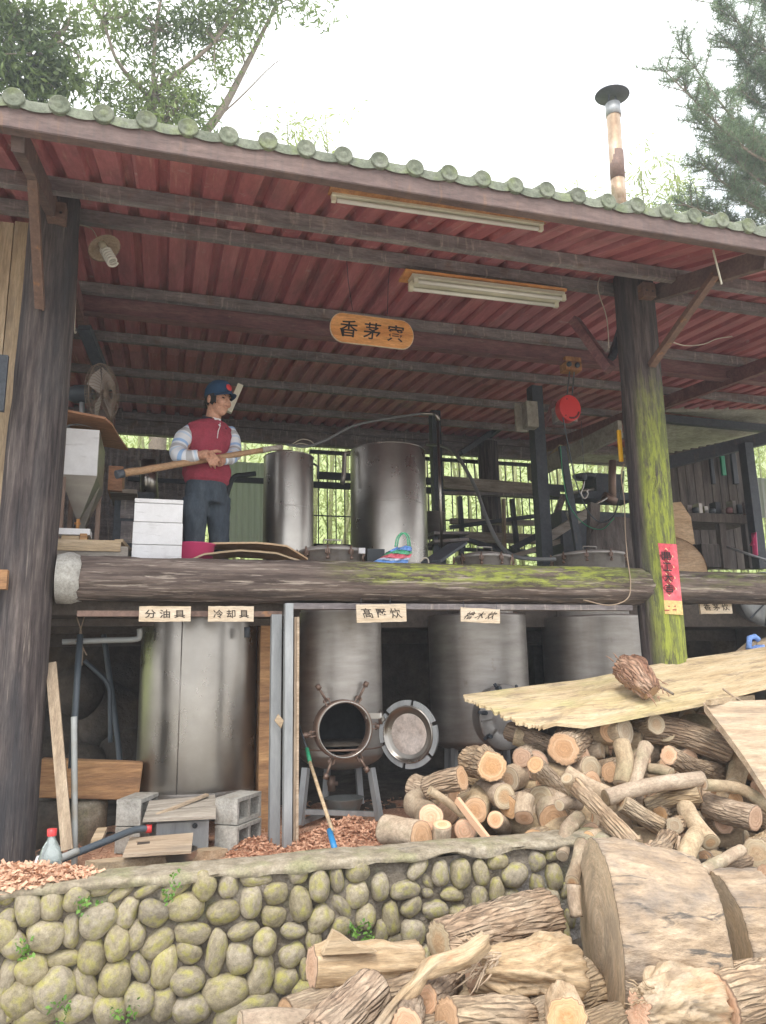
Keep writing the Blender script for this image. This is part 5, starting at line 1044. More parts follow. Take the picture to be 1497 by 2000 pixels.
# machinery in the dark
mc = empty('bottling_machine', (P(1185, 960, 7.6).x, 7.6, FZ), 'dark piped machine with a rusty elbow behind the hoist hook', 'machine')
mb = MB(); pb(mb, 1130, 960, 1240, 975, 7.6, .3); pb(mb, 1165, 925, 1215, 960, 7.8, .3); mb.build('frame', M['darksteel'], mc)
mb = MB(); mb.tube([P(1197, 900, 7.5), P(1196, 935, 7.5), P(1197, 985, 7.5)], .045, 12); mb.tube([P(1180, 968, 7.4), P(1202, 980, 7.4)], .05, 12); mb.build('valve_stack', M['steel_rust'], mc)
mb = MB(); mb.tube([P(1120, 962, 7.5), P(1160, 955, 7.5)], .02, 8); mb.tube([P(1160, 988, 7.3), P(1185, 972, 7.3)], .018, 8); mb.build('pipe', M['steel'], mc)
mb = MB(); mb.lathe([(.12, 0), (.14, .04), (.001, .05)], P(1142, 935, 7.6), (0, 0, 1), 24); mb.build('round_cap', M['darksteel'], mc)
mb = MB(); pb(mb, 1100, 1000, 1260, 1100, 7.9, .5); mb.build('housing', M['darksteel'], mc)
# ---------------------------------------------------------------- right side: bench, boards, lean-to
rb = empty('round_wooden_lid', P(1330, 1075, 6.4), 'large round tan wooden disc propped behind the beam at right', 'lid')
mb = MB(); c_ = P(1318, 1105, 6.3); mb.lathe([(.001, 0), (.30, 0), (.31, .01), (.31, .035), (.001, .035)], c_, Vector((-.15, -.93, .33)), 40); mb.build('disc', M['card'], rb); mb = MB(); mb.lathe([(.312, -.004), (.318, .018), (.312, .04)], c_, Vector((-.15, -.93, .33)), 40); mb.build('edge_band', M['orangeplank'], rb)
mb = MB(); o = P(1285, 1080, 6.7); a_ = [P(1285, 985, 6.7), P(1330, 980, 6.7), P(1350, 1010, 6.7), P(1358, 1062, 6.7), P(1285, 1085, 6.7)]; mb.prism([(p.x, p.z) for p in a_], (0, 6.7, 0), (1, 0, 0), (0, 0, 1), (0, .03, 0)); mb.build('hopper_board', M['card'], label='tan five sided board standing behind the round disc', cat='board')
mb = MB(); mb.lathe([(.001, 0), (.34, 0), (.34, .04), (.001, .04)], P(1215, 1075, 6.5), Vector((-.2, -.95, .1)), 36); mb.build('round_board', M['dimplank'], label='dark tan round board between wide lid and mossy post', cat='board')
bn_ = empty('work_bench', (P(1400, 1040, 8.0).x, 8.0, FZ), 'dark work bench in front of the plank wall at right', 'bench')
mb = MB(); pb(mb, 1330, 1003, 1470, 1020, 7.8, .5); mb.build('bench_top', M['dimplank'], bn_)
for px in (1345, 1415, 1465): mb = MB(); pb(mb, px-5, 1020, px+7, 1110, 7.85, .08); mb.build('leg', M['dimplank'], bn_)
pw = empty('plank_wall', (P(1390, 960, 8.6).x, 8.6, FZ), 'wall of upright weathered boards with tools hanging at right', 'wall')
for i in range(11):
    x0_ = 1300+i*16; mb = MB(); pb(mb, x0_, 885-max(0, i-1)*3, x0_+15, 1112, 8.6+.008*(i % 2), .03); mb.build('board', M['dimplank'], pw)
for (px, y0_, y1_, w_, m_, lb) in ((1393, 893, 945, 7, 'hose', 'dark strap hanging on the plank wall, leftmost of the hung tools'), (1414, 887, 928, 8, 'green_pl', 'green handled tool hanging on the plank wall'), (1436, 880, 945, 10, 'hose', 'black apron hanging on the plank wall, rightmost of the hung tools')):
    mb = MB(); pb(mb, px-w_/2, y0_, px+w_/2, y1_, 8.5, .04); mb.build('hanging_tool', M[m_], label=lb, cat='tool', bevel=.01)
mb = MB(); mb.beam(P(1300, 905, 8.2), P(1500, 855, 7.6), .08, .16); mb.build('slanting_beam', M['darksteel'], label='dark slanting beam above the plank wall', cat='beam')
pst = MB(); pb(pst, 1470, 865, 1486, 1110, 7.6, .12); pst.build('dark_post', M['darksteel'], label='dark square post near the right edge', cat='post')
for (x0_, y0_, x1_, y1_, m_) in ((1466, 1010, 1478, 1090, 'white'),): mb = MB(); mb.tube([P(1470, 1065, 7.4), P(1473, 1040, 7.4), P(1476, 1085, 7.4)], .03, 8); mb.build('pink_bottle', M['pink'], label='pink bottle hanging beside the dark post at right edge', cat='bottle')
lean = empty('lean_to_roof', (P(1420, 800, 9).x, 8.6, 3.9), 'low dusty lean-to roof sheet right of the mossy post', 'roof')
def slabq(nm, q, m, par): V = [P(*p) for p in q]; nrm = (V[1]-V[0]).cross(V[3]-V[0]).normalized()*.02; mb = MB(); mb.add(V+[v+nrm for v in V], [(0, 1, 2, 3), (7, 6, 5, 4)]+[(i, (i+1) % 4, 4+(i+1) % 4, 4+i) for i in range(4)]); return mb.build(nm, m, par)
slabq('roof_sheet', [(1297, 805, 8.0), (1345, 777, 7.8), (1500, 800, 7.6), (1500, 830, 8.2)], M['beige_roof'], lean)
slabq('roof_sheet', [(1299, 830, 8.4), (1500, 842, 8.2), (1500, 846, 8.8), (1303, 888, 9.6)], M['beige_roof'], lean)
mb = MB(); mb.beam(P(1296, 818, 8.0), P(1500, 838, 8.0), .08, .10); mb.build('cross_beam', M['darksteel'], lean)
mb = MB(); mb.beam(P(1092, 890, 9.6), P(1212, 896, 9.6), .4, .03); mb.build('cross_beam', M['beige_roof'], lean)
pipe('cable', [(1312, 668, 4.6), (1340, 675, 4.7), (1375, 672, 4.9), (1400, 662, 5.0), (1430, 657, 5.1)], .005, 'wire_white', 'pale double cable sagging right of the mossy post under the roof', 'cable')
pipe('cable', [(1185, 518, 4.6), (1168, 560, 4.6), (1185, 620, 4.6), (1190, 680, 4.6)], .004, 'wire_white', 'thin pale wire hanging along the mossy post, upper left side', 'cable')
pipe('cable', [(1220, 905, 4.55), (1214, 930, 4.58), (1220, 980, 4.58), (1222, 1040, 4.58), (1226, 1090, 4.45), (1232, 1140, 4.38), (1225, 1170, 4.36), (1190, 1182, 4.38), (1140, 1172, 4.40)], .004, 'rope', 'old brown cord running down beside the mossy post and across the beam', 'cord')
pipe('cable', [(148, 405, 4.62), (150, 520, 4.62), (146, 640, 4.62), (150, 648, 4.62)], .004, 'wire_white', 'pale wire running down beside the left post', 'cable')
mb = MB(); mb.beam(P(1393, 488, 3.4), P(1410, 555, 3.4), .008, .008); mb.build('hook_rod', M['lampwhite'], label='thin pale rod hanging from the right bracket arm', cat='rod')
# chimney on the roof
ch = empty('chimney', P(1210, 395, 8.0), 'rusty metal flue with a round rain cap standing above the roof', 'chimney'); Yc = 8.0
def cseg(nm, ya, yb_, xa_, xb_, m_, k=1): a, b = P(xa_, ya, Yc), P(xb_, yb_, Yc); mb = MB(); r_ = rad(14, a)*k; mb.tube([a, b], r_, 24); return mb.build(nm, m_, ch)
M['flue_tan'] = mat('tan_rusty_flue', ramp3((.30, .20, .13), (.42, .31, .21), (.5, .42, .34)), (9, 9, 5), rough=.5, metal=.5, bump=.1)
cseg('flue', 430, 222, 1212, 1198, M['flue_tan']); cseg('flue_sleeve', 352, 298, 1207, 1204, M['brownsteel'], 1.04); cseg('flue_neck', 228, 205, 1199, 1197, M['galv'], 1.07); cseg('flue_band', 394, 352, 1210, 1207, M['flue_tan'], 1.02)
cp = P(1196, 185, Yc); mb = MB(); axc = Vector((.02, -.13, 1)).normalized(); r_ = rad(34, cp); mb.lathe([(.001, .0), (r_*.98, -.02), (r_, -.012), (r_*.97, .0), (r_*.3, .075), (.001, .08)], cp, axc, 40); mb.build('rain_cap', M['darksteel'], ch)
for dx in (-.05, .05): mb = MB(); mb.beam(cp+Vector((dx, 0, -.01)), P(1197, 212, Yc)+Vector((dx*1.4, 0, 0)), .025, .004, up=(0, 1, 0)); mb.build('cap_strut', M['darksteel'], ch)
# board left of the left post, dark panel
lp = empty('board_screen', (P(12, 600, 4.72).x, 4.72, FZ), 'tan weathered boards standing left of the left post', 'panel')
for i, (a, b) in enumerate(((-90, -62), (-60, -32), (-30, -2), (0, 36))): mb = MB(); pb(mb, a, 430, b, 1100, 4.74, .03); mb.build('board', M['planky'], lp)
mb = MB(); pb(mb, -60, 690, 12, 800, 4.3, .03); mb.build('dark_plate', M['darksteel'], label='black plate cut off by the left edge in front of the boards', cat='plate')
mb = MB(); pb(mb, -60, 1112, 14, 1150, 4.28, .05); mb.build('wood_block', M['orangeplank'], label='brown timber end sticking in at the left edge', cat='timber')

# clutter in the right bay
rg_ = random.Random(12)
cab = empty('tool_shelf', (P(1400, 985, 7.7).x, 7.7, FZ), 'cluttered shelf of dark boxes and tins on the work bench at right', 'shelf')
for i in range(14):
    px = 1322+i*11; h = rg_.uniform(8, 26); mb = MB()
    if i % 3: pb(mb, px, 1003-h, px+rg_.uniform(6, 10), 1002.5, 7.75+rg_.uniform(0, .2), .12)
    else: c = P(px+4, 1002, 7.8); mb.lathe([(.001, 0), (.04, 0), (.042, h*.005), (.03, h*.0058), (.001, h*.0058)], c, (0, 0, 1), 14)
    mb.build('tin' if i % 3 == 0 else 'small_box', M[rg_.choice(['darksteel', 'steel_dull', 'dimplank', 'redsteel', 'greysteel', 'darkpipe'])], cab)
mb = MB(); pb(mb, 1320, 1050, 1345, 1108, 7.3, .3); mb.build('crate', M['darksteel'], label='dark crate under the work bench beside the round disc', cat='crate', bevel=.01)
mb = MB(); pb(mb, 1372, 1062, 1408, 1108, 7.4, .35); mb.build('crate', M['dimplank'], label='brown crate under the work bench, right of the dark one', cat='crate', bevel=.01)
mb = MB(); mb.tube([P(1420, 1068, 7.2), P(1500, 1095, 6.9)], .014, 8); mb.build('bar', M['galv'], label='thin steel bar slanting across the bench legs at right', cat='bar')
ln2 = empty('side_screen', (P(1490, 980, 8.2).x, 8.2, FZ), 'bright corrugated screen showing past the dark post at right edge', 'screen')
wsheet(1484, 1530, 935, 1012, 'whitesheet', 'screen_sheet', Y=8.2, parent=ln2)
# ---------------------------------------------------------------- lower level, left
mb = MB(); mb.beam(P(100, 1295, 4.55), P(132, 1660, 4.35), .055, .03, up=(0, 1, 0)); ln = mb.build('leaning_stud', M['planky'], label='pale stud leaning against the left post at the lower level', cat='timber')
pipe('standpipe', [(145, 1400, 4.5), (146, 1560, 4.45), (146, 1700, 4.4)], .016, 'pvc', 'thin grey upright water pipe right of the leaning stud', 'pipe')
pipe('standpipe', [(140, 1500, 4.6), (157, 1240, 4.8)], .018, 'darkpipe', 'dark slanting pipe behind the leaning stud', 'pipe')
wpz = [(122, 1254, 4.9), (200, 1251, 4.9), (262, 1249, 4.9), (273, 1243, 4.9), (273, 1228, 4.9)]
wp = pipe('water_pipe', wpz, .017, 'pvc', 'white water pipe with an elbow below the left sign', 'pipe', sp=4)
pipe('dark_pipe', [(165, 1290, 5.3), (210, 1335, 5.3), (215, 1380, 5.3), (216, 1450, 5.3)], .014, 'darkpipe', 'dark bent pipe in the gloom left of the big drum', 'pipe')
pipe('dark_pipe', [(203, 1240, 5.5), (225, 1400, 5.4), (236, 1500, 5.3)], .018, 'darkpipe', 'dark slanting pipe just left of the big drum', 'pipe')
rp = empty('cord_tangle', P(156, 1250, 4.85), 'old cords knotted round the white water pipe', 'cord')
for pts in (((150, 1205), (160, 1240), (152, 1262), (158, 1310)), ((165, 1205), (156, 1240), (162, 1265), (160, 1300)), ((148, 1252), (158, 1258), (170, 1280))): mb = MB(); mb.tube([P(*p, 4.86) for p in pts], .004, 5, smooth_path=4); mb.build('cord', M['rope'], rp)
bw = empty('plank_bench', (P(190, 1530, 5.0).x, 5.1, .69), 'thick orange brown slab laid across round stumps left of the big drum', 'bench')
mb = MB(); mb.beam(P(76, 1518, 4.95), P(276, 1524, 4.95), .12, .21); mb.build('slab', M['orangeplank'], bw, bevel=.01)
for px in (172, 100):
    c = P(px, 1620, 5.02); mb = MB(); V = []
    mb.lathe([(.001, P(px, 1562, 5).z), (.10, P(px, 1562, 5).z), (.105, .9), (.10, .69), (.001, .69)], (c.x, c.y, 0), (0, 0, 1), 20); mb.build('stump', M['darkwall'] if px == 100 else M['concrete'], bw)
bo = MB()
for i, (px, py, Y, r) in enumerate(((170, 1500, 5.9, .17), (215, 1400, 6.3, .25), (150, 1350, 6.2, .2), (250, 1480, 6.0, .2))):
    bm = bmesh.new(); bmesh.ops.create_icosphere(bm, subdivisions=3, radius=r); me = bpy.data.meshes.new('boulder'); c = P(px, py, Y)
    for q in bm.verts: q.co *= 1+.25*nz3(q.co.x*5+i, q.co.y*5, q.co.z*5)
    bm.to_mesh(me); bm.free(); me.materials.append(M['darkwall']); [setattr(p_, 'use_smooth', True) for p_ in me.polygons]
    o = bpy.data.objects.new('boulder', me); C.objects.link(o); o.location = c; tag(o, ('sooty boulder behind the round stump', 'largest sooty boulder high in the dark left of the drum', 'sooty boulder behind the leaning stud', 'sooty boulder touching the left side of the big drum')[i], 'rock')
# cinder blocks: open cells face the viewer's right
def cinder(name, loc, rz, label):
    # local box .39 x .19 x .19 with two cells through its width
    L_, W, H, t = .27, .14, .135, .02; mb = MB()
    mb.box((0, 0, t/2), (L_, W, t)); mb.box((0, 0, H-t/2), (L_, W, t))
    for x in (-L_/2+t/2, 0, L_/2-t/2): mb.box((x, 0, H/2), (t, W-.002, H-2*t+.001))
    o = mb.build('web', M['block'], origin=(0, 0, 0)); e = empty(name, loc, label, 'block', 'cinder blocks stacked round the big drum', rz); o.parent = e; return e
bp = P(466, 1650, 4.55)
for i in (0, 2): cinder('cinder_block', (bp.x, 4.55+.01*i, .70+i*.0705), .95, ('lower', '', 'upper')[i]+' cinder block of the stack right of the steel sink')
bq = P(268, 1640, 4.75)
for i in (0, 2): cinder('cinder_block', (bq.x, 4.75, .70+i*.0705), 1.2, ('lower', '', 'upper')[i]+' cinder block of the stack left of the white tank')
mb = MB(); pb(mb, 305, 1605, 408, 1665, 4.42, .35); mb.build('white_tank', M['galv'], label='small grey box tank with a black outlet between the cinder blocks', cat='tank', bevel=.006)
mb = MB(); mb.lathe([(.001, 0), (.012, 0), (.014, .012), (.006, .014), (.001, .004)], P(381, 1612, 4.41), (0, -1, 0), 14); mb.build('tank_outlet', M['hose'], label='black round outlet on the grey box tank', cat='outlet')
ws = empty('wooden_cover', P(355, 1580, 4.4), 'old greyed board lid lying on the grey box tank', 'lid')
def quad_board(nm, q, t, m, par): V = [P(*p) for p in q]; n_ = (V[1]-V[0]).cross(V[3]-V[0]).normalized(); n_ = n_ if n_.z < 0 else -n_; mb = MB(); mb.add(V+[v+n_*t for v in V], [(0, 1, 2, 3), (7, 6, 5, 4)]+[(i, (i+1) % 4, 4+(i+1) % 4, 4+i) for i in range(4)]); return mb.build(nm, m, par)
quad_board('plank', [(280, 1600, 4.32), (422, 1594, 4.34), (422, 1574, 4.48), (285, 1585, 4.48)], .015, M['greyplank'], ws)
quad_board('plank', [(286, 1583, 4.49), (422, 1573, 4.49), (420, 1552, 4.66), (292, 1564, 4.66)], .015, M['greyplank'], ws)
mb = MB(); mb.beam(P(300, 1594, 4.40), P(405, 1552, 4.62), .03, .012); mb.build('batten', M['plank'], ws)
sk_ = empty('steel_sink', P(310, 1660, 4.2), 'steel double bowl sink under a wooden board with a slot', 'sink')
for px, py_ in ((282, 1668), (346, 1662)): c = P(px, py_+6, 4.22); mb = MB(); mb.lathe([(.001, -.05), (.07, -.045), (.095, -.01), (.10, .02), (.104, .022), (.09, .01), (.001, -.035)], (c.x, c.y, c.z), (0, 0, 1), 28); mb.build('bowl', M['steel_dull'], sk_)
sb = quad_board('cover_board', [(240, 1670, 3.98), (374, 1662, 4.0), (378, 1626, 4.35), (254, 1636, 4.35)], .012, M['plank'], sk_)
quad_board('slot', [(268, 1650, 4.17), (355, 1644, 4.19), (355, 1638, 4.25), (270, 1643, 4.25)], -.002, M['inkbrown'], sb); quad_board('frame_strip', [(266, 1646, 4.22), (358, 1640, 4.24), (358, 1634, 4.30), (268, 1640, 4.30)], -.006, M['plank'], sb)
c = P(308, 1660, 4.09); mb = MB(); mb.lathe([(.001, .0005), (.02, .0005), (.001, .002)], (c.x, c.y, c.z+.004), (0, 0, 1), 14); mb.build('knot', M['inkbrown'], sb)
pipe('hose', [(292, 1618, 4.35), (260, 1622, 4.3), (215, 1640, 4.2), (160, 1662, 4.1), (110, 1682, 4.0), (62, 1692, 3.9)], .018, 'darkpipe', 'dark hose with a red collar running to the grey box tank', 'hose')
mb = MB(); mb.tube([P(285, 1619, 4.345), P(297, 1618, 4.345)], .021, 12); mb.build('hose_collar', M['redplastic'], label='red collar at the end of the dark hose', cat='collar')
pipe('water_pipe', [(62, 1695, 3.8), (100, 1684, 3.85), (152, 1662, 3.95)], .016, 'pvc', 'short grey plastic pipe in front of the upright pipe', 'pipe')
gb_ = empty('glass_bottle', P(97, 1700, 3.72), 'clear glass bottle with a red cap standing behind the wall', 'bottle'); bb_ = P(97, 1700, 3.72); zz0 = bb_.z-.02
M['bglass'] = mat('bottle_glass', (.55, .62, .60), rough=.06, bump=0, trans=.7)
mb = MB(); mb.lathe([(.001, 0), (.046, 0), (.048, .01), (.048, .07), (.036, .11), (.016, .145), (.014, .165)], (bb_.x, bb_.y, zz0), (0, 0, 1), 24); mb.build('glass', M['bglass'], gb_)
mb = MB(); mb.lathe([(.019, 0), (.020, .028), (.001, .03)], (bb_.x, bb_.y, zz0+.158), (0, 0, 1), 18); mb.build('cap', M['redplastic'], gb_)
quad_board('blue_cloth', [(66, 1688, 3.78), (122, 1672, 3.85), (118, 1660, 3.98), (72, 1672, 3.95)], .01, M['white'], None); tag(bpy.context.scene.collection.objects[-1], 'pale folded cloth beside the red capped bottle', 'cloth')
mb = MB(); mb.beam(P(178, 1694, 3.95), P(432, 1664, 4.42), .10, .045); mb.build('floor_plank', M['plank'], label='pale plank lying just behind the coping below the sink', cat='plank')
mb = MB(); mb.beam(P(188, 1645, 4.2), P(200, 1620, 4.5), .05, .02); mb.build('small_plank', M['plank'], label='small plank scrap on the dark floor left of the sink', cat='plank')
# steel channel posts and boards under the beam
pc = empty('channel_post', (P(550, 1400, 4.3).x, 4.3, .69), 'pair of galvanised steel channels standing under the beam', 'post')
for (x0, x1, y0, Y, m_) in ((526, 549, 1200, 4.42, 'galv'), (553, 572, 1178, 4.30, 'galv')):
    a, b = P(x0+3, 1430, Y).x, P(x1, 1430, Y).x; zt_ = P(550, y0, Y).z; mb = MB(); w_ = b-a
    mb.box(((a+b)/2, Y, (.69+zt_)/2), (w_, .004, zt_-.69)); mb.box((a+.002, Y+.032, (.69+zt_)/2), (.004, .06, zt_-.69)); mb.box((b-.002, Y+.032, (.69+zt_)/2), (.004, .06, zt_-.69)); mb.build('channel', M[m_], pc)
for k, (x0, x1, Y, m_) in enumerate(((574, 579, 4.32, 'planky'), (579.5, 584, 4.30, 'plank'))):
    a, b = P(x0, 1430, Y).x, P(x1, 1430, Y).x; zt_ = P(578, 1205, Y).z; mb = MB(); mb.box(((a+b)/2, Y+.04, (.69+zt_)/2), (b-a, .09, zt_-.69)); mb.build('board_strip', M[m_], label=('darker thin board on edge beside the steel channels', 'paler thin board on edge right of the steel channels')[k], cat='board')
mb = MB(); pb(mb, 507, 1215, 527, 1650, 4.9, .5); mb.build('brown_partition', M['orangeplank'], label='dark brown upright partition between drum and steel channels', cat='partition')
mb = MB(); mb.prism([(0, 0), (.035, -.04), (.05, .0), (.02, .035)], P(537, 1408, 4.27), (1, 0, 0), (0, 0, 1), (0, .02, 0)); mb.build('wood_wedge', M['plank'], label='small wooden wedge stuck on the steel channel', cat='wedge')
# broom / shovel leaning
br = empty('long_handled_tool', P(656, 1660, 3.85), 'long wooden handled tool with blue and green tape leaning by the still', 'tool')
for nm, a, b, r_, m_ in (('shaft', (603, 1480, 4.55), (650, 1625, 3.98), .010, 'plank'), ('green_tape', (600, 1462, 4.60), (606, 1490, 4.51), .012, 'green_pl'), ('tip', (584, 1415, 4.8), (600, 1464, 4.6), .006, 'hose'), ('blue_end', (644, 1622, 4.0), (656, 1664, 3.84), .015, 'brush_blue')):
    mb = MB(); mb.tube([P(*a), P(*b)], r_, 10); mb.build(nm, M[m_], br)
# wood chips: a real heap of small flakes
def chips(name, cx, cy, cz, rx, ry, h, n, m, label=None, seed=0, size=.018):
    rg = np.random.default_rng(seed); a = rg.uniform(0, 2*PI, n); q = np.sqrt(rg.uniform(0, 1, n)); x = cx+rx*q*np.cos(a); y = cy+ry*q*np.sin(a)
    z = cz+h*np.clip(1-q**1.5, 0, 1)*(1+.25*np.sin(x*19)*np.cos(y*23))+rg.uniform(0, .01, n)
    d = rg.normal(size=(n, 3)); d[:, 2] *= .4; d /= np.linalg.norm(d, axis=1)[:, None]; s_ = np.cross(d, rg.normal(size=(n, 3))); s_ /= np.linalg.norm(s_, axis=1)[:, None]; L_ = size*rg.uniform(.5, 1.5, n)[:, None]; W = L_*.22; c = np.stack([x, y, z], 1)
    v = np.stack([c-d*L_-s_*W, c+d*L_-s_*W, c+d*L_+s_*W, c-d*L_+s_*W], 1).reshape(-1, 3)
    # solid heap below
    mb = MB(); prof = []; nn = 28; V = [(cx, cy, cz+h*.98)]; F = []
    for j in range(1, 9):
        for k in range(nn): t = 2*PI*k/nn; q_ = j/8; V.append((cx+rx*q_*math.cos(t), cy+ry*q_*math.sin(t), cz+h*(1-q_**1.5)*.96-.01))
    for k in range(nn): F.append((0, 1+k, 1+(k+1) % nn))
    for j in range(7):
        for k in range(nn): F.append((1+j*nn+k, 1+(j+1)*nn+k, 1+(j+1)*nn+(k+1) % nn, 1+j*nn+(k+1) % nn))
    mb.add(V, F, 0, True); mb.add([tuple(q) for q in v], [(4*i, 4*i+1, 4*i+2, 4*i+3) for i in range(n)])
    return mb.build(name, m, kind='stuff')
hcx = P(690, 1640, 4.2); chips('wood_chips', hcx.x, 4.25, .69, .42, .38, .15, 3500, M['chips'], seed=1)
e_ = P(30, 1725, 3.42); chips('wood_shavings', e_.x-.05, 3.45, .872, .36, .14, .05, 1500, M['cut_red'], seed=2, size=.02)
e_ = P(500, 1640, 4.4); chips('wood_chips', e_.x, 4.4, .69, .16, .16, .08, 500, M['chips'], seed=3)
rg = np.random.default_rng(9)
chips('floor_litter', P(640, 1640, 4.6).x, 4.9, .70, 1.6, 1.0, .01, 1500, M['chips'], seed=5, size=.014)
# ---------------------------------------------------------------- firewood behind and on the wall
GF = 'split and sawn logs in the firewood pile'
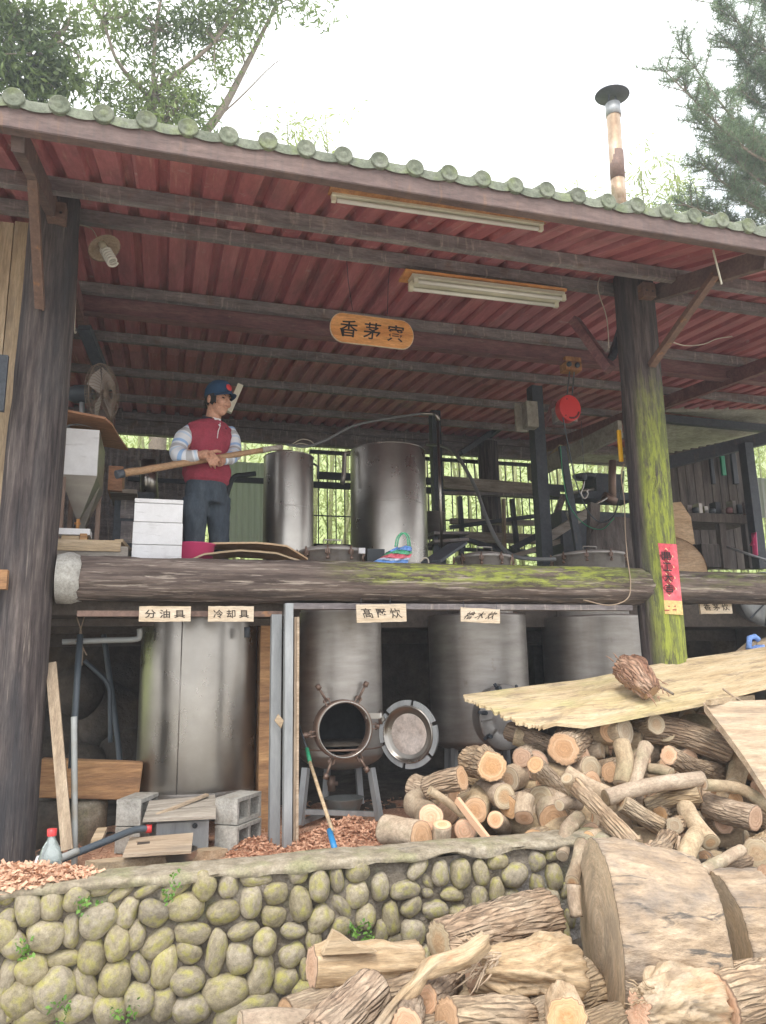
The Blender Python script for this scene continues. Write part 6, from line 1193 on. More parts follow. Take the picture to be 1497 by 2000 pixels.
# cut x,y ; other x,y ; dia px (near,far) ; Y near, Y far ; kind ; cut material ; ends ; label
FW = [
 ((961,1497),(922,1486),(62,64),3.85,4.15,'rough','cut',(1,1),'thick rough log with an orange sawn end on top of the left pile'),
 ((903,1520),(836,1540),(50,46),3.82,3.98,'rough','cut',(1,1),'knobbly rough log lying left of the topmost orange ended one'),
 ((842,1596),(813,1568),(52,56),3.72,4.1,'smooth','cut_red',(1,1),'smooth log with pale orange end, left foot of the pile'),
 ((864,1611),(868,1662),(38,40),3.66,3.70,'smooth','cut_red',(1,1),'short upright piece with a fresh pinkish top end'),
 ((908,1622),(940,1600),(46,46),3.68,4.1,'smooth','cut_red',(1,1),'log with fresh pink end beside the leaning red stick'),
 ((928,1583),(945,1563),(52,54),3.82,4.25,'smooth','cut',(1,1),'log with orange end half hidden behind the red stick'),
 ((840,1543),(908,1594),(18,17),3.74,3.72,'smooth','cut_grey',(1,1),'thin greenish branch lying across the left pile'),
 ((986,1556),(946,1545),(50,48),3.80,4.15,'smooth','cut_grey',(1,1),'log with a grey weathered end in the left pile'),
 ((1024,1597),(1028,1555),(38,36),3.68,3.74,'smooth','cut',(1,0),'bent upright log right of the grey ended one'),
 ((968,1601),(1000,1607),(34,34),3.74,4.05,'smooth','cut_red',(1,1),'small dark barked log with red orange end low in the left pile'),
 ((823,1634),(757,1621),(60,58),3.66,3.92,'smooth','cut',(1,1),'fat pale banded log lying on the ground beside the wood chips'),
 ((1101,1463),(1150,1450),(66,74),3.92,4.35,'rough','cut',(1,1),'thick log with concave round end under the plywood corner'),
 ((1179,1439),(1200,1425),(58,60),4.05,4.4,'rough','cut',(1,1),'log end shadowed under the plywood beside the concave one'),
 ((1046,1493),(1098,1548),(36,40),3.74,3.90,'grey','cut',(1,1),'log with small oval end slanting down to the right'),
 ((1020,1480),(1048,1472),(40,40),3.95,4.2,'grey','cut',(1,1),'dark log end behind the slanting oval ended one'),
 ((1214,1532),(1215,1453),(34,36),3.66,3.80,'smooth','cut_grey',(1,0),'smooth upright log hanging over the pile below the root chunk'),
 ((1239,1537),(1262,1457),(26,28),3.62,3.78,'smooth','cut_grey',(1,1),'thin forked branch right of the smooth upright log'),
 ((1425,1468),(1255,1418),(58,62),3.88,4.05,'rough','cut_grey',(1,1),'long deeply furrowed log lying under the plywood'),
 ((1307,1475),(1398,1512),(38,46),3.70,3.92,'grey','cut',(1,1),'log with an oval end below the long furrowed one'),
 ((1434,1535),(1446,1478),(36,40),3.70,3.90,'smooth','cut_grey',(1,0),'upright stub right of the twisted logs'),
 ((1311,1511),(1267,1501),(24,22),3.62,3.72,'smooth','cut_grey',(1,1),'little hollow ended branch on top of the long pale one'),
 ((1372,1521),(1184,1558),(30,32),3.58,3.62,'smooth','cut_grey',(1,1),'long straight pale branch lying across the middle of the pile'),
 ((1190,1552),(1106,1508),(32,30),3.68,3.86,'smooth','cut_grey',(0,1),'smooth branch running up left from the long pale one'),
 ((1377,1533),(1502,1578),(24,26),3.55,3.50,'smooth','cut_grey',(1,0),'slim wavy branch reaching the right edge'),
 ((1476,1599),(1378,1570),(52,46),3.42,3.66,'grey','cut',(1,1),'large leaning log with a two knotted orange end at right'),
 ((1125,1535),(1240,1655),(34,40),3.62,3.20,'rough','cut_grey',(1,1),'long rough barked log sloping down across the pile'),
 ((1215,1568),(1292,1615),(36,34),3.60,3.55,'grey','cut_grey',(1,1),'lichen spotted log left of the reddish forked one'),
 ((1368,1553),(1265,1577),(34,36),3.56,3.74,'grey','cut',(1,1),'reddish forked log below the long pale branch'),
 ((1388,1645),(1340,1578),(38,38),3.28,3.60,'smooth','cut_grey',(1,0),'smooth log with a grey cut end pointing down at the viewer'),
 ((1335,1685),(1362,1628),(38,36),3.12,3.36,'smooth','cut_grey',(1,0),'stub with a pale banded cut end just above the giant log'),
 ((1265,1667),(1308,1640),(40,44),3.12,3.40,'rough','cut',(1,1),'short rough log with ringed end resting on the giant log'),
 ((1357,1707),(1448,1660),(24,24),3.00,3.20,'smooth','cut_red',(1,1),'bent thin branch resting on the two giant logs'),
 ((1480,1668),(1530,1640),(62,62),3.20,3.6,'grey','cut_grey',(1,1),'thick log with a large oval end cut by the right edge'),
 ((1093,1573),(1128,1570),(22,30),3.58,3.70,'smooth','cut_grey',(1,1),'small grey ended stub of a forked branch'),
 ((1108,1520),(1128,1560),(26,28),3.60,3.68,'smooth','cut_grey',(1,1),'upright prong of the forked branch in mid pile'),
 ((1083,1600),(1066,1568),(60,60),3.68,4.0,'smooth','cut',(1,1),'log with a large yellow ringed end above the wall end'),
 ((1098,1672),(1130,1598),(24,30),3.30,3.55,'smooth','cut_grey',(1,1),'branch hanging down over the end of the coping'),
 ((1150,1637),(1198,1628),(28,26),3.36,3.55,'smooth','cut',(1,1),'short piece with a slanted orange cut above the giant log'),
 ((1118,1722),(1136,1648),(27,28),3.05,3.25,'smooth','cut_grey',(1,1),'upper hanging branch piece beside the giant disc'),
 ((1127,1790),(1121,1728),(27,26),3.02,3.05,'smooth','cut',(1,1),'lower hanging branch piece beside the giant disc'),
 ((1318,1612),(1345,1598),(36,32),3.42,3.62,'rough','cut_grey',(1,1),'stubby bark covered knot piece under the reddish fork'),
 ((1320,1668),(1322,1640),(22,24),3.30,3.36,'rough','cut_grey',(1,1),'tiny upright bark stub left of the pale banded stub'),
 ((1482,1540),(1492,1520),(34,34),3.66,3.9,'smooth','cut',(1,1),'shadowed log end under the right board near the edge'),
 ((1470,1512),(1478,1500),(30,30),3.78,4.0,'smooth','cut',(1,1),'higher shadowed log end under the right board'),
 ((1375,1413),(1400,1405),(48,48),4.1,4.4,'smooth','cut',(1,1),'brownish log end tucked under the front edge of the plywood'),
 ((1343,1397),(1360,1390),(34,34),4.15,4.4,'smooth','cut_grey',(1,1),'greyish log end highest under the plywood'),
 ((1192,1508),(1292,1535),(44,40),3.76,3.92,'rough','cut',(1,1),'rough log hidden behind the two upright branches'),
 ((1205,1500),(1186,1488),(34,34),3.9,4.2,'grey','cut',(1,1),'orange log end deep in the pile left of the upright logs'),
 ((1490,1702),(1520,1715),(32,32),2.95,2.95,'grey','cut',(1,1),'small curved offcut at the right edge on the second giant log'),
 ((1390,1690),(1470,1678),(30,34),3.22,3.25,'grey','cut_grey',(1,1),'log wedged behind the bent thin branch'),
 ((1060,1530),(1085,1545),(30,30),3.85,4.1,'grey','cut',(1,1),'dark log end between slanting log and yellow ringed one'),
 ((1290,1590),(1340,1560),(30,34),3.66,3.85,'grey','cut',(1,1),'reddish log stub behind the lichen spotted one'),
]
for i, (a, b, dd, Ya, Yb, kd, ct_, en, lb) in enumerate(FW):
    A, B = P(*a, Ya), P(*b, Yb); rg_ = random.Random(i); d0, d1_ = dd[0]*depth(A)/FPX*.96, dd[1]*depth(B)/FPX*.96
    ln_ = (B-A).length; k = .05 if kd != 'smooth' else .08
    if i in (23, 31): k = .12
    mid = (A+B)/2+Vector((rg_.uniform(-1, 1), rg_.uniform(-.4, .4), rg_.uniform(-1, 1)))*ln_*k
    log_thing('firewood_log', [A, mid, B], [d0, (d0+d1_)/2*rg_.uniform(.93, 1.05), d1_], kd, ct_, en, seed=i+1, label=lb, cat='log', group=GF, knots=1 if ln_ > .3 else 0, tilt=(rg_.uniform(-.15, .15), 0))
# unseen body of the pile that carries the visible logs
rg_ = random.Random(77); kk = 0
LBL = 'shadowed log deep inside the pile behind the sunlit logs'
def inner(px, py, Y, d_, spin, ln_=.42, kd='grey'):
    global kk
    c = P(px, py, Y); a = rg_.uniform(-spin, spin); d = Vector((math.sin(a), math.cos(a), rg_.uniform(-.25, .25))).normalized()*ln_*.5
    log_thing('firewood_log', [c-d, c+d], [d_, d_*rg_.uniform(.85, 1.1)], kd, rg_.choice(['cut', 'cut', 'cut_grey']), (1, 0), seed=200+kk, segs=22, label=LBL, cat='log', group='inner logs of the firewood pile'); kk += 1
for row in range(9):
    for k in range(13):
        px = 1040+k*42+rg_.uniform(-14, 14); py = 1450+row*27+rg_.uniform(-9, 9)
        if px < 1100 and py > 1640: continue
        Yv = 3.95-(py-1450)/250*.62; inner(px, py, Yv+.26, rg_.uniform(.09, .15), 1.1, .40, rg_.choice(['grey', 'smooth', 'smooth']))
for k in range(9): inner(1165+k*42+rg_.uniform(-10, 10), 1424+rg_.uniform(-6, 8), 4.1, rg_.uniform(.11, .17), .9, .36, rg_.choice(['grey', 'smooth', 'smooth']))
for row in range(4):
    for k in range(4): px = 850+k*48+row*8; py = 1545+row*24; inner(px, py, 4.25, rg_.uniform(.1, .15), .5, .35)
# red stick and plank on the coping
mb = MB(); mb.beam(P(893, 1562, 3.72), P(955, 1642, 3.52), .02, .032); mb.build('red_stick', M['cut_red'], label='reddish split stick leaning across the left logs', cat='stick')
quad_board('short_board', [(985, 1652, 3.42), (1100, 1645, 3.42), (1100, 1630, 3.62), (956, 1632, 3.62)], .03, M['plank'], None); tag(C.objects[-1], 'short pale board lying on the end of the coping', 'board')
# soil bank under the heap right of the wall
sheet('soil_bank', 1.9, 5.2, 2.2, 4.6, 0, M['soil'], 50, 40, .04, zf=lambda x, y: .66/(1+math.exp(-(y-3.3)*9)) if x > 2.2 else .3*max(0, min(1, (x-1.9)/.3))*(1/(1+math.exp(-(y-3.1)*9))), sc=4)
# plywood over the pile
def ragged(name, front, backp, t, m, label, jag, seed=0, cat='sheet'):
    # front, backp: lists of (px, py, Y); strip between them, jagged along the given portion
    n = 170; rg_ = random.Random(seed)
    def samp(L_, u): us = np.linspace(0, 1, len(L_)); return [float(np.interp(u, us, [q[j] for q in L_])) for j in range(3)]
    V = []; F = []; m_ = 10
    for i in range(n+1):
        u = i/n; A = P(*samp(front, u)); B = P(*samp(backp, u))
        if u < jag: s_ = (rg_.choice((0, .01, .03, .05, .09))+.07*abs(math.sin(i*.31))+.04*math.sin(i*.13))*(1-u/jag*.7); s_ = max(0, s_); A = A.lerp(B, s_)
        for j in range(m_+1): p = A.lerp(B, j/m_); V.append(p+Vector((0, 0, .006*nz3(p.x*3, p.y*3, seed))))
    nv = len(V); V += [v-Vector((0, 0, t)) for v in V]
    for i in range(n):
        for j in range(m_): q = i*(m_+1)+j; F += [(q, q+1, q+m_+2, q+m_+1), (nv+q+m_+1, nv+q+m_+2, nv+q+1, nv+q)]
        q = i*(m_+1); F += [(q+m_+1, q, nv+q, nv+q+m_+1)]; q += m_; F += [(q, q+m_+1, nv+q+m_+1, nv+q)]
    for j in range(m_): F += [(j+1, j, nv+j, nv+j+1), (n*(m_+1)+j, n*(m_+1)+j+1, nv+n*(m_+1)+j+1, nv+n*(m_+1)+j)]
    mb = MB(); mb.add(V, F); return mb.build(name, m, label=label, cat=cat)
ragged('plywood_sheet', [(908, 1366, 4.35), (960, 1392, 4.15), (1000, 1408, 4.02), (1045, 1426, 3.92), (1065, 1418, 3.93), (1085, 1412, 3.93), (1140, 1418, 3.90), (1210, 1404, 3.88), (1370, 1374, 3.84), (1510, 1338, 3.80)], [(905, 1358, 4.42), (990, 1345, 4.44), (1060, 1337, 4.44), (1130, 1328, 4.42), (1200, 1315, 4.42), (1260, 1301, 4.4), (1320, 1290, 4.4), (1380, 1281, 4.4), (1440, 1272, 4.4), (1515, 1260, 4.4)], .016, M['ply'], 'long weathered plywood sheet with a splintered left end roofing the firewood', .42, 3)
ragged('thick_board', [(1497, 1545, 3.38), (1455, 1480, 3.5), (1415, 1425, 3.62), (1380, 1380, 3.75), (1374, 1372, 3.77)], [(1580, 1500, 3.5), (1560, 1450, 3.6), (1530, 1400, 3.7), (1510, 1372, 3.80), (1500, 1366, 3.82)], .05, M['bare_b'] if 'bare_b' in M else M['plank'], 'thick pale board sloping over the pile at the right edge', 0, 5, 'board')
mb = MB(); mb.beam(P(1384, 1372, 3.74), P(1470, 1362, 3.9), .03, .03); mb.build('small_batten', M['plank'], label='reddish batten between plywood and thick board', cat='batten')
mb = MB(); mb.tube([P(1412, 1345, 3.84), P(1435, 1362, 3.82), P(1455, 1372, 3.8)], .006, 6); mb.build('splinter', M['rope'], label='loose splinter on the front edge of the plywood', cat='splinter')
# blue cloth on things beyond the plywood
mb = MB(); mb.beam(P(1462, 1270, 4.6), P(1484, 1262, 4.6), .10, .02); mb.tube([P(1463, 1268, 4.58), P(1464, 1246, 4.6), P(1474, 1243, 4.62), P(1482, 1250, 4.62)], .02, 8); mb.build('blue_rag', mat('blue_rag', (.22, .36, .72), (6, 6, 6), rough=.9, bump=.1), label='blue rag on the wood beyond the plywood at right edge', cat='rag')
mb = MB(); mb.beam(P(1445, 1275, 4.62), P(1470, 1255, 4.66), .05, .03); mb.beam(P(1470, 1262, 4.7), P(1520, 1245, 4.7), .1, .04); mb.build('wood_scrap', M['plank'], label='wood scraps beyond the plywood at the right edge', cat='wood')
# root chunk on the plywood
def root_chunk():
    a, b = P(1212, 1302, 4.14), P(1274, 1352, 3.96); o = log_thing('root_chunk', [a, (a+b)/2+Vector((0, 0, .03)), b], [.15, .20, .125], 'rough', 'cut', (0, 1), seed=71, label='gnarled reddish root chunk lying on the plywood sheet', cat='wood chunk', amp=2.2, knots=3)
    o.data.materials.clear(); o.data.materials.append(M['redbark'])
    rg_ = random.Random(6)
    V = []
    mb = MB()
    for k in range(70):
        t = rg_.random(); c = a.lerp(b, t); an = rg_.uniform(0, 2*PI); s_ = c+Vector((math.cos(an)*.075, -.05+.03*math.sin(an), .07*math.sin(an)+.01)); d = (b-a).normalized()*rg_.uniform(-.10, .12)+Vector((rg_.uniform(-.04, .04), -.02, rg_.uniform(-.05, .03)))
        mb.tube([s_, s_+d*.25+Vector((0, 0, .004)), s_+d*.55], [.004, .003, .001], 4)
    mb.build('fibres', M['redbark'], o)
M['redbark'] = mat('stringy_red_bark', [(.3, (.28, .14, .09)), (.5, (.46, .27, .18)), (.7, (.58, .42, .31))], (14, 14, 3), 'lc', rough=.95, bump=1, bsc=(60, 60, 6), bdist=.012, vor=(60, 60, 12))
root_chunk()
pipe('twig', [(1278, 1338, 4.0), (1298, 1346, 3.95), (1316, 1356, 3.9)], .008, 'twig', 'knobbly twig sticking out of the root chunk', 'twig')
# ---------------------------------------------------------------- giant logs
def barrel_log(name, c0, axis, R0, L_, taper, label, seed, cut='giantcut', amp=1, cat='log'):
    ax = Vector(axis).normalized(); n = 6; pts = [Vector(c0)+ax*L_*i/n for i in range(n+1)]
    ds = [2*R0*(1-taper*(i/n)**1.6) for i in range(n+1)]
    return log_thing(name, pts, ds, 'giant', cut, (1, 1), seed=seed, segs=110, label=label, cat=cat, amp=amp)
g1c = P(1172, 1830, 2.82); R_g = rad(183, g1c)
barrel_log('giant_log', g1c, (.95, -.31, -.02), R_g, .385, .19, 'giant sawn tree section with its flat pale face turned left', 91)
g2c = P(1404, 1842, 3.02); barrel_log('giant_log', g2c, (.955, -.22, 0), R_g*.86, .7, .12, 'second giant tree section cut off by the right edge', 95)
# ---------------------------------------------------------------- foreground logs
def fg(nm, pts, d, kd, ct_, en, seed, lb, **k): return log_thing(nm, [P(*p) for p in pts], d, kd, ct_, en, seed=seed, label=lb, cat='log', **k)
def px2m(w, px, py, Y): return w*depth(P(px, py, Y))/FPX
fg('sawn_log', [(610, 1889, 2.78), (710, 1884, 2.80), (812, 1882, 2.84)], [px2m(76, 610, 1889, 2.78), px2m(78, 700, 1889, 2.8), px2m(80, 812, 1889, 2.84)], 'bare', 'cut', (1, 1), 31, 'peeled pale log lying level against the stone wall', knots=2, amp=1.6)
mb = MB(); 
V = [P(628, 1862, 2.74), P(648, 1812, 2.76), P(664, 1818, 2.78), P(690, 1838, 2.78), P(720, 1846, 2.76), P(735, 1856, 2.74)]
mb.prism([(v.x, v.z) for v in V], (0, 2.72, 0), (1, 0, 0), (0, 0, 1), (0, .035, 0)); mb.build('splinter', M['plank'], label='torn splinter standing up from the peeled log', cat='splinter')
fg('sawn_log', [(728, 1940, 2.45), (680, 1985, 2.36), (610, 2045, 2.2)], [px2m(92, 728, 1936, 2.45), px2m(96, 680, 1980, 2.36), px2m(100, 610, 2040, 2.2)], 'rough', 'bare_cut' if 'bare_cut' in M else 'cut', (1, 0), 32, 'rough brown log at the bottom pointing up to the right')
fg('sawn_log', [(858, 1842, 2.82), (960, 1815, 2.90), (1066, 1792, 3.0)], [px2m(78, 858, 1842, 2.82), px2m(96, 960, 1815, 2.9), px2m(104, 1066, 1790, 3.0)], 'rough', 'cut_grey', (1, 1), 33, 'largest deeply furrowed log leaning up against the stone wall', amp=1.3, knots=1)
st_ = fg('stump_piece', [(925, 1895, 2.60), (1000, 1898, 2.62), (1060, 1893, 2.68), (1090, 1892, 2.74)], [px2m(70, 925, 1890, 2.6), px2m(92, 1000, 1898, 2.62), px2m(118, 1060, 1895, 2.68), px2m(122, 1090, 1892, 2.74)], 'bare', 'cut', (1, 1), 34, 'gnarled peeled stump with a torn left end and ragged fibres', knots=4, amp=2.4)
rg_ = random.Random(8)
def fibres(parent, cx, cy, Y, spread, n, ln_, m, ang, r0=.006):
    mb = MB()
    for k in range(n):
        s_ = P(cx+rg_.uniform(-spread, spread), cy+rg_.uniform(-spread, spread)*.7, Y+rg_.uniform(-.03, .05)); a = ang+rg_.uniform(-.6, .6); d = Vector((math.cos(a), rg_.uniform(-.5, .1), math.sin(a)))*ln_*rg_.uniform(.2, .8)
        mb.tube([s_, s_+d*.5+Vector((0, 0, rg_.uniform(-.01, .01))), s_+d], [r0*.7, r0*.45, r0*.1], 4)
    return mb.build('torn_fibres', M[m], parent)
fibres(st_, 950, 1880, 2.55, 30, 70, .12, 'bare', PI+.3); fibres(st_, 1020, 1960, 2.60, 30, 50, .08, 'bare', -PI/2-.4); fibres(st_, 930, 1850, 2.6, 20, 40, .10, 'bare', PI-.4)
fg('splintered_branch', [(948, 1836, 2.52), (900, 1868, 2.46), (846, 1886, 2.42), (815, 1915, 2.36), (770, 1965, 2.26), (728, 2020, 2.15)], [px2m(34, 948, 1836, 2.5), px2m(36, 900, 1868, 2.46), px2m(34, 846, 1886, 2.42), px2m(26, 800, 1920, 2.36), px2m(20, 770, 1965, 2.26), px2m(20, 728, 2020, 2.15)], 'bare', 'cut', (0, 1), 35, 'long splintered branch reaching down left from the gnarled stump', amp=1.8)
fg('sawn_log', [(829, 1952, 2.42), (850, 1938, 2.52), (872, 1915, 2.75)], [px2m(58, 829, 1950, 2.42), px2m(62, 850, 1938, 2.52), px2m(66, 870, 1920, 2.7)], 'grey', 'cut_red', (1, 0), 36, 'log with a warm orange end below the splintered branch')
fg('sawn_log', [(872, 1988, 2.26), (940, 1990, 2.30), (1020, 1992, 2.38)], [px2m(72, 872, 1985, 2.26), px2m(78, 940, 1990, 2.3), px2m(80, 1020, 1992, 2.38)], 'rough', 'cut', (1, 1), 37, 'furrowed log with a pale oval end at the bottom centre')
fg('sawn_log', [(795, 2002, 2.2), (800, 1960, 2.5)], [px2m(62, 795, 2000, 2.2), px2m(60, 800, 1965, 2.5)], 'grey', 'cut', (1, 0), 38, 'log end cut by the bottom edge left of centre')
fg('sawn_log', [(1108, 1990, 2.24), (1100, 1950, 2.45)], [px2m(78, 1108, 1988, 2.24), px2m(60, 1100, 1950, 2.45)], 'bare', 'cut', (1, 0), 39, 'pale log with round end at the bottom below the gnarled stump')
br_ = fg('broken_stump', [(1248, 1978, 2.30), (1300, 1962, 2.34), (1350, 1958, 2.40), (1398, 1958, 2.48)], [px2m(60, 1250, 1975, 2.3), px2m(100, 1300, 1962, 2.34), px2m(112, 1350, 1958, 2.4), px2m(110, 1398, 1958, 2.48)], 'bare', 'cut_red', (1, 1), 40, 'broken stump with orange patches in front of the giant log', knots=4, amp=3)
fibres(br_, 1275, 1945, 2.3, 25, 60, .08, 'bare', PI-.3)
fg('sawn_log', [(1400, 1962, 2.42), (1450, 1950, 2.44), (1540, 1935, 2.5)], [px2m(118, 1400, 1962, 2.42), px2m(120, 1450, 1950, 2.44), px2m(122, 1540, 1935, 2.5)], 'rough', 'cut', (1, 1), 41, 'thick grey furrowed log leaving at the bottom right corner')
fg('sawn_log', [(470, 2003, 2.45), (540, 1998, 2.46), (625, 2003, 2.46)], [px2m(52, 470, 2000, 2.45), px2m(54, 540, 1998, 2.45), px2m(50, 625, 2003, 2.46)], 'smooth', 'cut_grey', (1, 1), 42, 'dark mossy log cut by the bottom edge at left')
# hidden carriers below the visible foreground logs
for i, (px, py, Y, d_) in enumerate(((700, 1990, 2.75, .22), (900, 1970, 2.9, .25), (1050, 1975, 2.8, .25), (1000, 2060, 2.5, .25), (850, 2080, 2.4, .25), (1300, 2080, 2.5, .28), (1450, 2080, 2.6, .28), (680, 2090, 2.5, .25), (1130, 2080, 2.5, .24), (1230, 2040, 2.62, .2), (960, 2140, 2.3, .3), (1150, 2150, 2.3, .3), (780, 2160, 2.2, .3), (1350, 2150, 2.3, .3))):
    c = P(px, py, Y); log_thing('sawn_log', [c-Vector((.24, .05, 0)), c+Vector((.24, .06, .02))], [d_, d_*.95], 'grey', 'cut', (1, 1), seed=500+i, label='shadowed log underneath the foreground logs', cat='log', group='logs beneath the foreground heap', segs=28)
sheet('log_yard_litter', -.1, 3.6, 1.6, 3.33, 0, M['soil'], 60, 40, .03, zf=lambda x, y: .10+.35*max(0, (y-2.0)/1.3)*(1 if x > .9 else max(0, (x-.2)/.7)), sc=5)
# ---------------------------------------------------------------- the man upstairs
def remesh(mb, name, m, parent, vox, sm=2):
    o = mb.build(name, m, parent); md = o.modifiers.new('r', 'REMESH'); md.mode = 'VOXEL'; md.voxel_size = vox; md.use_smooth_shade = True
    if sm: s_ = o.modifiers.new('s', 'SMOOTH'); s_.iterations = sm; s_.factor = .5
    dg = bpy.context.evaluated_depsgraph_get(); me = bpy.data.meshes.new_from_object(o.evaluated_get(dg)); o.modifiers.clear(); o.data = me; me.name = name
    for p_ in me.polygons: p_.use_smooth = True
    return o
M['skin'] = mat('skin', ramp3((.40, .20, .125), (.47, .25, .165), (.54, .31, .21)), (14, 14, 14), rough=.55, bump=.05)
M['vest'] = mat('maroon_fleece', (.30, .045, .07), (30, 30, 30), rough=.95, bump=.25, layers=[dict(c=(.20, .025, .042), sc=(6, 6, 3), lo=.5, hi=.7, amt=.6)])
M['navy'] = mat('navy_cloth', (.018, .030, .055), (30, 30, 30), rough=.9, bump=.2)
M['capblue'] = mat('dark_blue_cap_cloth', (.012, .045, .10), (30, 30, 30), rough=.85, bump=.15)
M['trousers'] = mat('dark_slate_trousers', ramp3((.025, .035, .05), (.045, .058, .075), (.07, .085, .10)), (7, 7, 2.5), rough=.9, bump=.4)
M['hair'] = mat('black_hair', (.015, .013, .012), (80, 80, 80), rough=.6, bump=.4)
M['eye'] = mat('dark_eye', (.02, .014, .012), rough=.25, bump=0); M['lip'] = mat('lip', (.36, .14, .10), rough=.5, bump=0)
ms = mat('striped_shirt', (.62, .66, .72), (6, 6, 6), 'lc', rough=.9, bump=.15); M['shirt'] = ms
t = ms.node_tree; at = t.nodes.new('ShaderNodeAttribute'); at.attribute_name = 'lc'; sp = t.nodes.new('ShaderNodeSeparateXYZ'); t.links.new(at.outputs['Vector'], sp.inputs[0])
ml = t.nodes.new('ShaderNodeMath'); ml.operation = 'MULTIPLY'; ml.inputs[1].default_value = 6.5; fr_ = t.nodes.new('ShaderNodeMath'); fr_.operation = 'FRACT'; r_ = t.nodes.new('ShaderNodeValToRGB'); r_.color_ramp.interpolation = 'CONSTANT'
cs = [(0, (.66, .68, .72)), (.22, (.30, .45, .68)), (.38, (.66, .68, .72)), (.5, (.40, .40, .41)), (.72, (.66, .68, .72)), (.8, (.50, .60, .72)), (.9, (.70, .70, .72))]
while len(r_.color_ramp.elements) < len(cs): r_.color_ramp.elements.new(.5)
for e, (p_, c_) in zip(r_.color_ramp.elements, cs): e.position = p_; e.color = (*c_, 1)
t.links.new(sp.outputs[2], ml.inputs[0]); t.links.new(ml.outputs[0], fr_.inputs[0]); t.links.new(fr_.outputs[0], r_.inputs[0]); t.links.new(r_.outputs[0], t.nodes['Principled BSDF'].inputs['Base Color'])
YM = 5.25; base = P(402, 1000, YM); man = empty('person', (base.x, YM, FZ), 'man in a navy cap, maroon vest and striped shirt holding a long wooden pole', 'person')
fw = Vector((.46, -.89, 0)).normalized(); sd_ = Vector((.89, .46, 0)).normalized(); up = Vector((0, 0, 1))
def ringloft(mb, rings, n=36, wr=0, seed=0, lcz=False):     # rings: (centre, halfwidth along sd, halfdepth along fw)
    V = []; F = []; A = []
    for i, (c, a, b) in enumerate(rings):
        for k in range(n):
            t_ = 2*PI*k/n; ca, sa = math.cos(t_), math.sin(t_); e = 2.3; q = (abs(ca)**e+abs(sa)**e)**(-1/e)
            w_ = 1+wr*nz3(ca*1.5+seed, sa*1.5, c.z*9)+wr*.6*nz3(ca*3, sa*3+seed, c.z*26)
            V.append(c+sd_*ca*a*q*w_+fw*sa*b*q*w_); A.append((0, 0, c.z))
    for i in range(len(rings)-1):
        for k in range(n): F.append((i*n+k, i*n+(k+1) % n, (i+1)*n+(k+1) % n, (i+1)*n+k))
    F += [tuple(reversed(range(n))), tuple((len(rings)-1)*n+k for k in range(n))]; mb.add(V, F, 0, True, A); return mb
def interp_rings(R, k=5):
    out = []
    for i in range(len(R)-1):
        for j in range(k):
            u = j/k; u2 = u*u*(3-2*u); out.append((R[i][0].lerp(R[i+1][0], u), R[i][1]+(R[i+1][1]-R[i][1])*u2, R[i][2]+(R[i+1][2]-R[i][2])*u2))
    return out+[R[-1]]
def tc(px, py, dY=0): return P(px, py, YM+dY)
R_ = [(tc(404, 948), .135, .100), (tc(404, 940), .155, .118), (tc(404, 925), .165, .125), (tc(405, 900), .155, .118), (tc(406, 870), .160, .118), (tc(408, 848), .172, .116), (tc(410, 836), .165, .10), (tc(412, 829), .125, .085), (tc(415, 823), .075, .065)]
mb = MB(); ringloft(mb, interp_rings(R_, 8), n=60, wr=.06, seed=1); vest = mb.build('vest', M['vest'], man)
mb = MB(); c = tc(415, 826); V = []; F = []; n = 30                    # open navy collar
for i, (r1_, z_) in enumerate(((.072, .035), (.098, -.012), (.112, -.035), (.108, -.038))):
    for k in range(n+1): a = PI/2+.55+(2*PI-1.1)*k/n; V.append(c+sd_*math.cos(a)*r1_+fw*math.sin(a)*r1_*.95+up*(z_-.02*max(0, math.sin(a))))
for i in range(3):
    for k in range(n): q = i*(n+1)+k; F.append((q, q+1, q+n+2, q+n+1))
mb.add(V, F, 0, True); cl = mb.build('vest_collar', M['navy'], man); sm_ = cl.modifiers.new('t', 'SOLIDIFY'); sm_.thickness = .006
mb = MB(); c2_ = c+fw*.062; mb.add([c2_+up*.02-sd_*.032, c2_+up*.02+sd_*.032, c2_+fw*.045-up*.06], [(0, 1, 2)]); mb.add([c2_-fw*.02+up*.02-sd_*.032, c2_-fw*.02+up*.02+sd_*.032, c2_+fw*.03-up*.06], [(0, 2, 1)]); mb.build('shirt_collar', M['white'], man)
mb = MB(); mb.tube([c+fw*.112-up*.045, tc(408, 850)+fw*.126, tc(406, 864)+fw*.128], .003, 6); mb.build('zip', M['white'], vest)
def sleeve(pts, rr_, seed):
    q = catmull([Vector(p) for p in pts], 9); fr = frames(q); V = []; F = []; A = []; n = 22; s_ = 0
    for i, p in enumerate(q):
        if i: s_ += (q[i]-q[i-1]).length
        r = float(np.interp(i/(len(q)-1), np.linspace(0, 1, len(rr_)), rr_))
        for k in range(n): t_ = 2*PI*k/n; w_ = r*(1+.07*nz3(math.cos(t_)*1.2+seed, math.sin(t_)*1.2, s_*22)); V.append(p+(fr[i][1]*math.cos(t_)+fr[i][2]*math.sin(t_))*w_); A.append((0, 0, s_+seed*.02))
    for i in range(len(q)-1):
        for k in range(n): F.append((i*n+k, i*n+(k+1) % n, (i+1)*n+(k+1) % n, (i+1)*n+k))
    F += [tuple(reversed(range(n))), tuple((len(q)-1)*n+k for k in range(n))]
    mb = MB(); mb.add(V, F, 0, True, A); return mb.build('sleeve', M['shirt'], man)
wR = P(388, 889, 5.02); wL = P(436, 899, 5.13)
sleeve([P(377, 842, 5.22), P(360, 856, 5.17), P(348, 884, 5.10), P(364, 893, 5.04), wR], [.055, .062, .058, .056, .050, .036], 1)
